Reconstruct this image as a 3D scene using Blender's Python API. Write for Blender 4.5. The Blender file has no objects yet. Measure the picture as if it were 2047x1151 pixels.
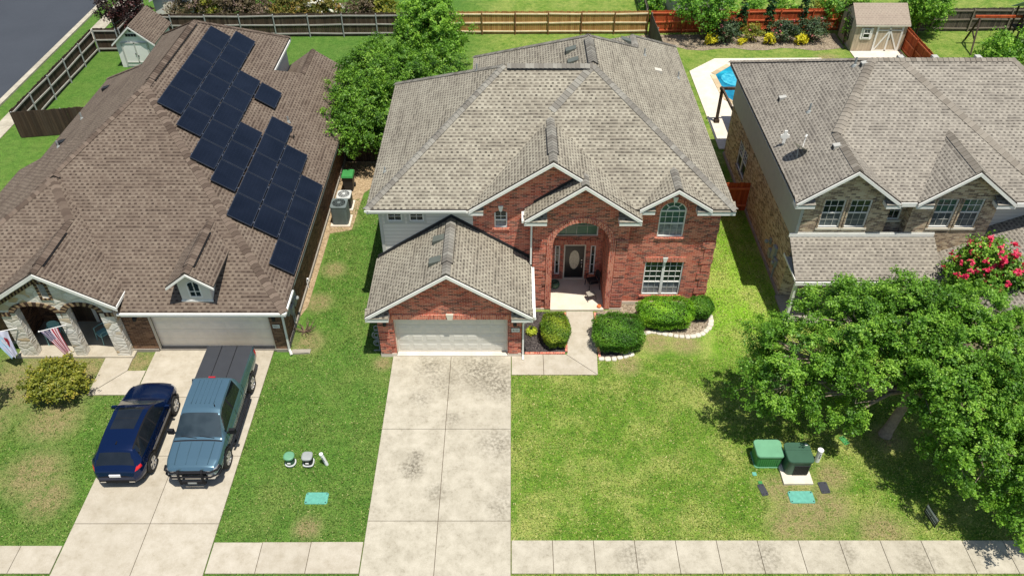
import bpy, math, random
import numpy as np
from mathutils import Vector, Matrix
random.seed(7); RNG = np.random.default_rng(11)
SC = bpy.context.scene
COL = SC.collection
PI = math.pi
rad = math.radians

# ------------------------------------------------------------------ mesh helper
class MB:
    """collects faces; build() links them as ONE mesh object. UVs in metres follow each face's own plane."""
    def __init__(s): s.v = []; s.f = []; s.m = []; s.r = []
    def poly(s, pts, m=0, r=None):
        n = len(s.v); s.v += [tuple(p) for p in pts]; s.f.append(tuple(range(n, n+len(pts)))); s.m.append(m); s.r.append(random.random() if r is None else r)
    def quad(s, a, b, c, d, m=0, r=None): s.poly((a, b, c, d), m, r)
    def box(s, x0, x1, y0, y1, z0, z1, m=0, r=None):
        r = random.random() if r is None else r
        p = [(x, y, z) for z in (z0, z1) for y in (y0, y1) for x in (x0, x1)]
        for q in ((0,2,3,1),(4,5,7,6),(0,1,5,4),(2,6,7,3),(0,4,6,2),(1,3,7,5)): s.poly([p[i] for i in q], m, r)
    def hexa(s, p, m=0, r=None):
        """8 points: bottom 4 counter-clockwise, top 4 counter-clockwise"""
        r = random.random() if r is None else r
        for q in ((3,2,1,0),(4,5,6,7),(0,1,5,4),(1,2,6,5),(2,3,7,6),(3,0,4,7)): s.poly([p[i] for i in q], m, r)
    def bar(s, a, b, w, h, m=0, up=(0,0,1)):
        a = Vector(a); b = Vector(b); d = (b-a).normalized(); u = Vector(up)
        if abs(d.dot(u)) > .99: u = Vector((0,1,0))
        x = d.cross(u).normalized()*w/2; y = x.cross(d).normalized()*h/2
        s.hexa([a-x-y, a+x-y, b+x-y, b-x-y, a-x+y, a+x+y, b+x+y, b-x+y], m)
    def tube(s, pts, rads, n=8, m=0, caps=True, r=None):
        pts = [Vector(p) for p in pts]
        if not hasattr(rads, '__len__'): rads = [rads]*len(pts)
        base = len(s.v); rr = random.random() if r is None else r
        ref = Vector((.13, .31, .94))
        for i, p in enumerate(pts):
            d = (pts[min(i+1, len(pts)-1)]-pts[max(i-1, 0)])
            d = d.normalized() if d.length > 1e-6 else Vector((0,0,1))
            if abs(d.dot(ref)) > .97: ref = Vector((.9, .2, .1))
            x = d.cross(ref).normalized(); y = x.cross(d)
            for k in range(n):
                a = 2*PI*k/n; s.v.append(tuple(p+(x*math.cos(a)-y*math.sin(a))*rads[i]))
        for i in range(len(pts)-1):
            for k in range(n):
                a = base+i*n+k; b = base+i*n+(k+1) % n
                s.f.append((a, b, b+n, a+n)); s.m.append(m); s.r.append(rr)
        if caps:
            s.f.append(tuple(base+k for k in range(n))[::-1]); s.m.append(m); s.r.append(rr)
            e = base+(len(pts)-1)*n
            s.f.append(tuple(e+k for k in range(n))); s.m.append(m); s.r.append(rr)
    def lathe(s, prof, c=(0,0,0), n=20, m=0, axis='z', sq=0, caps=True):
        """profile of (radius, height); sq>0 squares the plan"""
        base = len(s.v); rr = random.random()
        for (R, z) in prof:
            for k in range(n):
                a = 2*PI*k/n; ca = math.cos(a); sa = math.sin(a)
                if sq:
                    e = 1-sq; ca = math.copysign(abs(ca)**e, ca); sa = math.copysign(abs(sa)**e, sa)
                if axis == 'z': q = (c[0]+R*ca, c[1]+R*sa, c[2]+z)
                elif axis == 'x': q = (c[0]+z, c[1]+R*ca, c[2]+R*sa)
                else: q = (c[0]+R*sa, c[1]+z, c[2]+R*ca)
                s.v.append(q)
        for i in range(len(prof)-1):
            for k in range(n):
                a = base+i*n+k; b = base+i*n+(k+1) % n
                s.f.append((a, b, b+n, a+n)); s.m.append(m); s.r.append(rr)
        if caps and prof[0][0] > 1e-4: s.f.append(tuple(base+k for k in range(n))[::-1]); s.m.append(m); s.r.append(rr)
        if caps and prof[-1][0] > 1e-4:
            e = base+(len(prof)-1)*n; s.f.append(tuple(e+k for k in range(n))); s.m.append(m); s.r.append(rr)
    def prism(s, pts, z0, z1, m=0, mside=None):
        """plan polygon, counter-clockwise"""
        if sum((pts[i][0]*pts[(i+1) % len(pts)][1]-pts[(i+1) % len(pts)][0]*pts[i][1]) for i in range(len(pts))) < 0: pts = pts[::-1]
        r = random.random(); n = len(pts)
        s.poly([(p[0], p[1], z1) for p in pts], m, r); s.poly([(p[0], p[1], z0) for p in pts][::-1], m, r)
        for i in range(n):
            a, b = pts[i], pts[(i+1) % n]
            s.quad((a[0],a[1],z0),(b[0],b[1],z0),(b[0],b[1],z1),(a[0],a[1],z1), m if mside is None else mside, r)
    def slab(s, pts, t, m=0, mside=1):
        """a sloped polygon (seen from above) with thickness t below"""
        pts = [Vector(p) for p in pts]
        n = Vector((0,0,0))
        for i in range(len(pts)):
            a, b = pts[i], pts[(i+1) % len(pts)]
            n += Vector(((a.y-b.y)*(a.z+b.z), (a.z-b.z)*(a.x+b.x), (a.x-b.x)*(a.y+b.y)))
        if n.z < 0: pts = pts[::-1]
        lo = [p-Vector((0,0,t)) for p in pts]
        s.poly(pts, m); s.poly(lo[::-1], mside)
        for i in range(len(pts)):
            j = (i+1) % len(pts); s.quad(lo[i], lo[j], pts[j], pts[i], mside)

def root_of(o):
    while o.parent: o = o.parent
    return o

def build(name, mb, mats, parent=None, world=True, smooth=False, auto=None, bevel=0):
    me = bpy.data.meshes.new(name)
    V = np.array(mb.v, dtype=np.float64).reshape(-1, 3)
    loc = Vector((0, 0, 0))
    if world:
        if parent: loc = root_of(parent).location.copy()
        else:
            mn = V.min(0); mx = V.max(0); loc = Vector(((mn[0]+mx[0])/2, (mn[1]+mx[1])/2, mn[2]))
    Vl = V-np.array(loc)
    me.from_pydata([tuple(p) for p in Vl], [], mb.f)
    mats = mats if isinstance(mats, (list, tuple)) else [mats]
    for m in mats: me.materials.append(m)
    me.polygons.foreach_set('material_index', mb.m)
    if smooth: me.polygons.foreach_set('use_smooth', [True]*len(mb.f))
    me.update()
    # plane-following UVs
    uv = me.uv_layers.new(name='UVMap')
    data = np.zeros(len(me.loops)*2)
    Z = Vector((0, 0, 1))
    for p in me.polygons:
        n = p.normal
        if abs(n.z) > .9999: h = Vector((1, 0, 0)); w = Vector((0, 1, 0))
        else:
            h = Z.cross(n).normalized(); w = n.cross(h)
        for li in p.loop_indices:
            c = V[me.loops[li].vertex_index]
            data[2*li] = c[0]*h.x+c[1]*h.y+c[2]*h.z; data[2*li+1] = c[0]*w.x+c[1]*w.y+c[2]*w.z
    uv.data.foreach_set('uv', data)
    at = me.attributes.new('rnd', 'FLOAT', 'FACE'); at.data.foreach_set('value', mb.r)
    if auto is not None:
        me.polygons.foreach_set('use_smooth', [True]*len(mb.f)); me.set_sharp_from_angle(angle=rad(auto))
    o = bpy.data.objects.new(name, me); COL.objects.link(o)
    if world and not parent: o.location = loc
    if parent: o.parent = parent
    if bevel:
        b = o.modifiers.new('bevel', 'BEVEL'); b.width = bevel; b.segments = 2; b.limit_method = 'ANGLE'
    return o

def tag(o, label=None, cat=None, group=None, kind=None):
    if label: o['label'] = label
    if cat: o['category'] = cat
    if group: o['group'] = group
    if kind: o['kind'] = kind
    return o
def thing(name, label, cat, loc=(0,0,0), rot=0, group=None):
    o = bpy.data.objects.new(name, None); COL.objects.link(o); o.location = loc; o.rotation_euler = (0, 0, rot)
    o.empty_display_size = .2
    return tag(o, label, cat, group)
def struct(name, mb, mats, **k): return tag(build(name, mb, mats, **k), kind='structure')
def copy_tree(o, parent=None):
    c = o.copy(); COL.objects.link(c)
    if parent: c.parent = parent
    for ch in list(o.children): copy_tree(ch, c)
    return c

# ------------------------------------------------------------------ photograph geometry (survey of the ground)
F_, CX_, CY_, H_ = 1592., 1023.5, 575.5, 24.7
PITCH = rad(40.8); S_, C_ = math.sin(PITCH), math.cos(PITCH)
def G(px, py, z=0.):
    u = (px-CX_)/F_; v = (py-CY_)/F_; t = (H_-z)/(S_+v*C_)
    return Vector((t*u, t*(C_-v*S_), z))

# ------------------------------------------------------------------ materials
def lin(c): return tuple(((x/12.92) if x <= .04045 else ((x+.055)/1.055)**2.4) for x in c)
def hx(r, g, b, k=1.0): return tuple(min(1, x*k) for x in lin((r/255, g/255, b/255)))+(1,)
class NT:
    def __init__(s, name):
        s.mat = bpy.data.materials.new(name); s.mat.use_nodes = True; s.t = s.mat.node_tree; s.t.nodes.clear()
        s.out = s.n('ShaderNodeOutputMaterial'); s.b = s.n('ShaderNodeBsdfPrincipled'); s.t.links.new(s.b.outputs[0], s.out.inputs[0])
        s._uv = None; s._oc = None
    def n(s, t, **k):
        q = s.t.nodes.new(t)
        for a, b in k.items(): setattr(q, a, b)
        return q
    def put(s, sock, v):
        if v is None: return
        if isinstance(v, bpy.types.NodeSocket): s.t.links.new(v, sock)
        else: sock.default_value = v
    def uv(s):
        if not s._uv: s._uv = s.n('ShaderNodeUVMap', uv_map='UVMap').outputs[0]
        return s._uv
    def oc(s):
        if not s._oc: s._oc = s.n('ShaderNodeNewGeometry').outputs['Position']
        return s._oc
    def math(s, op, a, b=None, c=None, clamp=False):
        q = s.n('ShaderNodeMath', operation=op, use_clamp=clamp)
        s.put(q.inputs[0], a); s.put(q.inputs[1], b)
        if c is not None: s.put(q.inputs[2], c)
        return q.outputs[0]
    def mix(s, f, a, b, mode='MIX'):
        q = s.n('ShaderNodeMix', data_type='RGBA', blend_type=mode); s.put(q.inputs[0], f); s.put(q.inputs[6], a); s.put(q.inputs[7], b); return q.outputs[2]
    def noise(s, scale, detail=3, rough=.55, vec=None, dist=0):
        q = s.n('ShaderNodeTexNoise'); q.inputs['Scale'].default_value = scale; q.inputs['Detail'].default_value = detail
        q.inputs['Roughness'].default_value = rough; q.inputs['Distortion'].default_value = dist
        s.t.links.new(vec if vec is not None else s.oc(), q.inputs['Vector']); return q.outputs[0]
    def voro(s, scale, vec=None, feature='F1', out=0):
        q = s.n('ShaderNodeTexVoronoi', feature=feature); q.inputs['Scale'].default_value = scale
        s.t.links.new(vec if vec is not None else s.oc(), q.inputs['Vector']); return q.outputs[out]
    def wn(s, a, b=0.0, out=0):
        c = s.n('ShaderNodeCombineXYZ'); s.put(c.inputs[0], a); s.put(c.inputs[1], b)
        q = s.n('ShaderNodeTexWhiteNoise', noise_dimensions='3D'); s.t.links.new(c.outputs[0], q.inputs['Vector']); return q.outputs[out]
    def rng(s, v, a, b, c=0., d=1.):
        q = s.n('ShaderNodeMapRange'); s.put(q.inputs[0], v); q.inputs[1].default_value = a; q.inputs[2].default_value = b
        q.inputs[3].default_value = c; q.inputs[4].default_value = d; return q.outputs[0]
    def ramp(s, v, stops):
        q = s.n('ShaderNodeValToRGB'); e = q.color_ramp.elements
        while len(e) < len(stops): e.new(.5)
        for i, (p, c) in enumerate(stops): e[i].position = p; e[i].color = c
        s.put(q.inputs[0], v); return q.outputs[0]
    def sep(s, v):
        q = s.n('ShaderNodeSeparateXYZ'); s.t.links.new(v, q.inputs[0]); return q.outputs
    def scale(s, v, x, y, z=1):
        q = s.n('ShaderNodeVectorMath', operation='MULTIPLY'); s.t.links.new(v, q.inputs[0]); q.inputs[1].default_value = (x, y, z); return q.outputs[0]
    def attr(s, name='rnd'): return s.n('ShaderNodeAttribute', attribute_name=name).outputs['Fac']
    def bump(s, h, strength=.5, dist=.02):
        q = s.n('ShaderNodeBump'); q.inputs['Strength'].default_value = strength; q.inputs['Distance'].default_value = dist
        s.put(q.inputs['Height'], h); s.t.links.new(q.outputs[0], s.b.inputs['Normal']); return q
    def set(s, col=None, rough=None, metal=None, spec=None, coat=None):
        s.put(s.b.inputs['Base Color'], col); s.put(s.b.inputs['Roughness'], rough); s.put(s.b.inputs['Metallic'], metal)
        s.put(s.b.inputs['Specular IOR Level'], spec); s.put(s.b.inputs['Coat Weight'], coat); return s

def plain(name, c, rough=.6, metal=0., var=.12, scale=3., spec=.4, coat=0.):
    n = NT(name); v = n.noise(scale, 4)
    hi = tuple(min(1, x*(1+var)) for x in c[:3])+(1,); lo = tuple(x*(1-var) for x in c[:3])+(1,)
    n.set(n.mix(n.rng(v, .3, .7), lo, hi), rough, metal, spec, coat); return n.mat

def shingle(name, light, mid, dark, tw=.24, rh=.15):
    n = NT(name); o = n.sep(n.uv()); u, v = o[0], o[1]
    wob = n.math('MULTIPLY', n.math('SUBTRACT', n.noise(1.6, 2, vec=n.uv()), .5), .04)
    vr = n.math('DIVIDE', n.math('ADD', v, wob), rh); row = n.math('FLOOR', vr); fv = n.math('FRACT', vr)
    off = n.wn(row, 3.1); ur = n.math('ADD', n.math('DIVIDE', u, tw), n.math('ADD', n.math('MULTIPLY', off, .35), n.math('MULTIPLY', row, .5)))
    cell = n.math('FLOOR', ur); fu = n.math('FRACT', ur); rnd = n.wn(cell, row); rnd2 = n.wn(cell, n.math('ADD', row, 77.3))
    width = n.math('ADD', n.math('MULTIPLY', rnd2, .24), .40)
    tab = n.math('LESS_THAN', fu, width)
    low = n.math('LESS_THAN', fv, .55)
    dash = n.math('MULTIPLY', tab, low)
    big = n.rng(n.noise(.55, 3, vec=n.uv()), .35, .65); big2 = n.rng(n.noise(2.3, 2, vec=n.uv()), .35, .68)
    base = n.mix(n.math('MULTIPLY', rnd, .45), light, mid)
    base = n.mix(n.math('MULTIPLY', big, .3), base, mid)
    dk = n.mix(rnd2, dark, mid)
    c = n.mix(n.math('MULTIPLY', dash, n.math('ADD', n.math('MULTIPLY', big2, .3), .7)), base, dk)
    stv = n.scale(n.uv(), .35, 2.2); strk = n.rng(n.noise(1., 4, .6, vec=stv), .42, .64)
    c = n.mix(n.math('MULTIPLY', strk, .34), c, mid); c = n.mix(n.math('MULTIPLY', n.math('MULTIPLY', strk, low), n.math('MULTIPLY', n.math('GREATER_THAN', rnd, .45), .5)), c, dark)
    edge = n.math('LESS_THAN', fv, .10)  # thin shadow line under each course, painted into the colour
    c = n.mix(n.math('MULTIPLY', edge, .4), c, dark)
    gr = n.noise(60, 2, vec=n.uv()); c = n.mix(n.rng(gr, .3, .7, 0., .25), c, dark)
    h = n.math('ADD', n.math('MULTIPLY', n.math('SUBTRACT', 1., fv), .7), n.math('MULTIPLY', n.math('SUBTRACT', 1., tab), n.math('MULTIPLY', low, .3)))
    n.set(c, .92, 0., .15); n.bump(h, .45, .012); return n.mat

def capmat(name, a, b):
    n = NT(name); c = n.mix(n.attr(), a, b); g = n.noise(45, 2); c = n.mix(n.rng(g, .3, .7, 0., .3), c, b)
    n.set(c, .92, 0., .15); return n.mat

def brick(name, cols, mortar, bw=.215, bh=.076, mort=.011, soldier=False, lite=.25):
    n = NT(name); uv = n.uv()
    o = n.sep(uv); u, v = (o[1], o[0]) if soldier else (o[0], o[1])
    vr = n.math('DIVIDE', v, bh); row = n.math('FLOOR', vr); fv = n.math('FRACT', vr)
    ur = n.math('ADD', n.math('DIVIDE', u, bw), n.math('MULTIPLY', row, .5)); cell = n.math('FLOOR', ur); fu = n.math('FRACT', ur)
    rnd = n.wn(cell, row); rnd2 = n.wn(cell, n.math('ADD', row, 31.7))
    k = len(cols); c = n.ramp(rnd, [((i+.001)/k if i else 0., cols[i]) for i in range(k)]); c.node.color_ramp.interpolation = 'CONSTANT'
    # mottled larger scale
    bigv = n.scale(uv, 1.3, 4.)
    big = n.noise(1.0, 3, vec=bigv); c = n.mix(n.rng(big, .35, .7, 0., lite), c, mortar)
    c = n.mix(n.rng(n.noise(40, 2, vec=uv), .3, .7, 0., .35), c, cols[1])
    mu = n.math('LESS_THAN', fu, mort/bw); mv = n.math('LESS_THAN', fv, mort/bh); mm = n.math('MAXIMUM', mu, mv)
    c = n.mix(n.math('MULTIPLY', mm, .85), c, mortar)
    n.set(c, .9, 0., .2)
    h = n.math('SUBTRACT', n.math('ADD', 1., n.math('MULTIPLY', rnd2, .6)), n.math('MULTIPLY', mm, .9)); n.bump(h, .55, .012); return n.mat

def siding(name, c, board=.19, dk=.55):
    n = NT(name); v = n.sep(n.uv())[1]; f = n.math('FRACT', n.math('DIVIDE', v, board))
    e = n.math('LESS_THAN', f, .09); va = n.noise(2., 3)  # dark line at each board lap: its shadow painted into the colour
    col = n.mix(n.math('MULTIPLY', e, dk), n.mix(n.rng(va, .3, .7, 0, .15), c, tuple(x*.75 for x in c[:3])+(1,)), tuple(x*.35 for x in c[:3])+(1,))
    n.set(col, .6, 0., .35); n.bump(n.math('SUBTRACT', 1., f), .6, .02); return n.mat

def planks(name, cols, board=.14, axis=0, streak=18, gap=.35):
    n = NT(name); o = n.sep(n.uv()); u = o[axis]
    ur = n.math('DIVIDE', u, board); cell = n.math('FLOOR', ur); fu = n.math('FRACT', ur)
    c = n.ramp(n.wn(cell, 5.), [(i/(len(cols)-1), q) for i, q in enumerate(cols)])
    sv = n.scale(n.uv(), *( (streak, 1.5) if axis == 0 else (1.5, streak))); s = n.noise(1., 4, vec=sv)
    c = n.mix(n.rng(s, .3, .75, 0, .55), c, tuple(x*.45 for x in cols[0][:3])+(1,))
    e = n.math('LESS_THAN', fu, .07); c = n.mix(n.math('MULTIPLY', e, gap+.3), c, (.01, .008, .006, 1))
    n.set(c, .85, 0., .2); n.bump(n.math('SUBTRACT', 1., e), .5, .01); return n.mat

def concrete(name, a, b, stain, amt=.5, blotch=.5, marks=()):
    n = NT(name); p = n.oc()
    l = n.noise(.6, 5, .6); m = n.noise(1.8, 6, .7); f = n.noise(30, 4, .75); g_ = n.noise(9, 5, .75)
    c = n.mix(n.rng(m, .35, .65), a, b)
    c = n.mix(n.math('MULTIPLY', n.rng(l, .55, .75), amt*.45), c, stain)
    c = n.mix(n.math('MULTIPLY', n.math('MULTIPLY', n.rng(g_, .5, .66), n.rng(m, .42, .62)), amt*.6), c, stain)
    for x, y, r, k in marks:
        v = n.n('ShaderNodeVectorMath', operation='DISTANCE'); n.t.links.new(p, v.inputs[0]); v.inputs[1].default_value = (x, y, 0)
        w = n.math('MULTIPLY', n.rng(v.outputs['Value'], r*.2, r, 1., 0.), n.rng(g_, .38, .6)); c = n.mix(n.math('MULTIPLY', w, k), c, tuple(x_*.5 for x_ in stain[:3])+(1,))
    c = n.mix(n.rng(f, .35, .7, 0, .3), c, stain)
    c = n.mix(n.math('MULTIPLY', n.math('SUBTRACT', n.attr(), .5), .3), c, stain)
    n.set(c, .9, 0., .2); n.bump(f, .15, .005); return n.mat

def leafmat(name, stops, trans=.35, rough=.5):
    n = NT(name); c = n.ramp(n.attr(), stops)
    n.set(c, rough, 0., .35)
    t = n.n('ShaderNodeBsdfTranslucent'); n.put(t.inputs[0], n.mix(1., c, (1.15, 1.25, .55, 1), 'MULTIPLY'))
    m = n.n('ShaderNodeMixShader'); m.inputs[0].default_value = trans
    n.t.links.new(n.b.outputs[0], m.inputs[1]); n.t.links.new(t.outputs[0], m.inputs[2]); n.t.links.new(m.outputs[0], n.out.inputs[0])
    return n.mat

def glassmat(name, c, rough=.06, spec=.6, var=0.3):
    n = NT(name); v = n.noise(1.4, 2); n.set(n.mix(n.rng(v, .35, .65, 0, var), c, tuple(min(1, x*2.2+.02) for x in c[:3])+(1,)), rough, 0., spec); return n.mat

def carpaint(name, c, metal=.55, rough=.28):
    n = NT(name); f = n.noise(900, 1); n.set(n.mix(n.rng(f, .3, .7, 0, .3), c, tuple(min(1, x*1.6) for x in c[:3])+(1,)), rough, metal, .4, .3)
    n.b.inputs['Coat Roughness'].default_value = .05; return n.mat

M = {}
M['roof_main'] = shingle('grey_shingles', hx(191,184,164,.76), hx(152,142,126,.62), hx(70,65,58,.48))
M['cap_main'] = capmat('grey_cap_shingles', hx(172,168,156,.64), hx(138,132,122,.56))
M['roof_left'] = shingle('brown_shingles', hx(168,152,134,.54), hx(128,110,96,.5), hx(66,52,45,.44), .25, .16)
M['cap_left'] = capmat('brown_cap_shingles', hx(156,138,122,.52), hx(110,94,82,.48))
M['roof_right'] = shingle('tan_shingles', hx(190,182,166,.70), hx(152,144,132,.62), hx(82,76,70,.52))
M['cap_right'] = capmat('tan_cap_shingles', hx(176,167,152,.58), hx(144,135,122,.54))
M['roof_slate'] = plain('slate_blue_roof', hx(84,100,118,.7), .7); M['edge_dark'] = plain('shingle_edge', hx(60,55,50), .9)
M['black'] = plain('black_trim', (.012,.012,.013,1), .6)
M['white'] = plain('white_paint', hx(232,230,222,.92), .5, var=.05)
M['cream'] = plain('cream_paint', hx(224,216,196,.85), .55, var=.05)
M['soffit'] = plain('soffit_paint', hx(206,200,184,.8), .7, var=.05)
M['brick_red'] = brick('red_brick', [hx(190,92,70), hx(160,66,52), hx(204,118,92), hx(112,48,42), hx(178,80,60), hx(70,42,40), hx(198,104,80)], hx(214,178,154), lite=.3)
M['brick_trim'] = brick('red_brick_soldier', [hx(208,120,92), hx(184,92,70), hx(214,134,106), hx(150,70,56)], hx(220,190,170), bw=.215, bh=.076, soldier=True, lite=.12)
M['brick_tan'] = brick('tan_brick', [hx(188,166,136), hx(156,134,108), hx(200,184,154), hx(112,90,74), hx(174,150,122), hx(80,64,56)], hx(198,186,164), lite=.25)
M['brick_brown'] = brick('brown_brick', [hx(120,88,66), hx(96,68,52), hx(142,108,82), hx(64,46,40), hx(108,78,58)], hx(150,128,106), lite=.12)
M['brick_banded'] = brick('banded_brick', [hx(96,66,50), hx(196,160,112), hx(60,44,38), hx(214,184,140), hx(84,58,46)], hx(190,170,140), bw=.2, bh=.085, soldier=True, lite=.05)
M['siding'] = siding('white_siding', hx(222,218,206,.85))
M['siding_plain'] = plain('painted_panel', hx(196,196,186,.8), .7, var=.05)
M['concrete'] = concrete('pale_concrete', hx(208,199,181,.75), hx(192,182,162,.73), hx(146,134,112,.74), .55, .35)
M['concrete_stained'] = concrete('stained_concrete', hx(208,200,180,.76), hx(188,180,160,.74), hx(126,117,97,.72), .8, .3, [(-3.75,18.2,.6,.95),(-3.65,18.8,.4,.8),(-3.7,21.7,.6,.55),(-1.4,23.3,1.5,.8),(-.45,22.4,1.1,.75),(-3.4,23.4,1.1,.6),(-.5,19.4,1.1,.6),(-2.4,20.6,.5,.6),(-2.75,17.2,.6,.5),(-.4,16.6,.9,.45),(-2.9,22.4,.8,.45),(4.2,14.5,.8,.5),(8.6,14.6,.9,.5),(11.5,14.7,.6,.4),(13.9,14.4,.9,.5)])
M['concrete_clean'] = concrete('clean_concrete', hx(230,220,204,.86), hx(218,206,186,.86), hx(180,164,140,.8), .3, .5)
M['joint'] = plain('joint_soil', hx(84,72,56), .95)
M['slab_grey'] = concrete('grey_slab', hx(176,168,154,.8), hx(160,152,140,.8), hx(120,112,100,.8), .4)
def gravel(name, cols, scale):
    n = NT(name); q = n.voro(scale, out=1); s = n.sep(q); d = n.voro(scale)
    c = n.ramp(s[0], [(i/(len(cols)-1), x) for i, x in enumerate(cols)]); c = n.mix(n.rng(n.noise(1.5, 3), .35, .7, 0, .4), c, cols[0])
    n.set(c, .95, 0., .15); n.bump(n.math('SUBTRACT', 1., d), 1., .05); return n.mat
M['mulch'] = gravel('dark_mulch', [hx(44,40,40), hx(74,68,66), hx(108,100,96), hx(60,54,52)], 24)
M['mulch_pale'] = gravel('pale_mulch', [hx(96,84,70), hx(150,134,112), hx(190,176,152), hx(120,104,86)], 22)
M['soil'] = gravel('bare_soil', [hx(150,128,98,.85), hx(178,154,120,.85), hx(196,174,140,.85)], 14)
M['asphalt'] = NT('asphalt').mat
n = NT('asphalt_road'); f = n.noise(35, 4, .7); l = n.noise(.35, 4)
n.set(n.mix(n.rng(f, .3, .7), n.mix(n.rng(l, .35, .65), hx(52,58,66,.7), hx(62,68,76,.7)), hx(84,88,94,.7)), .9, 0, .25); n.bump(f, .3, .01); M['asphalt'] = n.mat

# lawn: patchy turf with dry areas
n = NT('lawn_turf'); pos = n.oc(); o = n.sep(pos)
west = n.rng(o[0], -4.5, -.5, 0., 1.); far = n.rng(o[1], 36, 52, 0., 1.)
big = n.noise(.5, 5, .65, dist=.3); mid = n.noise(2.6, 5, .7); sm = n.noise(11, 4, .75); fine = n.noise(42, 3, .8)
green = n.mix(west, hx(110,148,62,1.04), hx(128,164,58,1.0)); lush = n.mix(west, hx(84,124,48,.94), hx(96,138,46,.88)); dry = n.mix(west, hx(160,162,96,.98), hx(196,192,116,1.04))
c = n.mix(n.rng(mid, .34, .66), lush, green)
dz = n.math('ADD', n.math('MULTIPLY', big, .62), n.math('MULTIPLY', sm, .38))
side = n.math('MULTIPLY', n.math('MULTIPLY', n.rng(o[0], 7.5, 9.), n.rng(o[1], 23., 27.)), n.rng(o[1], 36., 30.)); c = n.mix(n.math('MULTIPLY', side, .75), c, hx(152,200,56,1.05))
str_ = n.math('SINE', n.math('ADD', n.math('MULTIPLY', o[0], 6.2), n.math('MULTIPLY', n.noise(.6, 2), 3.)))
c = n.mix(n.math('MULTIPLY', n.rng(str_, -.2, 1., 0., .16), 1.), c, lush)
c = n.mix(n.math('MULTIPLY', n.rng(dz, .46, .66), n.mix(west, (.45,.45,.45,1), (.9,.9,.9,1))), c, dry)
c = n.mix(n.math('MULTIPLY', far, .6), c, n.mix(n.rng(mid, .35, .65), n.mix(west, hx(84,132,52,.72), hx(104,146,54,.76)), n.mix(west, hx(106,144,64,.76), hx(162,172,90,.85))))
# bare patches at their own places on the lot
def spot(x, y, r):
    v = n.n('ShaderNodeVectorMath', operation='DISTANCE'); n.t.links.new(pos, v.inputs[0]); v.inputs[1].default_value = (x, y, 0); return n.rng(v.outputs['Value'], r*.35, r, 1., 0.)
acc = None
SPOTS = ((-18.6,23.2,2.6),(-20.4,22.6,2.6),(-18.3,20.6,1.6),(-17.9,18.0,1.6),(-16.9,16.9,1.2),(-21,20.2,1.5),(10.6,16.4,1.7),(11.9,17.9,.9),(9.8,15.8,1.1),(6.3,25.0,.9),(7.6,24.9,.9),(4.9,23.6,.8),(-9.0,27.6,.9),(-9.0,25.0,1.0),(-8.7,30,.8),(-9.1,34,1.3),(-8.6,38.5,2.2),(14.6,19.7,.9),(-5.5,23.7,.6),(13,15.5,1.3),(-16.05,23.7,1.0),(-17.9,23.4,1.2),(9.9,17.3,1.0),(11.4,16.6,1.2),(22.5,53.5,1.2),(-19.6,17.6,1.0),(-7.2,15.7,.7))
for s in SPOTS:
    q = spot(*s); acc = q if acc is None else n.math('MAXIMUM', acc, q)
dm = n.math('MULTIPLY', acc, n.rng(n.math('ADD', n.math('MULTIPLY', mid, .6), n.math('MULTIPLY', sm, .4)), .36, .52))
c = n.mix(n.math('MULTIPLY', dm, .85), c, n.mix(n.rng(fine, .35, .65), hx(204,184,138,.85), hx(160,138,98,.75)))
t2 = n.noise(5.5, 4, .8); fd = n.noise(19, 3, .8)
c = n.mix(n.rng(t2, .50, .68, 0., .7), c, n.mix(1., c, (.50,.56,.46,1), 'MULTIPLY'))
c = n.mix(n.rng(fd, .46, .64, 0., .85), c, n.mix(1., c, (.36,.44,.30,1), 'MULTIPLY'))
c = n.mix(n.rng(fine, .30, .70, 0., .45), c, n.mix(1., c, (.42,.46,.36,1), 'MULTIPLY'))
c = n.mix(n.rng(fd, .52, .34, 0., .7), c, n.mix(1., c, (1.6,1.5,1.6,1), 'MULTIPLY'))
n.set(c, .95, 0., .12); n.bump(n.math('ADD', fine, n.math('MULTIPLY', sm, .8)), .9, .06); M['lawn'] = n.mat

M['win_dark'] = glassmat('window_glass', (.012,.022,.018,1)); M['win_green'] = glassmat('green_window_glass', (.05,.10,.07,1), .08); M['win_reflect'] = plain('green_reflection_glass', hx(126,166,140,.7), .15, var=.3, scale=1.2, spec=.5); M['win_screen'] = plain('window_screen', hx(120,124,126), .5, var=.5, scale=6.)  # pale transom glass: green reflection painted as its base colour
M['win_screen_dark'] = plain('dark_window_screen', hx(78,86,88), .4, var=.4, scale=5.); M['door_black'] = plain('black_door_paint', (.01,.01,.011,1), .3); M['oval_glass'] = plain('frosted_glass', hx(204,196,170,.8), .25, var=.25, scale=12.)
M['metal'] = plain('brushed_metal', (.6,.6,.6,1), .3, .9); M['chrome'] = plain('chrome', (.75,.76,.78,1), .12, 1., var=.05)
M['galv'] = plain('galvanised', hx(172,176,172,.7), .6, .0); M['vent_grey'] = plain('vent_metal', hx(118,124,114,.5), .6, .0)
M['vent_pale'] = plain('pale_roof_vent', hx(190,188,178,.75), .6); M['garage_white'] = plain('garage_door_paint', hx(222,219,206,.84), .45, var=.04)
M['garage_tan'] = plain('garage_door_cream', hx(242,232,214,.95), .5, var=.05)
M['stone_white'] = NT('x').mat
n = NT('limestone'); vc = n.voro(2.6, vec=n.scale(n.uv(), .8, 1.7), out=1); vd = n.voro(2.6, vec=n.scale(n.uv(), .8, 1.7), feature='DISTANCE_TO_EDGE')
c = n.ramp(n.sep(vc)[0], [(0, hx(236,232,222,.9)), (.5, hx(228,223,210,.9)), (.9, hx(216,208,192,.88)), (1, hx(204,178,136,.85))])
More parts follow.
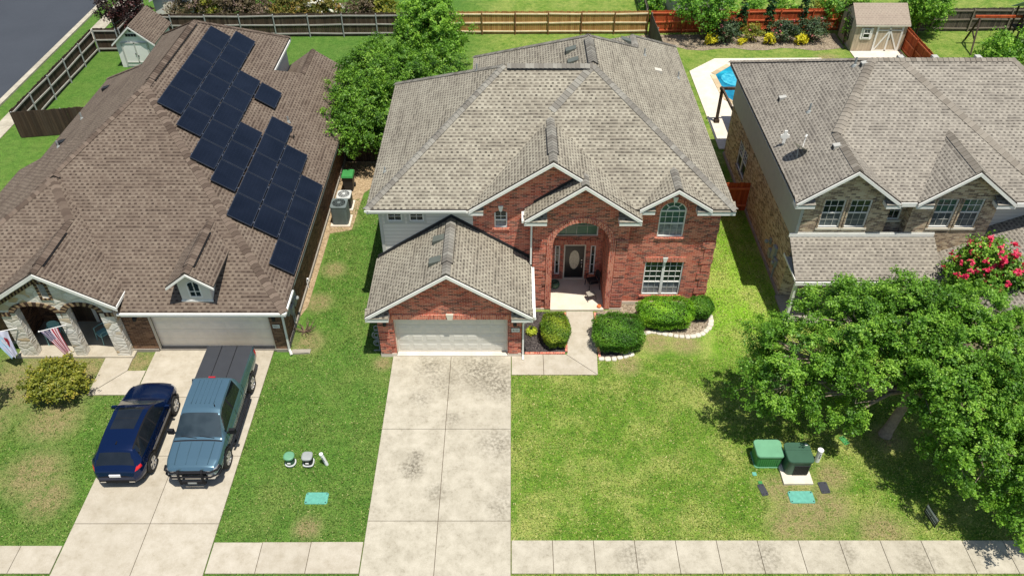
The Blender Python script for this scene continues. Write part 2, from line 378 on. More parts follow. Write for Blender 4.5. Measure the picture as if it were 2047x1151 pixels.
c = n.mix(n.rng(n.noise(9, 4), .4, .75, 0, .3), c, hx(176,168,152,.75)); c = n.mix(n.math('LESS_THAN', vd, .02), c, hx(206,198,182,.85))
n.set(c, .85, 0, .2); n.bump(n.math('ADD', n.rng(vd, 0, .14), n.math('MULTIPLY', n.noise(7, 4), .9)), .4, .035); M['stone_white'] = n.mat
M['wood_dark'] = planks('weathered_boards', [hx(74,58,46,.9), hx(94,78,64,.9), hx(58,46,38,.9), hx(104,90,76,.9)])
M['wood_cedar'] = planks('cedar_boards', [hx(190,140,84,.85), hx(208,160,102,.85), hx(166,116,68,.85), hx(200,148,92,.85)])
M['wood_red'] = planks('redwood_boards', [hx(188,84,44,.85), hx(206,100,56,.85), hx(160,66,34,.85)], gap=.1)
M['wood_grey'] = planks('grey_boards', [hx(96,88,76,.8), hx(118,108,96,.8), hx(78,72,64,.8)])
M['rail_grey'] = plain('grey_rail', hx(186,182,172,.75), .85); M['rail_cedar'] = plain('cedar_rail', hx(240,222,184,.95), .85); M['rail_red'] = plain('red_rail', hx(214,112,70,.85), .85); M['post_cedar'] = plain('cedar_post', hx(128,88,50,.8), .85); M['rail_dim'] = plain('dim_rail', hx(146,134,118,.75), .85)
M['teal'] = plain('teal_plastic', hx(112,190,168,.62), .5, var=.15, scale=9.); M['ugreen'] = plain('green_plastic', hx(112,168,130,.75), .5, var=.08); M['udark'] = plain('dark_green_enamel', hx(62,96,76,.8), .42, var=.08); M['bin_green'] = plain('bin_green', hx(70,150,80,.7), .45)
M['plastic_black'] = plain('black_plastic', (.018,.019,.022,1), .5); M['lid_black'] = plain('black_lid', (.035,.037,.045,1), .55)
M['pvc'] = plain('white_pipe', hx(236,234,232,.9), .45, var=.04)
M['chair_teal'] = plain('teal_chair', hx(140,190,188,.9), .5); M['rubber'] = plain('rubber', (.012,.012,.012,1), .8); M['rim'] = plain('alloy', (.55,.56,.58,1), .28, .9)
M['ac'] = plain('air_conditioner_paint', hx(112,122,120,.8), .5); M['ac_pale'] = plain('air_conditioner_top', hx(206,208,204,.8), .5)
M['bark'] = plain('bark', hx(118,98,80,.8), .95, var=.4, scale=9.); M['bark_pale'] = plain('pale_bark', hx(156,140,122,.8), .95, var=.3, scale=9.)
M['orange'] = plain('orange_paint', hx(206,110,56), .5); M['yellow_green'] = plain('leaf_lime', hx(190,200,70), .6)
M['panel'] = NT('x').mat
n = NT('solar_cells'); o = n.sep(n.uv()); a = n.math('FRACT', n.math('DIVIDE', o[0], .165)); b = n.math('FRACT', n.math('DIVIDE', o[1], .165))
ln = n.math('MAXIMUM', n.math('LESS_THAN', a, .035), n.math('LESS_THAN', b, .035))
n.set(n.mix(n.math('MULTIPLY', ln, .35), n.mix(n.rng(n.noise(.8, 3), .3, .7), (.004,.006,.012,1), (.008,.011,.02,1)), (.018,.026,.045,1)), .2, 0., .24); M['panel'] = n.mat
M['panel_frame'] = plain('panel_frame', (.05,.058,.075,1), .35, .5); M['rail_alu'] = plain('aluminium', (.5,.5,.52,1), .4, .8)
M['water'] = NT('x').mat
n = NT('pool_water'); w = n.voro(2.2, feature='SMOOTH_F1'); n.set(n.mix(n.rng(n.noise(.6, 3), .35, .65), hx(8,96,130,.9), hx(40,170,196,.9)), .08, 0., .5); n.bump(n.noise(5, 3), .35, .05); M['water'] = n.mat
M['spa'] = NT('x').mat
n = NT('spa_water'); n.set(n.mix(n.rng(n.noise(3, 4, dist=1.), .35, .65), hx(30,140,172,.9), hx(84,190,208,.9)), .12, 0., .5); n.bump(n.noise(7, 3), .6, .05); M['spa'] = n.mat

GREEN = lambda k, a=0: [(0, hx(40,70,20,.75*k)), (.3, hx(84+a,126,36,1.0*k)), (.65, hx(122+a,164,50,1.1*k)), (1, hx(176+a,206,84,1.15*k))]  # wide colour spread paints in lit tufts and dark crown gaps
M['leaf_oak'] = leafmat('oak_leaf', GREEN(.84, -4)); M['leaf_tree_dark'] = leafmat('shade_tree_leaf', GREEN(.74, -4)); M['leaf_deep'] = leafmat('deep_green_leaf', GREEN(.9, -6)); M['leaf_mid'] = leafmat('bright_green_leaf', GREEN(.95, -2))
M['leaf_box'] = leafmat('boxwood_leaf', [(0, hx(60,104,22,.9)), (.4, hx(100,152,34,1)), (.75, hx(138,186,44,1)), (1, hx(180,210,70,1))], .25)
M['leaf_box_yellow'] = leafmat('boxwood_yellowing_leaf', [(0, hx(56,90,26,.9)), (.4, hx(94,130,34,1)), (.75, hx(138,158,44,1)), (1, hx(184,186,66,1))], .25)
M['leaf_box_dark'] = leafmat('boxwood_deep_leaf', [(0, hx(48,88,24,.9)), (.5, hx(80,130,32,.95)), (1, hx(126,166,52,1))], .25)
M['leaf_olive'] = leafmat('olive_leaf', [(0, hx(60,72,26,.85)), (.4, hx(108,118,38,1)), (.75, hx(150,150,54,1)), (1, hx(194,168,76,1))])
M['leaf_rose'] = leafmat('rose_leaf', [(0, hx(36,50,36,.8)), (.5, hx(76,100,66,.8)), (1, hx(136,156,112,.8))])
M['leaf_purple'] = leafmat('dusky_leaf', [(0, hx(52,48,34,.8)), (.45, hx(108,98,66,.8)), (.75, hx(140,120,100,.8)), (1, hx(184,150,156,.8))])
M['leaf_autumn'] = leafmat('tawny_leaf', [(0, hx(70,74,36,.8)), (.45, hx(124,122,52,.8)), (.75, hx(168,142,70,.8)), (1, hx(196,142,98,.8))])
M['leaf_wine'] = leafmat('wine_leaf', [(0, hx(24,18,18,.8)), (.6, hx(58,40,38,.8)), (1, hx(120,60,56,.8))])
M['leaf_cypress'] = leafmat('cypress_leaf', [(0, hx(20,50,18,.8)), (.6, hx(40,88,32,.8)), (1, hx(76,124,48,.8))], .15)
M['flower_yellow'] = leafmat('yellow_flower', [(0, hx(170,160,20,.9)), (.5, hx(226,214,30,.9)), (1, hx(246,240,90,.95))], .3)
M['leaf_lime'] = leafmat('lime_leaf', [(0, hx(120,140,30,.9)), (.5, hx(176,192,50,1)), (1, hx(214,220,90,1))], .3)
M['flower_pink'] = leafmat('pink_flower', [(0, hx(170,24,60,.9)), (.5, hx(222,46,92,.95)), (1, hx(240,104,130,.95))], .3)
M['flower_rose'] = leafmat('rose_flower', [(0, hx(190,90,100,.9)), (1, hx(230,150,150,.9))], .3)
M['flower_white'] = leafmat('white_flower', [(0, hx(200,196,180,.9)), (1, hx(246,244,236,.95))], .3)
# ------------------------------------------------------------------ building helpers
def PF(Y): return lambda u, z, d=0.: (u, Y-d, z)          # wall facing the street
def PB(Y): return lambda u, z, d=0.: (u, Y+d, z)
def PL(X): return lambda u, z, d=0.: (X-d, u, z)          # wall facing left
def PR(X): return lambda u, z, d=0.: (X+d, u, z)
def ubox(mb, P, u0, u1, z0, z1, d0, d1, m=0, r=None):
    mb.hexa([P(u0,z0,d1), P(u1,z0,d1), P(u1,z0,d0), P(u0,z0,d0), P(u0,z1,d1), P(u1,z1,d1), P(u1,z1,d0), P(u0,z1,d0)], m, r)
def arch_z(o, u):
    if not o.get('h'): return o['z1']
    uc = (o['u0']+o['u1'])/2; hw = (o['u1']-o['u0'])/2
    return o['z1']+o['h']*math.sqrt(max(0, 1-((u-uc)/hw)**2))
def wall(mb, P, u0, u1, z0, top, opens=(), m=0, reveal=.1, breaks=(), mr=None):
    tf = top if callable(top) else (lambda u: top)
    mr = m if mr is None else mr
    bs = {u0, u1, *[b for b in breaks if u0 < b < u1]}
    for o in opens:
        bs |= {o['u0'], o['u1']}
        if o.get('h'):
            for k in range(1, 24): bs.add((o['u0']+o['u1'])/2-(o['u1']-o['u0'])/2*math.cos(PI*k/24))
    bs = sorted(bs)
    for a, b in zip(bs, bs[1:]):
        if b-a < 1e-6: continue
        c = (a+b)/2; cur = [(z0, z0)]
        act = sorted([o for o in opens if o['u0']-1e-6 <= c <= o['u1']+1e-6], key=lambda o: o['z0'])
        la, lb = z0, z0
        for o in act:
            if o['z0'] > la+1e-4: mb.quad(P(a,la), P(b,lb), P(b,o['z0']), P(a,o['z0']), m)
            la, lb = arch_z(o, a), arch_z(o, b)
            mb.quad(P(a,la), P(b,lb), P(b,lb,-reveal), P(a,la,-reveal), mr)
            mb.quad(P(a,o['z0']), P(b,o['z0']), P(b,o['z0'],-reveal), P(a,o['z0'],-reveal), mr)
        if tf(a) > la+1e-4 or tf(b) > lb+1e-4: mb.quad(P(a,la), P(b,lb), P(b,max(tf(b),lb)), P(a,max(tf(a),la)), m)
    for o in opens:
        for u in (o['u0'], o['u1']):
            mb.quad(P(u,o['z0']), P(u,arch_z(dict(o, h=0),u)), P(u,o['z1'],-reveal), P(u,o['z0'],-reveal), mr)
def gable_top(xa, za, pitch, drop=.13, lo=-9):
    return lambda u: max(lo, za-drop-pitch*abs(u-xa))
def window(house, P, u0, u1, z0, z1, cols=2, rows=2, units=1, split=.5, h=0, glass='win_dark', lower='win_dark', depth=.09, sill=None, keystone=False, label=None, lrows=0, mm=.018, fan=True):
    f = MB(); fw = .055
    for a, b in ((u0,u0+fw),(u1-fw,u1)): ubox(f, P, a, b, z0, z1, -depth, -depth+.05)
    for a, b in ((z0,z0+fw),) + (((z1-fw,z1),) if not h else (((z1-.03,z1+.03),) if fan else ())): ubox(f, P, u0+fw, u1-fw, a, b, -depth, -depth+.05)
    uw = (u1-u0)/units; zs = z0+(z1-z0)*split
    for k in range(units):
        a, b = u0+k*uw, u0+(k+1)*uw
        if k: ubox(f, P, a-.06, a+.06, z0+fw, z1-fw, -depth, -depth+.055)
        if split: ubox(f, P, a+fw, b-fw, zs-.025, zs+.025, -depth, -depth+.045)
        for c in range(1, cols): u = a+(b-a)*c/cols; ubox(f, P, u-mm/2, u+mm/2, (zs+.025 if split else z0+fw), z1-fw, -depth, -depth+.03)
        for r in range(1, rows): z = zs+(z1-zs)*r/rows; ubox(f, P, a+fw, b-fw, z-mm/2, z+mm/2, -depth, -depth+.025) if split else ubox(f, P, a+fw, b-fw, z0+(z1-z0)*r/rows-mm/2, z0+(z1-z0)*r/rows+mm/2, -depth, -depth+.025)
    if h:
        uc, hw = (u0+u1)/2, (u1-u0)/2; N = 18
        for k in range(N):
            t0, t1 = PI*k/N, PI*(k+1)/N
            q = [(uc-hw*s*math.cos(t), z1+h*s*math.sin(t)) for s in (1, .9) for t in (t0, t1)]
            f.hexa([P(*q[0],-depth), P(*q[1],-depth), P(*q[3],-depth), P(*q[2],-depth), P(*q[0],-depth+.05), P(*q[1],-depth+.05), P(*q[3],-depth+.05), P(*q[2],-depth+.05)])
            if not fan: continue
            q = [(uc-hw*s*math.cos(t), z1+h*s*math.sin(t)) for s in (.5, .44) for t in (t0, t1)]
            f.hexa([P(*q[0],-depth), P(*q[1],-depth), P(*q[3],-depth), P(*q[2],-depth), P(*q[0],-depth+.03), P(*q[1],-depth+.03), P(*q[3],-depth+.03), P(*q[2],-depth+.03)])
        if not fan: f.bar(P(uc, z1-.02, -depth+.015), P(uc, z1+h*.95, -depth+.015), .03, .03)
        for t in ((PI*.27, PI*.5, PI*.73) if fan else ()): f.bar(P(uc-hw*.46*math.cos(t), z1+h*.46*math.sin(t), -depth+.015), P(uc-hw*.95*math.cos(t), z1+h*.95*math.sin(t), -depth+.015), .03, .03)
    w = build('window', f, M['white'], house)
    if label: w['label'] = label
    g = MB(); e = -depth-.005
    g.quad(P(u0,zs,e), P(u1,zs,e), P(u1,z1,e), P(u0,z1,e))
    if h: g.poly([P((u0+u1)/2-(u1-u0)/2*math.cos(PI*k/18), z1+h*math.sin(PI*k/18), e) for k in range(19)])
    build('pane', g, M[glass], w)
    if split:
        g = MB(); g.quad(P(u0,z0,e), P(u1,z0,e), P(u1,zs,e), P(u0,zs,e)); build('lower_pane', g, M[lower], w)
        if lrows:
            g = MB()
            for k in range(units):
                a, b = u0+k*uw, u0+(k+1)*uw
                for c in range(1, cols): u = a+(b-a)*c/cols; ubox(g, P, u-.012, u+.012, z0+fw, zs-.025, -depth, -depth+.012)
                for r in range(1, lrows): z = z0+(zs-z0)*r/lrows; ubox(g, P, a+fw, b-fw, z-.012, z+.012, -depth, -depth+.01)
            build('grille', g, M['siding_plain'], w)
    if sill:
        g = MB(); ubox(g, P, u0-.09, u1+.09, z0-.09, z0, -depth, .05); build('sill', g, M[sill], w)
    if keystone:
        g = MB(); uc = (u0+u1)/2; zt = z1+h
        g.hexa([P(uc-.06,zt,.0), P(uc+.06,zt,.0), P(uc+.06,zt,.06), P(uc-.06,zt,.06), P(uc-.11,zt+.26,0), P(uc+.11,zt+.26,0), P(uc+.11,zt+.26,.06), P(uc-.11,zt+.26,.06)]); build('keystone', g, M['white'], w)
    return w
def cap_line(mb, p0, p1, w=.17, drop=.08, step=.19, lift=.02, m=0, nrm=None):
    if isinstance(mb, list): one = MB(); mb.append(one); mb = one
    p0 = Vector(p0); p1 = Vector(p1); L = (p1-p0).length; d = (p1-p0)/L
    c = Vector((d.y, -d.x, 0)).normalized(); N = max(1, int(L/step)); up = Vector((0, 0, 1))
    if nrm: c = d.cross(Vector(nrm)).normalized(); drop = 0
    for k in range(N):
        a = p0+d*(L*k/N-.02); b = p0+d*(L*(k+1)/N+.02); r = random.random()
        la, lb = lift+.028, lift                     # the lower end rides on the piece below
        A, B = a+up*la, b+up*lb
        dn = up*drop
        for s in (1, -1):
            mb.quad(A, B, B+c*w*s-dn, A+c*w*s-dn, m, r)
        mb.poly((A, A+c*w-dn, A+c*w-dn-up*.03, A-up*.03), m, r); mb.poly((A, A-c*w-dn, A-c*w-dn-up*.03, A-up*.03), m, r)
def ridge_vent(house, mb_cap, dark, p0, p1, w=.2, drop=.13):
    if isinstance(dark, list): one = MB(); dark.append(one); dark = one
    cap_line(mb_cap, p0, p1, w, drop, .2, .06)
    p0 = Vector(p0); p1 = Vector(p1); d = (p1-p0).normalized(); c = Vector((d.y,-d.x,0)).normalized(); up = Vector((0,0,1))
    for s in (1,-1):
        q = [p+c*(w+.015)*s-up*(drop-.01+h) for h in (.02,-.03) for p in (p0, p1)]
        e = c*.02*s
        dark.hexa([q[0], q[1], q[1]+e, q[0]+e, q[2], q[3], q[3]+e, q[2]+e])
    for s in (1,-1):
        a = p0-d*.02+up*.06; b = a+c*(w+.02)*s-up*drop
        dark.hexa([a-up*.05, b-up*.05, b-up*.05+d*.03, a-up*.05+d*.03, a, b, b+d*.03, a+d*.03])
def gable_roof(mb, x0, x1, ze, xa, za, yf, yb, t=.08):
    mb.slab([(x0,yf,ze),(xa,yf,za),(xa,yb,za),(x0,yb,ze)], t); mb.slab([(xa,yf,za),(x1,yf,ze),(x1,yb,ze),(xa,yb,za)], t)
def rake(mb, x0, ze, xa, za, y, h=.15, t=.05, m=0, off=.075):
    mb.hexa([(x0,y,ze-off-h),(xa,y,za-off-h),(xa,y+t,za-off-h),(x0,y+t,ze-off-h),(x0,y,ze-off),(xa,y,za-off),(xa,y+t,za-off),(x0,y+t,ze-off)] if x0 < xa else
            [(xa,y,za-off-h),(x0,y,ze-off-h),(x0,y+t,ze-off-h),(xa,y+t,za-off-h),(xa,y,za-off),(x0,y,ze-off),(x0,y+t,ze-off),(xa,y+t,za-off)], m)
def cornice_return(roofmb, trimmb, x0, x1, yf, yw, ze):
    """boxed eave end: white box with a little shingled slope on top"""
    trimmb.box(x0, x1, yf-.03, yw-.003, ze-.36, ze-.19)
    roofmb.slab([(x0-.01,yf-.05,ze-.155),(x1+.01,yf-.05,ze-.155),(x1+.01,yw-.004,ze+.07),(x0-.01,yw-.004,ze+.07)], .03)
def roof_vent(parent, p, slope, mat='vent_grey', s=.24):
    """slant-back vent; slope = downhill unit vector (plan), pitch"""
    dx, dy, pitch = slope; d = Vector((dx, dy, 0)); c = Vector((-dy, dx, 0)); p = Vector(p)
    def q(a, b, h): return p+d*a+c*b+Vector((0, 0, -a*pitch+h))
    b = MB(); w = s*.8
    b.hexa([q(-s,-w,.0), q(s,-w,.0), q(s,w,.0), q(-s,w,.0), q(-s,-w,.03), q(s,-w,.19), q(s,w,.19), q(-s,w,.03)])
    k = b; k.hexa([q(s+.005,-w*.85,.02), q(s+.02,-w*.85,.02), q(s+.02,w*.85,.02), q(s+.005,w*.85,.02), q(s+.005,-w*.85,.14), q(s+.02,-w*.85,.14), q(s+.02,w*.85,.14), q(s+.005,w*.85,.14)], 1)  # black plate paints in the shade of the vent mouth
    return build('roof_vent', b, [M[mat], M['black']], parent)
def vent_pipe(parent, p, h=.3, r=.05):
    b = MB(); b.lathe([(r*2.6,-.06),(r*1.5,.06),(r,.08),(r,h),(r*.6,h)], p, 10); b.lathe([(r*.7,h),(0,h)], (p[0],p[1],p[2]+.001), 10); return build('vent_pipe', b, M['galv'], parent)
def downspout(house, pts, w=.075):
    b = MB()
    for a, c in zip(pts, pts[1:]): b.bar(a, c, w, w, up=(0,1,0))
    return build('downspout', b, M['white'], house)
def wall_lamp(house, P, u, z):
    b = MB(); ubox(b, P, u-.05, u+.05, z-.06, z+.06, 0, .03); ubox(b, P, u-.02, u+.02, z+.02, z+.05, .03, .14)
    c = P(u, z-.08, .13); b.lathe([(.03,0),(.08,.03),(.075,.17),(.02,.23)], (c[0],c[1],c[2]), 8); return build('wall_lamp', b, M['black'], house)
def text_on(parent, txt, size, loc, rot, mat, name='lettering', extrude=.002, align='CENTER'):
    cu = bpy.data.curves.new(name, 'FONT'); cu.body = txt; cu.size = size; cu.align_x = align; cu.align_y = 'CENTER'; cu.extrude = extrude
    tmp = bpy.data.objects.new(name, cu); COL.objects.link(tmp); bpy.context.view_layer.update(); me = bpy.data.meshes.new_from_object(tmp.evaluated_get(bpy.context.evaluated_depsgraph_get())); bpy.data.objects.remove(tmp); bpy.data.curves.remove(cu)
    me.materials.clear(); me.materials.append(M[mat]); o = bpy.data.objects.new(name, me); COL.objects.link(o); o.rotation_euler = rot
    o.parent = parent; o.location = Vector(loc)-(root_of(parent).location if parent else Vector()); return o
def plaque(house, P, u0, u1, z0, z1, txt, size):
    b = MB(); ubox(b, P, u0, u1, z0, z1, 0, .025); pl = build('number_plaque', b, M['white'], house)
    b = MB(); e = .012
    for a in ((u0,u1,z0-e,z0),(u0,u1,z1,z1+e),(u0-e,u0,z0-e,z1+e),(u1,u1+e,z0-e,z1+e)): ubox(b, P, *a, 0, .03)
    build('plaque_border', b, M['black'], pl)
    text_on(pl, txt, size, P((u0+u1)/2, (z0+z1)/2, .03), (PI/2,0,0), 'black')
def garage_door(house, P, u0, u1, z0, z1, mat, rows=4, cols=8):
    b = MB(); h = (z1-z0)/rows; w = (u1-u0)/cols
    for r in range(rows):
        ubox(b, P, u0, u1, z0+r*h+.006, z0+(r+1)*h-.006, -.05, 0)
        for c in range(cols):
            a0, a1, b0, b1 = u0+c*w+.07, u0+(c+1)*w-.07, z0+r*h+.09, z0+(r+1)*h-.09
            q = [P(a0,b0,.001), P(a1,b0,.001), P(a1,b1,.001), P(a0,b1,.001)]; s = .05
            k = [P(a0+s,b0+s,.013), P(a1-s,b0+s,.013), P(a1-s,b1-s,.013), P(a0+s,b1-s,.013)]
            b.poly(k)
            for i in range(4): b.quad(q[i], q[(i+1) % 4], k[(i+1) % 4], k[i])
    ubox(b, P, u0, u1, z0, z1, -.09, -.055, 1)
    return build('garage_door', b, [M[mat], M['joint']], house)

# ------------------------------------------------------------------ ground, paving
g = MB(); g.quad((-260,-60,0),(260,-60,0),(260,420,0),(-260,420,0)); struct('ground', g, M['lawn'])
def slabs(name, panels, mat, z=.03, base=True, gap=.022, **k):
    """paving: panels (polygons) with narrow soil joints between"""
    mb = MB()
    for pts in panels:
        c = Vector((sum(p[0] for p in pts)/len(pts), sum(p[1] for p in pts)/len(pts)))
        q = []
        n = len(pts)
        ar = sum(pts[i][0]*pts[(i+1) % n][1]-pts[(i+1) % n][0]*pts[i][1] for i in range(n))
        if ar < 0: pts = pts[::-1]
        for i in range(n):
            p0, p1, p2 = Vector(pts[i-1][:2]), Vector(pts[i][:2]), Vector(pts[(i+1) % n][:2])
            e1 = (p1-p0).normalized(); e2 = (p2-p1).normalized(); n1 = Vector((-e1.y, e1.x)); n2 = Vector((-e2.y, e2.x))
            k_ = (n1+n2); k_ = k_/max(.3, (1+n1.dot(n2))); q.append(p1+k_*gap/2)
        mb.prism([(v.x, v.y) for v in q], -.05, z)
        if base: mb.poly([(p[0], p[1], .008) for p in pts], 1)
    return struct(name, mb, [mat, M['joint']], **k)
def R4(x0, x1, y0, y1): return [(x0,y0),(x1,y0),(x1,y1),(x0,y1)]
dp = []
for (y0, y1) in ((13.0,15.97),(15.97,20.1),(20.1,24.12)):
    for (x0, x1) in ((-5.12,-2.62),(-2.62,-.04)): dp.append(R4(x0,x1,y0,y1))
slabs('driveway', dp, M['concrete_stained'])
dp = []
for (y0, y1) in ((13.0,15.86),(15.86,18.8),(18.8,21.75),(21.75,24.45)):
    for (x0, x1) in ((-15.47,-12.78),(-12.78,-10.34)): dp.append(R4(x0,x1,y0,y1))
slabs('driveway', dp, M['concrete'])
pv = [R4(-.02+i*1.42, 1.40+i*1.42, 13.95, 15.21) for i in range(0, 18)]
slabs('pavement', pv, M['concrete_stained'])
pv = [R4(-10.31,-8.63,13.95,15.13), R4(-8.63,-6.95,13.95,15.14), R4(-6.95,-5.14,13.95,15.15)]
slabs('pavement', pv, M['concrete'])
pv = [R4(-16.93,-15.5,13.95,15.0)]+[R4(-16.93-1.45*(i+1),-16.93-1.45*i,13.95,15.0) for i in range(4)]
slabs('pavement', pv, M['concrete'])
slabs('path', [[(-.02,22.99),(1.34,22.99),(1.34,24.2),(-.02,24.2)], [(1.34,22.99),(3.62,22.99),(2.34,24.2),(1.34,24.2)], [(3.62,22.99),(3.7,24.5),(3.72,26.95),(2.48,26.95),(2.40,24.28),(2.34,24.2)]], M['concrete'])
slabs('path', [[(-17.5,24.02),(-16.3,24.02),(-16.28,23.25),(-17.43,21.9)], [(-17.43,21.87),(-15.49,21.87),(-15.49,23.25),(-16.28,23.23)]], M['concrete'], z=.032)
# street on the far side of the left-hand house
g = MB(); g.quad((-46,5,.004),(-33.35,5,.004),(-33.35,120,.004),(-46,120,.004)); struct('street', g, M['asphalt'])
g = MB()
for k in range(40): g.box(-33.35,-32.97,5+k*2.6,5+k*2.6+2.585,-.05,.12)
struct('kerb', g, M['concrete_stained'], bevel=.02)
slabs('pavement', [R4(-32.05,-31.0,20+i*1.5,21.5+i*1.5) for i in range(34)], M['concrete_stained'])

# planting beds
g = MB(); g.poly([(.5,24.24,.02),(2.36,24.30,.02),(2.44,26.9,.02),(.5,26.95,.02)]); struct('planting_bed', g, M['mulch'])
g = MB(); g.poly([(3.82,24.0,.02),(4.4,23.98,.02),(5.05,24.25,.02),(5.55,24.7,.02),(5.9,25.4,.02),(6.4,25.55,.02),(7.1,25.4,.02),(7.9,25.35,.02),(8.5,25.6,.02),(8.85,26.1,.02),(8.98,26.6,.02),(8.9,27.45,.02),(5.0,27.45,.02),(5.0,27.05,.02),(4.3,27.0,.02),(3.82,26.9,.02)]); struct('planting_bed', g, M['mulch_pale'])
g = MB(); g.poly([(3.82,24.05,.026),(4.4,24.05,.026),(5.4,24.8,.026),(5.7,26.0,.026),(4.9,26.7,.026),(3.82,26.8,.026)]); struct('planting_bed', g, M['mulch'])
g = MB(); pts = [(9.6,57.6)]+[(10.4+i*1.15, 55.1+.25*math.sin(i*1.7)+(.5 if i < 2 else 0)) for i in range(13)]+[(24.3,57.9)]
g.poly([(x,y,.015) for x, y in pts]); struct('planting_bed', g, M['mulch_pale'])
# soil strip beside the left-hand house
g = MB(); g.poly([(-9.68,26.5,.012),(-9.42,27.3,.012),(-9.38,32.9,.012),(-8.3,33.2,.012),(-8.15,36.6,.012),(-7.4,37.6,.012),(-6.1,38.2,.012),(-6.1,41,.012),(-9.68,41,.012)]); struct('soil', g, M['soil'])

# ------------------------------------------------------------------ house in the middle
H1 = thing('brick_house', 'two-storey red brick house with grey shingle roof and tall arched entry', 'house', (1.6,32,0))
E, m_ = 5.6, .6465
A_=(-6.08,27.1,E); B_=(9.28,27.1,E); R1=(-.38,32.8,9.285); R2=(3.58,32.8,9.285); R3=(3.58,36.0,9.285); W1=(6.3,40.08,7.527); W2=(6.3,38.72,7.527)
r = MB()
r.slab([A_,(-1.8,27.1,E),(-1.42,27.53,E+.43*m_),(4.72,27.53,E+.43*m_),(5.1,27.1,E),(5.3,27.1,E),(5.63,27.53,E+.43*m_),(7.98,27.53,E+.43*m_),(8.32,27.1,E),B_,R2,R1], .1); r.slab([B_,(9.28,43.06,E),W1,W2,R3,R2], .1); r.slab([R3,W2,(3.32,41.7,E),(-2.12,41.7,E)], .1)
r.slab([W1,W2,(3.32,41.7,E),(3.32,43.06,E)], .1); r.slab([W1,(9.28,43.06,E),(3.32,43.06,E)], .1)
r.slab([R2,R3,(-2.12,41.7,E),(-2.12,38.5,E)], .1); r.slab([R1,R2,(-2.12,38.5,E),(-6.08,38.5,E)], .1); r.slab([A_,R1,(-6.08,38.5,E)], .1)
gable_roof(r, -1.8, 5.1, 5.62, 1.65, 7.93, 27.09, 31.0)
gable_roof(r, .53, 5.37, 5.38, 2.95, 7.08, 26.7, 29.6)
gable_roof(r, 5.3, 8.32, 5.66, 6.81, 6.63, 27.08, 29.0)
gable_roof(r, -5.98, .84, 2.68, -2.57, 4.92, 23.75, 27.49)
t = MB()
for a, b, yw, ze in ((-1.82,-1.2,27.5,5.66),(5.32,5.95,27.5,5.70),(7.72,9.30,27.5,5.66)): cornice_return(r, t, a, b, 27.1, yw, ze)
for a, b, yw, ze in ((.5,1.45,27.1,5.42),(4.45,5.39,27.1,5.42)): cornice_return(r, t, a, b, 26.7, yw, ze)
for a, b in ((-6.0,-5.05),(-.02,.86)): cornice_return(r, t, a, b, 23.75, 24.1, 2.72)
roof1 = build('roof', r, [M['roof_main'], M['edge_dark']], H1)
rake(t,-1.8,5.62,1.65,7.93,27.04); rake(t,5.1,5.62,1.65,7.93,27.04); rake(t,.53,5.38,2.95,7.08,26.65); rake(t,5.37,5.38,2.95,7.08,26.65)
rake(t,5.3,5.66,6.81,6.63,27.03); rake(t,8.32,5.66,6.81,6.63,27.03); rake(t,-5.98,2.68,-2.57,4.92,23.7); rake(t,.84,2.68,-2.57,4.92,23.7)
# eave boards and soffits
t.box(-6.06,-1.83,27.05,27.09,5.42,5.52); t.box(-6.06,-6.03,27.1,38.5,5.34,5.5); t.box(9.22,9.26,27.12,43.0,5.34,5.5); t.box(-6.05,-2.1,38.5,38.55,5.34,5.55); t.box(3.32,9.3,43.06,43.1,5.34,5.55); t.box(-2.1,3.3,41.7,41.74,5.34,5.55)
t.box(.82,.87,23.8,27.05,2.36,2.6); t.box(-5.95,-5.9,23.8,27.45,2.36,2.56); t.box(.5,.55,26.72,27.45,5.06,5.3)
build('fascia', t, M['white'], H1)
s = MB(); s.box(-6.05,-1.83,27.1,27.49,5.36,5.40); s.box(-6.04,-5.66,27.5,38.48,5.36,5.40); s.box(8.86,9.24,27.5,43.0,5.36,5.40); s.box(.42,.81,24.1,27.0,2.38,2.42); s.box(-5.97,-5.62,24.1,27.4,2.38,2.42)
build('soffit', s, M['soffit'], H1)
g = MB(); g.box(-6.12,-1.9,27.0,27.035,5.50,5.59); g.box(.875,.97,23.78,27.0,2.47,2.59); g.box(.4,.495,26.72,27.4,5.17,5.29); build('gutter', g, M['white'], H1)
k = []; d = []
cap_line(k, A_, R1); cap_line(k, B_, R2); cap_line(k, (1.72,30.92,8.06), R2, .17, nrm=(0,-m_,1), lift=.012)
cap_line(k, R3, (-2.12,41.7,E)); cap_line(k, R3, W2); cap_line(k, W1, (9.28,43.06,E)); cap_line(k, W1, W2, drop=.1); cap_line(k, R1, (-6.08,38.5,E))
ridge_vent(H1, k, d, (-.2,32.8,9.28), (3.4,32.8,9.28)); ridge_vent(H1, k, d, (3.58,33.1,9.285), (3.58,35.7,9.285))
cap_line(k, (1.65,27.12,7.93), (1.65,30.6,7.93), .17, .1); ridge_vent(H1, k, d, (1.65,27.75,7.93), (1.65,29.9,7.93)); cap_line(k, (2.95,26.72,7.08), (2.95,27.5,7.08), .16, .1); cap_line(k, (6.81,27.1,6.63), (6.81,28.7,6.63), .16, .1)
cap_line(k, (-2.57,23.77,4.92), (-2.57,27.45,4.92), .17, .1); ridge_vent(H1, k, d, (-2.57,24.5,4.92), (-2.57,27.4,4.92))
for q in k: build('ridge_cap', q, M['cap_main'], roof1)
for q in d: build('ridge_vent', q, M['black'], roof1)
for p in ((2.75,35.5,8.75),(2.78,34.25,8.77)): roof_vent(roof1, p, (-1,0,m_))
for p in ((5.75,38.55,7.88),): roof_vent(roof1, p, (1,0,m_))
roof_vent(roof1, (7.3,37.2,6.88), (1,0,m_), 'soffit', .18)
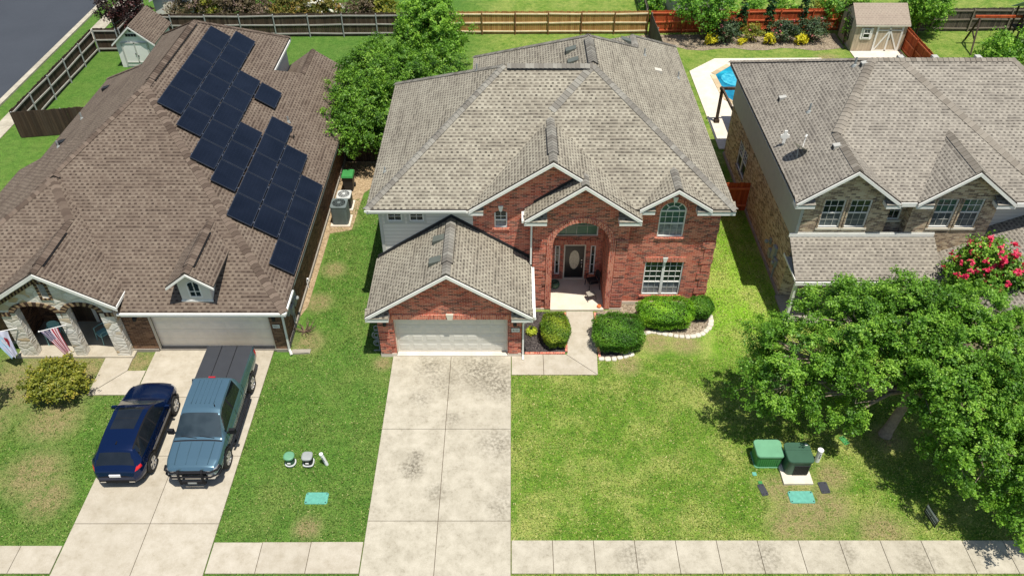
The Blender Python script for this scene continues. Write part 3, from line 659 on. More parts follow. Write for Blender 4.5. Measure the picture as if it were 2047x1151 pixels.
for p in ((-3.05,26.35,4.6),(-3.1,24.95,4.57)): roof_vent(roof1, p, (-1,0,.65))
for p in ((6.7,38.2,7.27),(8.55,38.1,6.07),(-1.6,33.9,8.46)): vent_pipe(roof1, p, .36, .04)
vent_pipe(roof1, (-5.5,29.4,5.97), .22, .04)

w = MB()
op_small = dict(u0=-.75,u1=-.2,z0=4.36,z1=5.12,h=.14); op_up = dict(u0=6.25,u1=7.37,z0=3.86,z1=5.2,h=.5); op_low = dict(u0=5.92,u1=7.64,z0=.55,z1=2.5)
bigtop = gable_top(1.65,7.93,.67,.12)
wall(w, PF(27.5), -1.66, .9, 0, bigtop, [op_small]); wall(w, PF(27.502), .9, 5.0, 5.0, lambda u: max(5.4, bigtop(u)), breaks=(1.65,))
op_arch = dict(u0=1.75,u1=4.2,z0=0,z1=3.72,h=1.22)
wall(w, PF(27.1), .9, 5.0, 0, gable_top(2.95,7.08,.7025,.12), [op_arch], reveal=.4, breaks=(2.95,))
wall(w, PL(.9), 27.1, 27.5, 0, 5.3); wall(w, PR(5.0), 27.1, 27.5, 0, 5.3)
wall(w, PF(27.5), 5.0, 8.85, 0, lambda u: max(5.42, 6.63-.12-.642*abs(u-6.81)), [op_up, op_low], breaks=(6.81,5.1,8.5))
wall(w, PR(8.85), 27.5, 42.6, 0, 5.42)
wall(w, PL(1.75), 27.5, 29.2, 0, 5.0); wall(w, PL(4.2), 27.5, 29.2, 0, 5.0)
op_door = dict(u0=2.42,u1=3.44,z0=.12,z1=2.14); op_s1 = dict(u0=2.0,u1=2.24,z0=.35,z1=2.08); op_s2 = dict(u0=3.66,u1=3.9,z0=.35,z1=2.08); op_tr = dict(u0=1.98,u1=3.94,z0=2.62,z1=3.75)
wall(w, PF(29.2), 1.75, 4.2, 0, 5.0, [op_door, op_s1, op_s2, op_tr])
gar = dict(u0=-4.95,u1=-.18,z0=0,z1=2.2); gtop = gable_top(-2.57,4.92,.657,.12)
wall(w, PF(24.1), -5.6, .4, 0, gtop, [gar], reveal=.2, breaks=(-2.57,))
wall(w, PL(-5.6), 24.1, 27.5, 0, 2.5); wall(w, PR(.4), 24.1, 27.5, 0, 2.5)
build('wall', w, M['brick_red'], H1)
w = MB(); wall(w, PF(27.5), -5.65, -1.66, 0, 5.42, [dict(u0=-5.3,u1=-4.66,z0=4.70,z1=5.18), dict(u0=-4.36,u1=-3.74,z0=4.70,z1=5.18)]); wall(w, PL(-5.65), 27.5, 38.1, 0, 5.42)
wall(w, PB(38.1), -5.65, -1.7, 0, 5.42); wall(w, PB(41.3), -1.7, 3.7, 0, 5.42); wall(w, PL(-1.7), 38.1, 41.3, 0, 5.42); wall(w, PB(42.65), 3.7, 8.85, 0, 5.42); wall(w, PL(3.7), 41.3, 42.65, 0, 5.42)
build('siding', w, M['siding'], H1)
w = MB()
for a, b in ((-5.3,-4.66),(-4.36,-3.74)):
    for q in ((a-.1,a,4.60,5.28),(b,b+.1,4.60,5.28),(a,b,4.60,4.70)): ubox(w, PF(27.5), *q, 0, .025)
ubox(w, PF(27.5), -5.65,-5.52,0,5.34,.0,.03)
build('corner_trim', w, M['siding_plain'], H1)
w = MB(); w.box(1.76,4.19,27.5,29.2,4.96,5.0); build('porch_ceiling', w, M['cream'], H1)
# soldier courses, quoins, arch ring
q = MB(); N = 26; uc, hw = 2.975, 1.225; P = PF(27.1)
for kk in range(N):
    t0, t1 = PI*kk/N, PI*(kk+1)/N
    pts = [(uc-(hw+a)*math.cos(t), 3.72+(1.22+a)*math.sin(t)) for a in (0, .26) for t in (t0+.008, t1-.008)]
    for dd0, dd1, a0 in ((-.3,.05,0),):
        q.hexa([P(*pts[0],dd1), P(*pts[1],dd1), P(*pts[1],dd0), P(*pts[0],dd0), P(*pts[2],dd1), P(*pts[3],dd1), P(*pts[3],-.0+.002), P(*pts[2],.002)])
for a, b in ((1.49,1.75),(4.2,4.46)):
    z = .1
    while z < 3.7: ubox(q, P, a, b, z, min(z+.2, 3.7), .002, .05); z += .205
build('brick_arch', q, M['brick_trim'], H1)
for a in ((PF(24.1), -5.0, -.13, 2.2, 2.46, .002, .035),(PF(27.5), 5.85, 7.71, 2.5, 2.76, .002, .03),(PF(29.2), 2.0, 3.9, 2.16, 2.4, .002, .03)): q = MB(); ubox(q, *a); build('lintel', q, M['brick_trim'], H1)
q = MB()
uc2, hw2 = 6.81, .56
for kk in range(16):
    t0, t1 = PI*kk/16, PI*(kk+1)/16
    pts = [(uc2-(hw2+a)*math.cos(t), 5.2+(.5+a)*math.sin(t)) for a in (0.005, .2) for t in (t0+.01, t1-.01)]
    P5 = PF(27.5); q.hexa([P5(*pts[0],.03), P5(*pts[1],.03), P5(*pts[1],.002), P5(*pts[0],.002), P5(*pts[2],.03), P5(*pts[3],.03), P5(*pts[3],.002), P5(*pts[2],.002)])
build('brick_arch', q, M['brick_trim'], H1)
for P, a, b, zt in ((PF(27.5),8.3,8.85,5.2),(PF(27.1),.9,1.47,4.2),(PF(27.1),4.48,5.0,4.2),(PR(8.85),27.5,28.0,5.2),(PF(24.1),-5.6,-5.0,2.0),(PF(24.1),-.13,.4,1.2)):
    z = .22; kk = 0; q = MB()
    while z+.36 < zt:
        ubox(q, P, a if kk % 2 else a+(.14 if b > 5 else 0), b if kk % 2 else b-(.14 if b < 5 and a > -6 else 0), z, z+.36, .002, .04); z += .43; kk += 1
    build('quoin', q, M['brick_red'], H1)
for a in ((-5.63,-4.95,24.07,24.3,-.05,.2),(-.18,.43,24.07,24.3,-.05,.2),(-4.94,-.19,24.06,24.42,-.05,.09),(5.0,8.88,27.47,27.6,-.05,.16),(.88,1.73,27.07,27.2,-.05,.1),(4.22,5.02,27.07,27.2,-.05,.1)): q = MB(); q.box(*a); build('foundation', q, M['concrete_clean'], H1)
q = MB(); q.box(1.755,4.195,26.98,29.2,-.05,.1); build('porch_floor', q, M['concrete_clean'], H1)
# flashing where the garage roof meets the upper walls
q = MB()
for xa, xb in ((-5.9,-2.57),(-2.57,.86)):
    za, zb = (4.92-.657*abs(x+2.57) for x in (xa, xb)); q.hexa([(xa,27.46,za-.02),(xb,27.46,zb-.02),(xb,27.497,zb-.02),(xa,27.497,za-.02),(xa,27.46,za+.16),(xb,27.46,zb+.16),(xb,27.497,zb+.16),(xa,27.497,za+.16)])
xa, xb = .9, 2.9; za, zb = 5.38+.7025*(xa-.53), 5.38+.7025*(xb-.53); q.hexa([(xa,27.46,za-.02),(xb,27.46,zb-.02),(xb,27.497,zb-.02),(xa,27.497,za-.02),(xa,27.46,za+.12),(xb,27.46,zb+.12),(xb,27.497,zb+.12),(xa,27.497,za+.12)])
build('flashing', q, M['plastic_black'], H1)
gd = garage_door(H1, PF(24.33), -4.9, -.23, .11, 2.18, 'garage_white')
q = MB()
for a in ((-4.95,-4.9,.1,2.2),(-.23,-.18,.1,2.2),(-4.9,-.23,2.15,2.2)): ubox(q, PF(24.28), *a, -.04, .02)
q.hexa([(-2.67,24.03,2.2),(-2.46,24.03,2.2),(-2.46,24.09,2.2),(-2.67,24.09,2.2),(-2.72,24.03,2.5),(-2.41,24.03,2.5),(-2.41,24.09,2.5),(-2.72,24.09,2.5)])
build('door_trim', q, M['cream'], H1)
wall_lamp(H1, PF(24.1), -5.28, 2.0); wall_lamp(H1, PF(24.1), .12, 2.0)
plaque(H1, PF(24.1), -.02, .32, 1.48, 1.7, '8325', .13)
downspout(H1, [(.95,23.85,2.45),(.95,24.0,2.3),(.47,24.05,2.05),(.47,24.05,.12),(.47,23.85,.06)]); downspout(H1, [(.62,26.95,5.15),(.82,27.03,4.9),(.82,27.03,2.75)])
window(H1, PF(27.5), -.75, -.2, 4.36, 5.12, 2, 2, split=.5, h=.14, fan=False, sill='brick_trim', keystone=True, lower='win_screen')
window(H1, PF(27.5), 6.25, 7.37, 3.86, 5.2, 4, 2, split=.52, h=.5, glass='win_green', lower='win_screen', sill='brick_trim', keystone=True, lrows=2)
window(H1, PF(27.5), 5.92, 7.64, .55, 2.5, 3, 4, units=2, split=.38, lower='win_screen', sill='brick_trim', keystone=True, lrows=2)
for a, b in ((-5.3,-4.66),(-4.36,-3.74)): window(H1, PF(27.5), a, b, 4.70, 5.18, 2, 2, split=0, depth=.06)
window(H1, PF(29.2), 1.98, 3.94, 2.62, 3.75, 4, 2, split=0, glass='win_reflect', mm=.012)
for a, b in ((2.0,2.24),(3.66,3.9)): window(H1, PF(29.2), a, b, .35, 2.08, 1, 3, split=0, depth=.07, mm=.02)
dr = MB(); ubox(dr, PF(29.2), 2.48, 3.38, .14, 2.08, -.1, -.04)
door = build('front_door', dr, M['door_black'], H1)
o = MB(); o.poly([(2.93+.235*math.cos(a), 29.235, 1.22+.56*math.sin(a)) for a in [2*PI*k/28 for k in range(28)]]); build('oval_glass', o, M['oval_glass'], door)
o = MB(); o.lathe([(.012,-.02),(.035,.0),(.03,.05),(0,.06)], (3.28,29.24,1.02), 10, axis='y'); o.lathe([(.03,-.02),(.03,.02),(0,.03)], (3.28,29.24,1.2), 10, axis='y'); o.bar((3.28,29.17,.95),(3.28,29.17,.8),.02,.03); build('handle', o, M['metal'], door)
o = MB()
for a in ((2.42,2.48,.12,2.14),(3.38,3.44,.12,2.14),(2.48,3.38,2.08,2.14)): ubox(o, PF(29.2), *a, -.08, .01)
ubox(o, PF(29.2), 2.42, 3.44, .1, .14, -.08, .06); build('door_frame', o, M['cream'], H1)

# ------------------------------------------------------------------ house on the left
H2 = thing('single_storey_house', 'brown brick single-storey house with brown shingle roof and white stone porch arches', 'house', (-17,34,0))
r = MB(); T = .1
mp, mf = .664, .512
PA=(-9.31,23.98,2.7); PBk=(-9.31,45.3,2.7); LA=(-24.56,23.98,2.7); RF=(-16.935,33.87,7.763); RB=(-16.935,41.4,7.763)
zp = lambda x: 2.7+mp*(-9.31-x); zl = lambda x: 2.7+mp*(x+24.56)
r.slab([PA,PBk,(-11.9,45.3,zp(-11.9)),(-11.9,42.06,zp(-11.9)),(-13.1,40.85,zp(-13.1)),(-13.1,45.2,zp(-13.1)),RB,RF], T)
r.slab([LA,RF,RB,(-20.5,45.2,zl(-20.5)),(-20.0,40.4,zl(-20.0)),(-24.56,45.0,2.7)], T)
zfr = lambda y: 2.7+mf*(y-23.98)
r.slab([LA,(-21.48,23.98,2.7),(-21.48,24.7,zfr(24.7)),(-16.02,24.7,zfr(24.7)),(-16.02,23.98,2.7),PA,RF], T); r.slab([RB,(-13.1,45.2,zp(-13.1)),(-20.5,45.2,zl(-20.5))], T)
r.slab([(-11.9,45.3,zp(-11.9)),(-11.9,42.06,zp(-11.9)),(-13.9,40.6,3.09),(-13.9,45.3,3.09)], T)
r.slab([(-24.56,45.0,2.7),(-20.0,45.0,2.7),(-20.0,40.4,zl(-20.0))], T)
# small hip behind the porch
AP=(-19.99,29.28,5.66); AB=(-19.99,33.5,5.66)
r.slab([(-16.0,23.86,3.12),(-18.75,23.86,4.87),(-18.75,27.4,4.87),AP,AB,(-16.0,33.5,3.12)], T)
r.slab([(-21.5,23.86,3.12),(-18.75,23.86,4.87),(-18.75,27.42,4.87),(-21.5,27.42,3.12)], T)
r.slab([AP,(-18.75,27.4,4.87),(-21.0,24.0,3.44),(-24.3,24.0,3.44)], T); r.slab([AP,AB,(-24.3,33.5,3.44),(-24.3,24.0,3.44)], T)
gable_roof(r, -13.86, -11.93, 3.96, -12.9, 4.68, 24.1, 28.0)
roof2 = build('roof', r, [M['roof_left'], M['edge_dark']], H2)
k = []; d = []
cap_line(k, PA, RF, .18, .06, .2); cap_line(k, LA, RF, .18, .06, .2); cap_line(k, RF, RB, .2, .12); ridge_vent(H2, k, d, (-16.935,34.6,7.763), (-16.935,41.1,7.763))
cap_line(k, RB, (-13.1,45.2,zp(-13.1)), .17, .07); cap_line(k, RB, (-20.5,45.2,zl(-20.5)), .17, .07); cap_line(k, (-11.9,42.1,zp(-11.9)), (-11.9,45.3,zp(-11.9)), .17, .1)
cap_line(k, AP, (-18.75,27.4,4.87), .18, .07); ridge_vent(H2, k, d, (-19.99,29.5,5.66), (-19.99,31.6,5.66)); cap_line(k, AP, (-24.3,24.0,3.44), .18, .07)
cap_line(k, (-18.75,23.9,4.87), (-18.75,27.3,4.87), .17, .1); ridge_vent(H2, k, d, (-18.75,24.4,4.87), (-18.75,26.6,4.87)); cap_line(k, (-12.9,24.12,4.68), (-12.9,27.7,4.68), .17, .11); ridge_vent(H2, k, d, (-12.9,24.6,4.68), (-12.9,26.9,4.68))
cap_line(k, (-24.56,45.0,2.7), (-20.0,40.4,zl(-20.0)), .17, .07)
for q in k: build('ridge_cap', q, M['cap_left'], roof2)
for q in d: build('ridge_vent', q, M['black'], roof2)
for p in ((-23.1,41.7),(-23.0,35.6)): roof_vent(roof2, (p[0],p[1],zl(p[0])), (-1,0,mp), 'black', .2)
for p in ((-22.9,38.0),(-22.9,35.1)): vent_pipe(roof2, (p[0],p[1],zl(p[0])), .35, .045)
for p in ((-11.6,36.9),): vent_pipe(roof2, (p[0],p[1],zp(p[0])), .3, .045)
roof_vent(roof2, (-10.9,34.3,zp(-10.9)), (1,0,mp), 'bark', .2); roof_vent(roof2, (-11.3,35.8,zp(-11.3)), (1,0,mp), 'cap_left', .16)
t = MB()
rake(t,-21.5,3.12,-18.75,4.87,23.82,.17); rake(t,-16.0,3.12,-18.75,4.87,23.82,.17); rake(t,-13.86,3.96,-12.9,4.68,24.06,.1,.04); rake(t,-11.93,3.96,-12.9,4.68,24.06,.1,.04)
t.box(-16.05,-9.3,23.95,24.0,2.45,2.65); t.box(-9.40,-9.35,26.0,45.2,2.42,2.58); t.box(-24.6,-24.55,24,45,2.42,2.6); t.box(-13.12,-13.06,40.9,45.2,4.98,5.1)
t.hexa([(-16.02,23.86,3.0),(-15.97,23.86,3.0),(-15.97,25.0,3.0),(-16.02,25.0,3.0),(-16.02,23.86,3.12),(-15.97,23.86,3.12),(-15.97,25.0,3.12),(-16.02,25.0,3.12)])
build('fascia', t, M['white'], H2)
g = MB(); g.box(-16.15,-9.25,23.88,23.945,2.57,2.66); g.box(-9.29,-9.22,23.95,25.4,2.57,2.66); build('gutter', g, M['white'], H2)
s = MB(); s.box(-16.0,-9.35,24.0,24.39,2.46,2.5); s.box(-9.72,-9.36,24.4,45,2.42,2.46); build('soffit', s, M['soffit'], H2)
downspout(H2, [(-9.3,23.95,2.5),(-9.55,24.3,2.3),(-9.62,24.33,.2),(-9.5,24.1,.1)])
w = MB(); gar = dict(u0=-15.28,u1=-10.2,z0=0,z1=2.15)
wall(w, PF(24.4), -16.35, -9.73, 0, 2.6, [gar], reveal=.2); wall(w, PR(-9.73), 24.4, 45.0, 0, 2.6); wall(w, PL(-16.35), 24.4, 26.2, 0, 3.0)
wall(w, PF(26.2), -24.2, -16.35, 0, 3.0, [dict(u0=-17.75,u1=-16.85,z0=.75,z1=2.2), dict(u0=-19.65,u1=-18.65,z0=.12,z1=2.2)]); wall(w, PL(-24.2), 26.2, 44.7, 0, 2.6); wall(w, PB(44.9), -24.2, -9.73, 0, 2.6)
wall(w, PF(24.9), -23.6, -21.1, 0, 2.75); wall(w, PR(-21.1), 24.9, 26.2, 0, 2.75)
build('wall', w, M['brick_brown'], H2)
w = MB(); wall(w, PR(-13.4), 40.6, 45, 2.6, 5.1); wall(w, PB(44.95), -20, -13.4, 2.6, 5.1); wall(w, PL(-20.1), 40.4, 44.95, 2.6, 5.3)
build('siding', w, M['siding_plain'], H2); w = MB(); M['dormer_wall'] = plain('dormer_boards', hx(222,216,204,.85), .7, var=.05)
wall(w, PF(24.42), -13.52, -12.28, 2.6, gable_top(-12.9,4.68,.75,.1), [dict(u0=-13.17,u1=-12.63,z0=3.12,z1=3.72,h=.24)], reveal=.04, breaks=(-12.9,))
wall(w, PL(-13.52), 24.42, 27, 2.5, 4.2); wall(w, PR(-12.28), 24.42, 27, 2.5, 4.2)
build('dormer', w, M['dormer_wall'], H2)
window(H2, PF(24.42), -13.17, -12.63, 3.12, 3.72, 2, 2, split=0, h=.24, depth=.03, fan=False, label='small arched dormer window above the garage', mm=.03)
t = MB(); ubox(t, PF(24.42), -13.55, -12.25, 2.85, 2.98, .002, .04); build('dormer_sill', t, M['white'], H2)
# porch front: stone gable on three stone piers with banded brick arches
st = MB(); P = PF(24.05)
o1 = dict(u0=-20.38,u1=-18.72,z0=0,z1=2.6,h=.40); o2 = dict(u0=-18.28,u1=-16.95,z0=0,z1=2.6,h=.40); ov = dict(u0=-18.92,u1=-18.62,z0=3.42,z1=4.15)
wall(st, P, -21.02, -16.38, 0, gable_top(-18.75,4.87,.636,.12), [o1, o2, ov], reveal=.36, breaks=(-18.75,))
wall(st, PL(-21.02), 24.05, 24.41, 0, 3.1); wall(st, PR(-16.38), 24.05, 24.41, 0, 3.1); wall(st, PB(24.41), -21.02, -16.38, 3.0, 3.2, [])
for a, b in ((-21.02,-20.38),(-18.72,-18.28),(-16.95,-16.38)): wall(st, PB(24.41), a, b, 0, 2.62)
build('stone_porch', st, M['stone_white'], H2, bevel=.03)
n = NT('alternating_brick'); n.set(n.mix(n.math('LESS_THAN', n.attr(), .5), hx(172,146,112,.7), hx(78,58,48,.7)), .9, 0, .2); M['brick_alt'] = n.mat
for o in (o1, o2):
    bb = MB()
    uc = (o['u0']+o['u1'])/2; hw = (o['u1']-o['u0'])/2; N = 19
    for kk in range(N):
        t0, t1 = PI*kk/N, PI*(kk+1)/N
        pts = [(uc-(hw+a)*math.cos(t), 2.6+(.40+a*.85)*math.sin(t)) for a in (0, .22) for t in (t0+.006, t1-.006)]
        bb.hexa([P(*pts[0],.04), P(*pts[1],.04), P(*pts[1],-.3), P(*pts[0],-.3), P(*pts[2],.04), P(*pts[3],.04), P(*pts[3],.002), P(*pts[2],.002)], 0, [.1,.9][kk % 2])
    build('brick_arch', bb, M['brick_alt'], H2)
bb = MB()
for a, b in ((-21.04,-20.6),(-18.5,-18.5+.001),(-16.73,-16.36)):
    n_ = max(2, int((b-a)/.085))
    for kk in range(n_): ubox(bb, P, a+(b-a)*kk/n_+.006, a+(b-a)*(kk+1)/n_-.006, 2.42, 2.62, .002, .045, 0, [.1,.9][kk % 2])
for kk in range(30):
    a = -21.0+kk*.088; z = 4.87-.12-.24-.636*abs(a+18.75)
    if z > 3.0: bb.hexa([P(a,z-.17,.04), P(a+.075,z-.17+.048,.04), P(a+.075,z-.17+.048,.002), P(a,z-.17,.002), P(a,z,.04), P(a+.075,z+.048,.04), P(a+.075,z+.048,.002), P(a,z,.002)], 0, [.1,.9][kk % 2])
for q in ((-19.02,-18.92),(-18.62,-18.52)):
    for kk in range(9): ubox(bb, P, q[0], q[1], 3.42+kk*.082, 3.42+kk*.082+.07, .002, .04, 0, [.1,.9][kk % 2])
for kk in range(6): ubox(bb, P, -19.02+kk*.084, -19.02+kk*.084+.072, 3.315, 3.41, .002, .04, 0, [.1,.9][kk % 2]); ubox(bb, P, -19.02+kk*.084, -19.02+kk*.084+.072, 4.16, 4.26, .002, .04, 0, [.1,.9][kk % 2])
build('brick_band', bb, M['brick_alt'], H2)
v = MB()
for kk in range(9): v.hexa([P(-18.9,3.43+kk*.08,-.06), P(-18.64,3.43+kk*.08,-.06), P(-18.64,3.43+kk*.08,-.09), P(-18.9,3.43+kk*.08,-.09), P(-18.9,3.49+kk*.08,-.02), P(-18.64,3.49+kk*.08,-.02), P(-18.64,3.5+kk*.08,-.05), P(-18.9,3.5+kk*.08,-.05)])
ubox(v, P, -18.92, -18.62, 3.42, 4.15, -.12, -.1); build('gable_vent', v, M['siding_plain'], H2)
f = MB(); f.box(-21.3,-16.25,23.98,26.2,-.05,.1); build('porch_floor', f, M['concrete'], H2)
for a in ((-16.37,-15.28,24.36,24.6,-.05,.17),(-10.2,-9.69,24.36,24.6,-.05,.17),(-15.27,-10.21,24.43,24.7,-.05,.09),(-9.75,-9.66,24.6,45,-.05,.17),(-23.6,-21.3,24.86,24.95,-.05,.17)): q = MB(); q.box(*a); build('foundation', q, M['slab_grey'], H2)
garage_door(H2, PF(24.62), -15.24, -10.24, .11, 2.13, 'garage_tan')
q = MB(); ubox(q, PF(24.5), -15.3, -15.22, .1, 2.15, -.05, .06); ubox(q, PF(24.5), -10.26, -10.18, .1, 2.15, -.05, .06); build('door_trim', q, M['cream'], H2)
wall_lamp(H2, PF(24.4), -9.95, 2.0); wall_lamp(H2, PF(24.4), -15.75, 2.0)
plaque(H2, PF(24.4), -10.1, -9.8, 1.42, 1.62, '8321', .12)
window(H2, PF(26.2), -17.75, -16.85, .75, 2.2, 3, 3, split=.5, sill='cream', lrows=3)
dr = MB(); ubox(dr, PF(26.2), -19.6, -18.7, .12, 2.15, -.08, -.03); door = build('front_door', dr, M['wood_dark'], H2)
o = MB()
for a in ((-19.7,-19.6,.1,2.25),(-18.7,-18.55,.1,2.25),(-19.6,-18.7,2.15,2.25)): ubox(o, PF(26.2), *a, -.03, .03)
build('door_frame', o, M['white'], H2)
# meters and conduits on the side wall of the left-hand house
P = PR(-9.73); mt = MB()
ubox(mt, P, 26.2, 26.55, 1.0, 1.7, 0, .14); ubox(mt, P, 25.75, 26.05, .9, 1.3, 0, .12); mt.lathe([(.1,0),(.1,.12),(.05,.17),(0,.17)], (-9.6,26.38,1.35), 14, axis='x'); ubox(mt, P, 26.35, 26.4, 1.7, 2.5, .02, .07); ubox(mt, P, 25.9, 25.94, .05, .9, .02, .06); ubox(mt, P, 26.1, 26.14, .05, 1.0, .02, .06)
ubox(mt, P, 25.3, 25.55, 1.25, 1.6, 0, .1)
build('electric_meter', mt, M['galv'], H2)

# solar panels, each clamped to the roof on its own
pan = MB(); pan.box(-.84,.84,-.565,.565,.0,.04)
def solar(Y, s, first=[None]):
    c = math.hypot(1, mp); d = s/c; x = -9.31-d; z = 2.7+mp*d
    if first[0] is None:
        b = MB(); b.box(-.81,.81,-.535,.535,.012,.042); o = build('solar_panel', b, M['panel'], world=False)
        tag(o, 'black solar panel clamped to the right-hand slope of the brown shingle roof', 'solar panel', 'solar panels on the brown roof')
        f = MB()
        for a in ((-.84,.84,-.565,-.537),(-.84,.84,.537,.565),(-.84,-.812,-.537,.537),(.812,.84,-.537,.537)): f.box(*a, 0, .046)
        build('frame', f, M['panel_frame'], o, world=False)
        f = MB()
        for a in (-.5,.5):
            f.box(a-.03,a+.03,-.59,.59,-.045,-.004)
        build('rail', f, M['rail_alu'], o, world=False); first[0] = o
    else: o = copy_tree(first[0])
    ang = math.atan(mp); nrm = Vector((mp/c, 0, 1/c))
    xa = Vector((0,1,0)); ya = Vector((-1/c, 0, mp/c))
    R = Matrix((xa, ya, xa.cross(ya))).transposed()
    if R.col[2].z < 0: ya = -ya; R = Matrix((xa, ya, xa.cross(ya))).transposed()
    p = Vector((x, Y, z))+R.col[2]*.12
    o.matrix_world = Matrix.Translation(p) @ R.to_4x4(); return o
for s0, y0, nP in ((7.17,32.92,5),(6.0,32.05,6),(4.83,30.3,5),(3.66,29.5,3),(3.62,37.16,1),(2.45,27.82,5),(1.27,27.86,4),(.1,26.12,4)):
    for i in range(nP): solar(y0+.86+i*1.722, s0+.58)

# ------------------------------------------------------------------ house on the right
H3 = thing('brick_and_siding_house', 'two-storey tan brick house with pale siding, tan shingle roof and twin front gables', 'house', (19,34,0))
r = MB(); f3 = .483; m3 = .72
LF=(11.95,27.66,5.6); LB=(11.95,41.1,5.6); T1=(16.48,34.38,8.86); T2=(22.9,34.38,8.86); RFt=(27.4,27.66,5.6); RBt=(27.4,41.1,5.6)
r.slab([LF,LB,T1], .1); z3f = lambda y: 5.6+f3*(y-27.66)
r.slab([(12.206,28.04,z3f(28.04)),(16.07,28.04,z3f(28.04)),(16.33,27.66,5.6),(17.05,27.66,5.6),(17.3,28.04,z3f(28.04)),(20.92,28.04,z3f(28.04)),(21.17,27.66,5.6),RFt,T2,T1], .1); r.slab([T1,LB,RBt,T2], .1); r.slab([T2,RBt,RFt], .1)
gable_roof(r, 11.955, 16.33, 5.605, 14.14, 7.19, 27.6, 31.0)
gable_roof(r, 17.05, 21.17, 5.605, 19.11, 7.15, 27.58, 31.0)
r.slab([(12.2,26.15,2.55),(18.55,26.15,2.55),(18.55,28.0,3.58),(12.2,28.0,3.58)], .1)
r.slab([(18.75,23.6,2.55),(18.75,28.6,2.55),(24.2,28.6,5.0),(24.2,23.6,5.0)], .1); r.slab([(29.6,23.6,2.55),(29.6,28.6,2.55),(24.2,28.6,5.0),(24.2,23.6,5.0)], .1)
t = MB()
for a, b in ((11.93,12.75),(15.75,16.36),(17.03,17.75),(20.4,21.2)): cornice_return(r, t, a, b, 27.6, 28.0, 5.65)
roof3 = build('roof', r, [M['roof_right'], M['edge_dark']], H3)
rake(t,11.955,5.605,14.14,7.19,27.55); rake(t,16.33,5.605,14.14,7.19,27.55); rake(t,17.05,5.605,19.11,7.15,27.53); rake(t,21.17,5.605,19.11,7.15,27.53)
t.box(12.2,18.55,26.08,26.13,2.32,2.5); t.box(12.16,12.19,26.15,28.0,2.5,2.6); t.box(12.0,12.05,27.7,41.1,5.36,5.5); t.box(21.2,27.4,27.6,27.65,5.36,5.55); t.box(16.34,17.03,27.62,27.67,5.36,5.55)
t.box(12.15,18.5,27.93,27.985,3.55,3.72); t.box(18.7,18.75,23.6,28.4,2.35,2.5)
build('fascia', t, M['white'], H3)
s = MB(); s.box(11.96,12.4,27.7,41.0,5.38,5.42); s.box(12.25,18.5,26.15,28.0,2.36,2.40); build('soffit', s, M['soffit'], H3)
k = []
cap_line(k, (14.13,30.6,7.2), T1, .2, .05, .24); cap_line(k, T1, T2, .2, .1, .24); cap_line(k, (14.14,27.65,7.19),(14.14,30.7,7.19), .2, .145, .24); cap_line(k, (19.11,27.63,7.15),(19.11,30.9,7.15), .2, .145, .24)
cap_line(k, LB, T1, .18, .07, .24); cap_line(k, (21.9,28.9,6.199), (17.7,34.3,8.81), .17, .0, .24, .012, nrm=(0,-f3,1)); cap_line(k, T2, RFt, .18, .07, .24); cap_line(k, (24.2,23.6,5.0), (24.2,28.3,5.0), .18, .08)
for q in k: build('ridge_cap', q, M['cap_right'], roof3)
z3 = lambda x: 5.6+m3*(x-11.95)
for p in ((13.1,35.2),(13.9,29.75),(16.15,34.3)): roof_vent(roof3, (p[0],p[1],z3(p[0])), (-1,0,m3), 'vent_pale', .16)
for p in ((13.7,33.1),(15.85,34.6)): vent_pipe(roof3, (p[0],p[1],z3(p[0])), .4, .05)
for p in ((18.0,34.9),(19.6,34.9),(21.6,34.9)): roof_vent(roof3, (p[0],p[1],8.62), (0,1,f3), 'vent_pale', .16)
w = MB()
w1=dict(u0=13.3,u1=14.22,z0=4.0,z1=5.45); w2=dict(u0=14.42,u1=15.34,z0=4.0,z1=5.45); w3=dict(u0=18.1,u1=19.0,z0=4.0,z1=5.5); w4=dict(u0=19.22,u1=20.1,z0=4.0,z1=5.5); w5=dict(u0=16.42,u1=16.98,z0=4.1,z1=5.0)
wall(w, PF(28.0), 12.45, 16.2, 0, lambda u: max(5.42, 7.19-.12-.725*abs(u-14.14)), [w1, w2], breaks=(14.14,)); wall(w, PF(28.45), 16.2, 17.15, 3.0, 5.42, [w5]); wall(w, PR(16.2), 28.0, 28.45, 3, 5.42); wall(w, PL(17.15), 28.0, 28.45, 3, 5.42)
wall(w, PF(28.0), 17.15, 20.75, 0, lambda u: max(5.42, 7.15-.12-.75*abs(u-19.11)), [w3, w4], breaks=(19.11,)); wall(w, PF(28.003), 16.2, 17.15, 0, 3.4)
wall(w, PL(12.47), 28.0, 40.7, 0, 3.3, [dict(u0=36.4,u1=38.2,z0=.9,z1=2.5)])
wall(w, PB(40.7), 12.47, 27, 0, 3.3); wall(w, PF(24.0), 19.1, 29.2, 0, lambda u: 4.85-.454*abs(u-24.2), breaks=(24.2,)); wall(w, PL(19.1), 24.0, 28.0, 0, 2.5)
build('wall', w, M['brick_tan'], H3)
w = MB(); wall(w, PL(12.4), 27.98, 40.75, 3.3, 5.42); w.quad((12.4,27.98,3.3),(12.47,27.98,3.3),(12.47,40.75,3.3),(12.4,40.75,3.3)); build('side_panel', w, M['siding_plain'], H3)
w = MB(); wall(w, PF(28.6), 20.75, 27.2, 2.5, 5.42); wall(w, PR(20.75), 28.0, 28.6, 2.5, 5.42); wall(w, PR(27.2), 28.6, 40.7, 0, 5.42); wall(w, PB(40.75), 12.4, 27.2, 3.3, 5.42); build('siding', w, M['siding'], H3)
t = MB(); ubox(t, PF(27.98), 12.38, 12.5, 3.6, 5.3, 0, .03); ubox(t, PF(28.0), 12.46, 18.5, 3.62, 3.76, .002, .05); build('corner_trim', t, M['siding_plain'], H3)
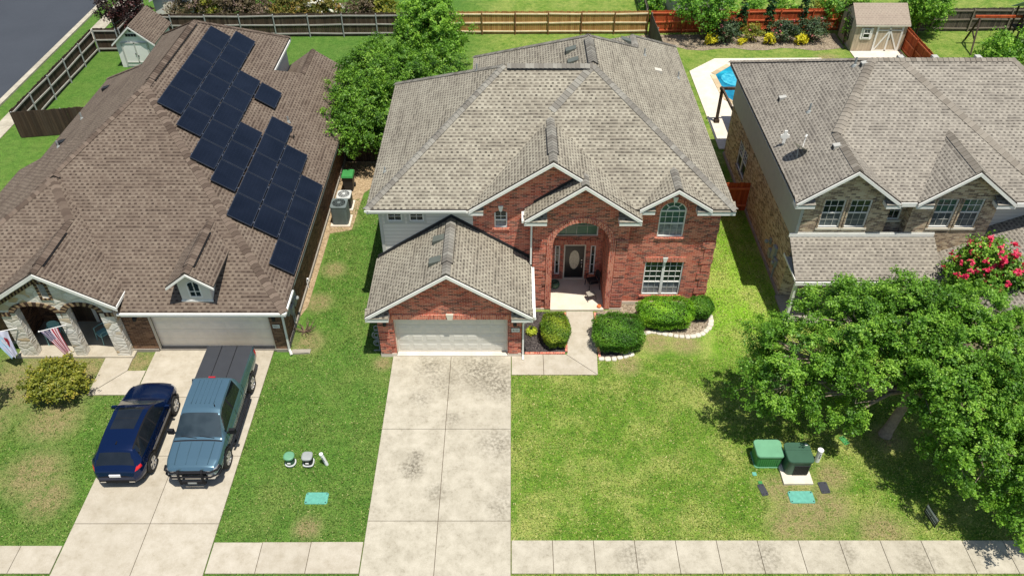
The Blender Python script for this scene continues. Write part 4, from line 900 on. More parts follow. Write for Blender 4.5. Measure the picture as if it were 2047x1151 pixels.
for q in (w1, w2): window(H3, PF(28.0), q['u0'], q['u1'], q['z0'], q['z1'], 3, 2, split=.52, lower='win_screen_dark', sill='cream', lrows=2)
for q in (w3, w4): window(H3, PF(28.0), q['u0'], q['u1'], q['z0'], q['z1'], 3, 2, split=.52, glass='win_green', lower='win_screen_dark', sill='cream', lrows=2)
window(H3, PF(28.45), 16.42, 16.98, 4.1, 5.0, 2, 2, split=0, sill='cream')
window(H3, PL(12.47), 36.4, 38.2, .9, 2.5, 3, 4, units=2, split=.5, sill='brick_tan')
P = PF(28.0)
for a, b in ((13.25,14.27),(14.37,15.39),(18.05,19.05),(19.17,20.15)):
    for c0, c1 in ((a-.02,a+.05),(b-.05,b+.02)): q = MB(); ubox(q, P, c0, c1, 3.95, 5.5, .002, .04); build('window_trim', q, M['brick_tan'], H3)
for x in (12.35,15.2,18.3):
    c = MB(); c.box(x-.07,x+.07,26.25,26.39,0,2.36); build('porch_post', c, M['white'], H3)
for a in ((12.3,18.5,26.1,28.0,-.05,.1),(12.4,12.5,28.0,40.7,-.05,.15)): q = MB(); q.box(*a); build('foundation', q, M['slab_grey'], H3)
downspout(H3, [(12.3,26.2,2.4),(12.32,26.22,.1)])
P = PL(12.47); mt = MB(); ubox(mt, P, 29.45, 29.8, 1.0, 1.7, 0, .14); ubox(mt, P, 29.95, 30.25, .75, 1.15, 0, .14); ubox(mt, P, 29.1, 29.4, .85, 1.25, 0, .12); mt.lathe([(.1,0),(.1,-.12),(.05,-.17),(0,-.17)], (12.33,30.5,1.35), 14, axis='x'); mt.lathe([(.09,0),(.09,-.1),(0,-.12)], (12.33,29.25,1.05), 14, axis='x'); ubox(mt, P, 29.22, 29.28, .05, .85, .02, .08); ubox(mt, P, 30.42, 30.58, 1.2, 1.5, 0, .06)
build('electric_meter', mt, M['galv'], H3)
# ------------------------------------------------------------------ vehicles
def interp(tab, s):
    if s <= tab[0][0]: return tab[0][1]
    for (a, va), (b, vb) in zip(tab, tab[1:]):
        if s <= b: return va+(vb-va)*(s-a)/(b-a)
    return tab[-1][1]
def smoothtab(tab, s, w):
    return sum(interp(tab, s+w*k/3)*wt for k, wt in ((-3,.05),(-2,.12),(-1,.2),(0,.26),(1,.2),(2,.12),(3,.05)))
def car_shell(root, L, tabs, classify, mats, ny=130, na=14, nb=9, nc=14, ws=.08, paint='body'):
    """one continuous shell: stations along the length, half profile = body side / glasshouse / top"""
    rows = []
    for i in range(ny+1):
        s = L*i/ny
        W = smoothtab(tabs['w'], s, .1); zt = smoothtab(tabs['top'], s, ws); zb0 = interp(tabs['belt'], s); wr = smoothtab(tabs['wr'], s, ws); z0 = interp(tabs['sill'], s)
        zb = min(zb0, zt-.10); rc = interp(tabs['rc'], s); zr = max(zb+.02, zt-rc)
        wr = min(wr, W*.97)
        half = []
        for k in range(na+1):
            t = k/na; z = z0+(zb-z0)*t
            x = W*(.90+.10*math.sin(min(1, t*1.9)*PI/2)-.035*max(0, (t-.6)/.4)**1.5 + (.012 if .60 < t < .70 else 0))
            half.append((x, z))
        for k in range(1, nb+1):
            t = k/nb; half.append((half[na][0]+(wr-half[na][0])*t**1.15, zb+(zr-zb)*t))
        for k in range(1, nc+1):
            t = k/nc; x = wr*(1-t); half.append((x, zr+(zt-zr)*(1-(1-t)**3)))
        y = L/2-s
        rows.append([(x, y, z) for x, z in half]+[(-x, y, z) for x, z in half[-2::-1]])
    nt = len(rows[0]); parts = {}
    def put(q, key):
        if key: parts.setdefault(key, MB()).poly(q)
    for i in range(ny):
        for j in range(nt-1):
            q = [rows[i][j], rows[i+1][j], rows[i+1][j+1], rows[i][j+1]]
            c = [sum(p[a] for p in q)/4 for a in range(3)]; jj = min(j, nt-2-j)
            seg = 'A' if jj < na else ('B' if jj < na+nb else 'C'); tt = (jj+.5-(0 if seg == 'A' else na if seg == 'B' else na+nb))/(na if seg == 'A' else nb if seg == 'B' else nc)
            put(q if True else q, classify(L/2-c[1], c[0], c[2], seg, tt))
    for row, s in ((rows[0], 0), (rows[-1], L)):
        h = nt//2
        for j in range(h):
            a, b, c_, d = row[j], row[j+1], row[nt-2-j], row[nt-1-j]; NX = 10
            for x in range(NX):
                f = lambda p, q, t: tuple(p[i]+(q[i]-p[i])*t for i in range(3))
                q = [f(a,d,x/NX), f(a,d,(x+1)/NX), f(b,c_,(x+1)/NX), f(b,c_,x/NX)]
                c = [sum(p[i] for p in q)/4 for i in range(3)]
                put(q if s else q[::-1], classify(s, c[0], c[2], 'E', 0))
    made = {}
    for key, mb in parts.items():
        nm = key.split('#')[0]
        # weld shared vertices so the shell shades smoothly
        idx = {}; v2 = []; f2 = []
        for f in mb.f:
            q = []
            for vi in f:
                kx = tuple(round(a, 4) for a in mb.v[vi])
                if kx not in idx: idx[kx] = len(v2); v2.append(mb.v[vi])
                if idx[kx] not in q: q.append(idx[kx])
            if len(q) > 2: f2.append(q)
        m2 = MB(); m2.v = v2; m2.f = f2; m2.m = [0]*len(f2); m2.r = [.5]*len(f2)
        made[key] = build(nm, m2, mats[nm], root, world=False, auto=32)
    return made
def car_wheel(root, x, y, R, wd, spokes=5, rimR=.68):
    s = 1 if x > 0 else -1
    b = MB(); b.lathe([(R*.66,-wd/2),(R*.9,-wd/2),(R*.98,-wd/2+.03),(R,-wd*.25),(R,wd*.25),(R*.98,wd/2-.03),(R*.9,wd/2),(R*.66,wd/2),(R*.62,wd/2-.05)], (x,y,R), 28, axis='x', caps=False)
    w = build('wheel', b, M['rubber'], root, world=False, auto=40)
    b = MB(); xo = x+s*(wd/2-.03); rr = R*rimR
    b.lathe([(rr,0),(rr*1.0,s*.025),(rr*.9,s*.025),(rr*.86,-s*.05),(rr*.2,-s*.05)], (xo,y,R), 28, axis='x', caps=False)
    for k in range(spokes):
        a = 2*PI*k/spokes+.3
        for da in (-.16,.16):
            p0 = (xo+s*.0, y+math.cos(a+da*.6)*rr*.12, R+math.sin(a+da*.6)*rr*.12); p1 = (xo+s*.012, y+math.cos(a+da)*rr*.92, R+math.sin(a+da)*rr*.92); b.bar(p0, p1, .05, .035, up=(1,0,0))
    b.lathe([(rr*.2,-s*.02),(rr*.2,s*.02),(0,s*.025)], (xo,y,R), 14, axis='x')
    build('rim', b, M['rim'], w, world=False, auto=40)
    d = MB(); d.lathe([(rr*.86,0),(0,0)], (xo-s*.055,y,R), 20, axis='x'); build('brake_disc', d, M['black'], w, world=False)
    return w
M['paint_navy'] = carpaint('navy_metallic', hx(14,36,76,.75), .5, .15); M['paint_steel'] = carpaint('steel_blue_metallic', hx(96,128,144,.72), .5, .22)
M['car_glass'] = glassmat('car_glass', (.006,.008,.010,1), .03, .7, .2); M['wind_glass'] = glassmat('windscreen_glass', (.012,.02,.024,1), .04, .7, .6); M['tail_red'] = plain('tail_lamp', (.55,.015,.02,1), .15, spec=.6); M['lamp_clear'] = plain('headlamp', (.5,.52,.55,1), .1, .4)
M['vinyl'] = plain('black_vinyl', hx(58,60,64,.8), .6, var=.06); M['trim_black'] = plain('black_car_trim', (.014,.014,.016,1), .75, spec=.12)

# blue sport-utility car, tail to the street
SUV = thing('parked_car', 'dark blue sport-utility car parked with its tail to the pavement', 'car', (-14.35,19.6,.03), rad(1.0))
L = 4.6
tb = dict(w=[(0,.62),(.12,.78),(.45,.91),(1.0,.955),(3.9,.965),(4.3,.94),(4.6,.85),(4.74,.74),(4.8,.62)],
 top=[(0,.66),(.06,.80),(.3,.92),(1.15,1.06),(1.3,1.09),(1.95,1.53),(2.3,1.64),(3.2,1.66),(3.95,1.58),(4.18,1.52),(4.52,1.14),(4.62,1.05),(4.74,.98),(4.8,.75)],
 belt=[(0,.6),(.4,.86),(1.2,1.0),(3.0,1.04),(4.3,1.10),(4.8,.7)], wr=[(0,.6),(.5,.80),(1.2,.86),(2.0,.66),(2.6,.62),(3.6,.61),(4.1,.60),(4.55,.76),(4.8,.68)],
 rc=[(0,.08),(1.2,.05),(2.0,.05),(4.0,.05),(4.4,.06),(4.8,.1)], sill=[(0,.32),(.5,.25),(4.2,.25),(4.8,.38)])
WF, WR_, RW = .92, 3.70, .385
tb = {k: [(s*4.6/4.8, v) for s, v in t] for k, t in tb.items()}
def cl(s, x, z, seg, t):
    ax = abs(x); s0 = s
    for wy in (WF, WR_):
        if seg == 'A' and (s-wy)**2+(z-RW)**2 < .43**2: return None
        if seg == 'A' and (s-wy)**2+(z-RW)**2 < .48**2: return 'wheel_arch'
    s = s*4.8/4.6
    if seg in 'AE' and z < (.60 if .5 < s < 4.2 else .42): return 'trim_and_reflection'  # black trim carried up the sides to paint in their dark reflections
    if s > 4.40 and .90 < z < 1.02 and ax > .34 and seg != 'C': return 'tail_light#%d' % (x > 0)
    if s < .42 and .66 < z < .82 and ax > .42 and seg in 'ABE': return 'headlight#%d' % (x > 0)
    if seg == 'E' and s == 0 and .42 < z < .68 and ax < .45: return 'grille'
    if seg == 'E' and s > 4 and (.42 < z < .56 or .72 < z < .88) and ax < .7: return 'trim_and_reflection'
    if seg == 'C' and 1.36 < s < 1.93 and ax < .86-.3*(s-1.36)/.57: return 'windscreen'
    if seg == 'C' and 4.22 < s < 4.54 and ax < .56+.12*(s-4.22)/.3: return 'rear_window'
    if seg == 'C' and 2.12 < s < 3.28 and ax < .46: return 'sunroof' if abs(s-2.74) > .012 else 'roof_bar'
    if seg == 'B' and .12 < t < .92 and 1.68 < s < 4.15-.3*(t-.5) and s > 1.5+.55*t:
        return 'pillar' if (abs(s-2.62) < .035 or abs(s-3.5) < .035) else 'side_window#%d%d' % (x > 0, 0 if s < 2.62 else 1 if s < 3.5 else 2)
    if seg == 'A' and z > .42 and min(abs(s-1.62), abs(s-2.66), abs(s-3.62)) < .012 and 1.5 < s < 3.7: return 'panel_gap#%d%d%d' % (x > 0, s > 2.2, s > 3.2)
    if seg == 'C' and abs(s-1.22) < .014: return 'panel_gap#%d%d%d' % (x > 0, s > 2.2, s > 3.2)
    if seg == 'B' and t >= .92 and 1.9 < s < 4.1: return 'roof_rail#%d' % (x > 0)
    return 'body'
car_shell(SUV, L, tb, cl, {'body': M['paint_navy'], 'wheel_arch': M['trim_black'], 'trim_and_reflection': M['trim_black'], 'tail_light': M['tail_red'], 'headlight': M['lamp_clear'], 'grille': M['trim_black'], 'windscreen': M['wind_glass'], 'rear_window': M['car_glass'], 'sunroof': M['car_glass'], 'roof_bar': M['trim_black'], 'pillar': M['trim_black'], 'panel_gap': M['trim_black'], 'side_window': M['car_glass'], 'roof_rail': M['trim_black']}, ny=210, na=22)
b = MB(); b.box(-.8,.8,-2.0,2.0,.22,.85); b.box(-.66,.66,-1.5,.9,.85,1.0); build('underbody', b, M['black'], SUV, world=False)
for x in (-.86,.86):
    for s in (WF, WR_): car_wheel(SUV, x, L/2-s, RW, .24)
for x in (-1, 1):
    b = MB(); b.hexa([(x*.93,L/2-1.62,.98),(x*1.12,L/2-1.62,1.0),(x*1.12,L/2-1.52,1.0),(x*.93,L/2-1.50,.98),(x*.93,L/2-1.62,1.11),(x*1.11,L/2-1.62,1.13),(x*1.10,L/2-1.53,1.12),(x*.93,L/2-1.50,1.10)]); build('wing_mirror', b, M['paint_navy'], SUV, world=False, bevel=.03)
b = MB(); b.box(-.2,.2,-L/2-.02,-L/2+.03,.74,.85); build('number_plate', b, M['pvc'], SUV, world=False)
b = MB(); b.box(-.62,-.42,-L/2-.015,-L/2+.04,.43,.48); b.box(.42,.62,-L/2-.015,-L/2+.04,.43,.48); build('exhaust_trim', b, M['chrome'], SUV, world=False)
b = MB(); b.hexa([(-.03,-1.50,1.58),(.03,-1.50,1.58),(.015,-1.36,1.60),(-.015,-1.36,1.60),(-.008,-1.50,1.63),(.008,-1.50,1.63),(.004,-1.40,1.62),(-.004,-1.40,1.62)]); build('roof_aerial', b, M['trim_black'], SUV, world=False)
b = MB(); pass
for x in (-1,1):
    b = MB(); b.bar((x*.965,.35,.86),(x*.965,.15,.86),.025,.03); b.bar((x*.975,-.55,.88),(x*.975,-.75,.88),.025,.03); build('door_handle', b, M['paint_navy'], SUV, world=False)

# steel-blue pickup, nose to the street
TRK = thing('pickup_truck', 'steel blue crew-cab pickup with black bed cover and front bull bar', 'truck', (-11.6,20.36,.03), PI+rad(.6))
L = 5.95
tb = dict(w=[(0,.84),(.15,.93),(.5,.985),(5.7,.985),(5.95,.96)], top=[(0,.98),(.08,1.10),(.4,1.17),(1.1,1.25),(1.22,1.27),(1.94,1.83),(2.17,1.91),(2.7,1.945),(3.6,1.93),(3.72,1.90),(3.78,1.46),(3.9,1.43),(5.9,1.40),(5.95,1.38)],
 belt=[(0,.92),(.4,1.08),(1.1,1.17),(3.7,1.22),(3.9,1.33),(5.95,1.30)], wr=[(0,.8),(.4,.88),(1.1,.90),(1.97,.72),(2.3,.70),(3.65,.70),(3.76,.90),(3.9,.93),(5.95,.92)],
 rc=[(0,.07),(1.1,.05),(2.0,.05),(3.7,.05),(3.85,.02),(5.95,.02)], sill=[(0,.5),(.3,.40),(5.5,.42),(5.95,.5)])
WF2, WR2, RW2 = 1.0, 4.76, .41
def cl2(s, x, z, seg, t):
    ax = abs(x)
    for wy in (WF2, WR2):
        if seg == 'A' and (s-wy)**2+(z-RW2)**2 < .48**2: return None
        if seg == 'A' and (s-wy)**2+(z-RW2)**2 < .53**2: return 'wheel_arch'
    if seg == 'E' and s == 0 and .74 < z < .98 and ax < .55: return 'grille'
    if s < .30 and .78 < z < 1.0 and ax > .55 and seg in 'ABE': return 'headlight#%d' % (x > 0)
    if seg in 'AE' and s < .22 and z < .72: return 'bumper#0'
    if seg in 'AE' and s > 5.78 and z < .68: return 'bumper#1'
    if s > 5.8 and .8 < z < 1.2 and ax > .82: return 'tail_light#%d' % (x > 0)
    if seg == 'A' and z < .56: return 'trim_and_reflection'  # lower sides painted black to stand in for dark reflections
    if seg == 'C' and s > 3.82: return 'tonneau_cover'
    if seg == 'C' and 1.28 < s < 1.98 and ax < .86-.17*(s-1.28)/.70: return 'windscreen'
    if seg == 'C' and s > 3.71 and s < 3.77 and ax < .6: return 'rear_window'
    if seg == 'A' and z > .44 and min(abs(s-1.42), abs(s-2.68), abs(s-3.62), abs(s-3.84)) < .013: return 'panel_gap#%d%d%d' % (x > 0, s > 2.2, s > 3.2)
    if seg == 'C' and abs(s-1.16) < .016: return 'panel_gap#%d%d%d' % (x > 0, s > 2.2, s > 3.2)
    if seg == 'B' and .08 < t < .9 and 1.55 < s < 3.62 and s > 1.32+.62*t:
        return 'pillar' if abs(s-2.66) < .05 else 'side_window#%d%d' % (x > 0, s > 2.66)
    return 'body'
car_shell(TRK, L, tb, cl2, {'body': M['paint_steel'], 'wheel_arch': M['trim_black'], 'grille': M['trim_black'], 'trim_and_reflection': M['trim_black'], 'headlight': M['lamp_clear'], 'bumper': M['chrome'], 'tail_light': M['tail_red'], 'tonneau_cover': M['vinyl'], 'windscreen': M['wind_glass'], 'rear_window': M['car_glass'], 'pillar': M['trim_black'], 'panel_gap': M['trim_black'], 'side_window': M['car_glass']}, ws=.05, ny=200, na=20)
for x in (-.62,-.2,.2,.62):
    b = MB(); b.tube([(x*.96,L/2-.18,1.135),(x,L/2-.6,1.205),(x*1.02,L/2-1.1,1.258)], .012, 6); build('bonnet_crease', b, M['paint_steel'], TRK, world=False)
b = MB(); b.box(-.82,.82,-2.8,2.75,.36,1.0); b.box(-.72,.72,-.6,1.5,1.0,1.15); build('underbody', b, M['black'], TRK, world=False)
for x in (-.87,.87):
    for s in (WF2, WR2): car_wheel(TRK, x, L/2-s, RW2, .26, 6, .66)
for x in (-1, 1):
    b = MB(); b.bar((x*.93,L/2-1.58,1.17),(x*1.1,L/2-1.6,1.2),.06,.05); b.hexa([(x*1.02,L/2-1.68,1.1),(x*1.27,L/2-1.68,1.1),(x*1.26,L/2-1.58,1.1),(x*1.04,L/2-1.56,1.1),(x*1.02,L/2-1.68,1.32),(x*1.27,L/2-1.68,1.32),(x*1.25,L/2-1.58,1.31),(x*1.04,L/2-1.56,1.31)]); build('wing_mirror', b, M['trim_black'], TRK, world=False, bevel=.025)
    b = MB(); b.bar((x*.96,L/2-2.35,1.02),(x*.96,L/2-2.58,1.02),.03,.04); b.bar((x*.965,L/2-3.35,1.03),(x*.965,L/2-3.58,1.03),.03,.04); build('door_handle', b, M['chrome'], TRK, world=False)
    b = MB(); b.tube([(x*.99,L/2-1.6,.36),(x*1.02,L/2-1.75,.34),(x*1.02,L/2-4.1,.34),(x*.99,L/2-4.2,.36)], .045, 8); build('side_step', b, M['trim_black'], TRK, world=False)
b = MB(); y = L/2+.14
for x in (-.42,.42): b.tube([(x,y-.1,.34),(x,y,.42),(x,y+.02,.75),(x,y-.03,1.0),(x,y-.12,1.06)], .05, 8)
b.tube([(-.98,y-.42,.72),(-.95,y-.22,.72),(-.7,y-.04,.74),(.7,y-.04,.74),(.95,y-.22,.72),(.98,y-.42,.72)], .04, 8); b.tube([(-.98,y-.42,.95),(-.95,y-.22,.96),(-.7,y-.06,.97),(.7,y-.06,.97),(.95,y-.22,.96),(.98,y-.42,.95)], .04, 8)
b.tube([(-.98,y-.42,.72),(-1.0,y-.44,.84),(-.98,y-.42,.95)], .025, 6); b.tube([(.98,y-.42,.72),(1.0,y-.44,.84),(.98,y-.42,.95)], .025, 6); b.box(-.42,.42,y-.03,y+.03,.42,.56)
build('bull_bar', b, M['trim_black'], TRK, world=False)
b = MB()
for z in (.80,.86,.92): b.box(-.54,.54,L/2-.005,L/2+.02,z,z+.03)
build('grille_bars', b, M['chrome'], TRK, world=False); b = MB(); b.box(-.16,.16,y+.031,y+.04,.45,.53); build('number_plate', b, M['galv'], TRK, world=False)
b = MB()
for x in (-.42,-.25,-.08,.08,.25,.42): b.box(x-.012,x+.012,-.58,.62,1.925,1.952)
build('roof_rib', b, M['paint_steel'], TRK, world=False)
b = MB(); b.box(-.13,.13,-.73,-.69,1.90,1.95); build('brake_light', b, M['tail_red'], TRK, world=False)
b = MB()
for x in (-.31,.31): b.box(x-.008,x+.008,-2.93,-.9,1.405,1.438)
build('cover_seam', b, M['trim_black'], TRK, world=False)
b = MB(); b.bar((-.6,L/2-1.24,1.29),(-.05,L/2-1.30,1.33),.02,.02); b.bar((.05,L/2-1.24,1.29),(.62,L/2-1.30,1.33),.02,.02); build('wiper', b, M['trim_black'], TRK, world=False)
b = MB(); b.lathe([(.02,0),(.02,.1),(0,.11)], (-.5,.75,1.92), 8); build('roof_aerial', b, M['trim_black'], TRK, world=False)

# ------------------------------------------------------------------ fences: boards, rails and posts
def fence(name, label, p0, p1, h, board, railm, postm, side, posts=2.4, group=None, rails=(.25,.92,1.6), jag=.03):
    p0 = Vector((p0[0],p0[1],0)); p1 = Vector((p1[0],p1[1],0)); L = (p1-p0).length; d = (p1-p0)/L; c = Vector((-d.y,d.x,0))*side
    t = thing(name, label, 'fence', (p0+p1)/2, 0, group); b = MB(); N = int(L/.14)
    for k in range(N):
        a, e = p0+d*(k*L/N+.004), p0+d*((k+1)*L/N-.004); hh = h+random.uniform(-jag, jag); lean = random.uniform(-.006,.006)
        q = [a-c*.01, e-c*.01, e+c*.01, a+c*.01]; b.hexa([p+Vector((0,0,.04)) for p in q]+[p+c*lean+Vector((0,0,hh)) for p in q])
    build('boards', b, M[board], t)
    for z in rails:
        b = MB(); zz = z*h/1.8; n = max(1, int(L/posts))
        for k in range(n):
            a, e = p0+d*(L*k/n+.02), p0+d*(L*(k+1)/n-.02); dz = random.uniform(-.03,.03); b.bar(a+c*.035+Vector((0,0,zz+dz)), e+c*.035+Vector((0,0,zz-dz)), .045, .09)
        build('rail', b, M[railm], t)
    n = max(1, int(L/posts))
    for k in range(n+1):
        a = p0+d*(L*k/n); b = MB(); b.lathe([(.045,0),(.045,h-.06),(.03,h-.03),(0,h-.02)], a+c*.1, 8, sq=0 if postm == 'galv' else .6); build('post', b, M[postm], t)
    return t
fence('board_fence', 'dark weathered board fence with pale rails along the back of the left-hand yard', (-27.6,57.15), (-5.0,57.5), 1.78, 'wood_dark', 'rail_grey', 'galv', -1)
fence('board_fence', 'golden cedar fence with three pale rails behind the middle house', (-4.7,57.75), (10.1,57.85), 1.75, 'wood_cedar', 'rail_cedar', 'post_cedar', -1)
fence('board_fence', 'orange-red stained fence behind the flower bed', (10.3,57.9), (24.9,58.45), 1.75, 'wood_red', 'rail_red', 'wood_red', -1)
fence('board_fence', 'dark grey fence with heavy rails beyond the swing set', (28.6,58.2), (46,58.6), 1.78, 'wood_grey', 'rail_dim', 'rail_dim', -1, 2.9)
fence('board_fence', 'weathered fence following the side street beside the white shed', (-29.85,42.6), (-29.85,54.6), 1.75, 'wood_dark', 'rail_grey', 'galv', -1)
fence('board_fence', 'short weathered fence return next to the side-street corner', (-29.75,54.7), (-28.15,54.75), 1.75, 'wood_dark', 'rail_grey', 'galv', -1, 1.5)
fence('board_fence', 'weathered fence stub running back behind the white shed', (-28.1,54.85), (-28.1,57.05), 1.75, 'wood_dark', 'rail_grey', 'galv', -1)
fence('board_fence', 'brown board fence front joining the side-street fence to the brown roofed house', (-29.75,42.5), (-24.3,43.4), 1.75, 'wood_dark', 'rail_grey', 'galv', 1)
fence('board_fence', 'dark grey boundary fence between the middle house and the pool yard', (10.25,57.6), (10.5,44.0), 1.78, 'wood_grey', 'rail_dim', 'rail_dim', 1)
fence('board_fence', 'plain redwood boundary fence right of the tan shed', (28.2,58.1), (28.1,45.0), 1.78, 'wood_red', 'rail_red', 'wood_red', -1)
fence('board_fence', 'grey neighbouring fence running away beyond the cedar fence corner', (10.15,58.3), (10.4,68), 1.75, 'wood_grey', 'rail_dim', 'rail_dim', 1)
fence('board_fence', 'shaded dark fence between the left and middle houses under the big tree', (-9.6,39.8), (-5.75,39.8), 1.75, 'wood_dark', 'rail_grey', 'wood_dark', 1)
fence('board_fence', 'weathered fence end by the kerb behind the white shed', (-29.6,57.4), (-28.9,61.5), 1.7, 'wood_dark', 'rail_grey', 'galv', -1)
t = thing('wooden_gate', 'reddish wooden gate between the middle and right-hand houses', 'gate', (10.6,34.9,0))
b = MB()
for k in range(12): b.box(8.95+k*.29,8.95+k*.29+.28,34.88,34.91,.05,1.78+random.uniform(-.02,.02))
build('boards', b, M['wood_red'], t); b = MB(); b.box(8.92,12.42,34.82,34.87,.35,.45); b.box(8.92,12.42,34.82,34.87,1.4,1.5); build('rail', b, M['rail_red'], t); b = MB(); b.box(10.55,10.75,34.79,34.82,1.0,1.06); build('latch', b, M['black'], t)

# ------------------------------------------------------------------ sheds
def shed(name, label, x0, x1, y0, y1, hz, rz, axis, wallm, roofm, trim, ov=.2):
    t = thing(name, label, 'shed', ((x0+x1)/2,(y0+y1)/2,0)); w = MB(); r = MB(); f = MB()
    if axis == 'y':          # ridge runs away from the street
        xc = (x0+x1)/2; gt = lambda u: rz-.08-(rz-hz)*abs(u-xc)/((x1-x0)/2)
        wall(w, PF(y0), x0, x1, 0, gt, breaks=(xc,)); wall(w, PB(y1), x0, x1, 0, gt, breaks=(xc,)); wall(w, PL(x0), y0, y1, 0, hz); wall(w, PR(x1), y0, y1, 0, hz)
        k = (rz-hz)/((x1-x0)/2); gable_roof(r, x0-ov, x1+ov, hz-k*ov, xc, rz, y0-ov, y1+ov, .06); rake(f, x0-ov, hz-k*ov, xc, rz, y0-ov-.03, .12, .03, off=.06); rake(f, x1+ov, hz-k*ov, xc, rz, y0-ov-.03, .12, .03, off=.06)
    else:
        yc = (y0+y1)/2; gt = lambda u: rz-.08-(rz-hz)*abs(u-yc)/((y1-y0)/2)
        wall(w, PF(y0), x0, x1, 0, hz); wall(w, PB(y1), x0, x1, 0, hz); wall(w, PL(x0), y0, y1, 0, gt, breaks=(yc,)); wall(w, PR(x1), y0, y1, 0, gt, breaks=(yc,))
        k = (rz-hz)/((y1-y0)/2); a, b_ = x0-ov, x1+ov
        r.slab([(a,y0-ov,hz-k*ov),(b_,y0-ov,hz-k*ov),(b_,yc,rz),(a,yc,rz)], .06); r.slab([(a,yc,rz),(b_,yc,rz),(b_,y1+ov,hz-k*ov),(a,y1+ov,hz-k*ov)], .06); f.box(a,b_,y0-ov-.03,y0-ov,hz-k*ov-.12,hz-k*ov-.03)
    build('wall', w, M[wallm], t); build('roof', r, [M[roofm], M['edge_dark']], t); build('trim', f, M[trim], t); return t
s = shed('garden_shed', 'white shed with brown shingle roof behind the left-hand house', -27.15,-24.6,52.2,55.4,1.95,3.05,'y','white','roof_left','white')
P = PF(52.2); b = MB(); ubox(b, P, -26.75,-25.0,.12,1.75,.002,.04); d_ = build('door', b, M['white'], s); b = MB()
for a in ((-26.8,-26.7,.1,1.8),(-25.05,-24.95,.1,1.8),(-25.92,-25.83,.1,1.8),(-26.7,-25.05,1.72,1.82),(-26.7,-25.05,.35,.43)): ubox(b, P, *a, .04, .07)
build('door_trim', b, M['siding_plain'], d_); b = MB(); ubox(b, P, -25.98,-25.93,.95,1.05,.04,.09); build('latch', b, M['black'], d_); b = MB(); ubox(b, P, -25.82,-25.77,.8,.9,.04,.09); build('latch', b, M['black'], d_)
b = MB()
for k in range(4): ubox(b, P, -26.3+k*.19,-26.3+k*.19+.16,2.22,2.4,.002,.03)
ubox(b, P, -25.98,-25.84,2.55,2.68,.002,.03); build('gable_vent', b, M['black'], s)
M['shed_wall'] = planks('shed_boarding', [hx(214,196,166,.82), hx(206,188,160,.82), hx(220,204,176,.82)], .2, 0, 4, .2); M['shed_roof'] = shingle('shed_shingles', hx(178,164,146,.75), hx(166,150,134,.75), hx(142,128,114,.75))
s = shed('garden_shed', 'tan garden shed with white double doors at the end of the red fence', 24.42,28.05,54.75,57.6,2.1,3.0,'x','shed_wall','shed_roof','cream',.12)
P = PF(54.75); b = MB(); ubox(b, P, 25.95,27.75,.06,1.86,.002,.03); d_ = build('door', b, M['shed_wall'], s); b = MB()
for a in ((25.9,26.03,.04,1.9),(27.67,27.8,.04,1.9),(26.8,26.92,.04,1.9),(26.03,27.67,1.8,1.9),(26.03,27.67,.04,.14),(26.03,27.67,1.55,1.62)): ubox(b, P, *a, .03, .055)
b.bar((26.05,54.7,.15),(26.8,54.7,1.5),.1,.025,up=(0,1,0)); b.bar((27.65,54.7,.15),(26.92,54.7,1.5),.1,.025,up=(0,1,0)); build('door_trim', b, M['white'], d_)
b = MB(); ubox(b, P, 26.93,26.98,.9,1.0,.05,.1); build('handle', b, M['black'], d_)
window(s, P, 24.98, 25.5, 1.0, 1.72, 2, 2, split=.5, depth=-.03, sill='white')
for a in (24.82,25.52):
    b = MB(); ubox(b, P, a, a+.14, .97, 1.75, .002, .03); build('shutter', b, M['white'], s)
b = MB(); P = PL(24.42)
for u in (55.6,56.75): ubox(b, P, u, u+.04, .45, 2.1, .03, .06)
for kk in range(9): ubox(b, P, 55.6, 56.79, .5+kk*.19, .53+kk*.19, .06, .08)
build('trellis', b, M['black'], s)
b = MB(); b.box(24.4,28.1,53.6,54.7,-.05,.06); tag(build('door_slab', b, M['concrete_clean']), 'pale concrete slab in front of the tan shed doors', 'slab')
s = shed('garden_shed', 'white shed with blue-grey roof just past the weathered back fence', -27.2,-24.3,59.8,63.4,2.0,2.75,'y','white','roof_slate','white'); b = MB(); ubox(b, PF(59.8), -26.5,-25.0,.1,1.8,.002,.04); build('door', b, M['garage_tan'], s)
s = shed('garden_shed', 'pale grey shed just past the red fence corner', 12.4,16.4,60.3,63.6,2.1,2.9,'y','siding_plain','galv','white')

# ------------------------------------------------------------------ pool behind the right-hand house
t = thing('swimming_pool', 'blue swimming pool with stone coping in a pale concrete deck', 'pool', (17,49,0))
deck = [(14.4,53.5),(12.28,51.5),(12.3,41.2),(22,41.2),(22,53.6)]; wat = [(15.3,52.3),(13.95,50.9),(14.1,47.6),(15.1,45.9),(20.6,45.9),(20.6,52.3)]
b = MB(); b.prism(deck, -.05, .05); build('deck', b, M['concrete_clean'], t)
cx = sum(p[0] for p in wat)/6; cy = sum(p[1] for p in wat)/6
b = MB(); N = 0
for i in range(6):
    a, c = Vector(wat[i]), Vector(wat[(i+1) % 6]); L_ = (c-a).length; n_ = max(2, int(L_/.6)); d = (c-a)/L_; o = Vector((d.y,-d.x))
    if (a+c).dot(o)/2-Vector((cx,cy)).dot(o) < 0: o = -o
    for k in range(n_):
        p, q = a+d*(L_*k/n_+.01), a+d*(L_*(k+1)/n_-.01); b.prism([tuple(p), tuple(q), tuple(q+o*.36), tuple(p+o*.36)], .05, .085)
n = NT('flagstone'); n.set(n.mix(n.attr(), hx(214,196,160,.8), hx(184,160,124,.8)), .85, 0, .2); M['flag'] = n.mat
build('coping', b, M['flag'], t); b = MB(); b.poly([(x,y,.06) for x, y in wat]); build('water', b, M['water'], t)
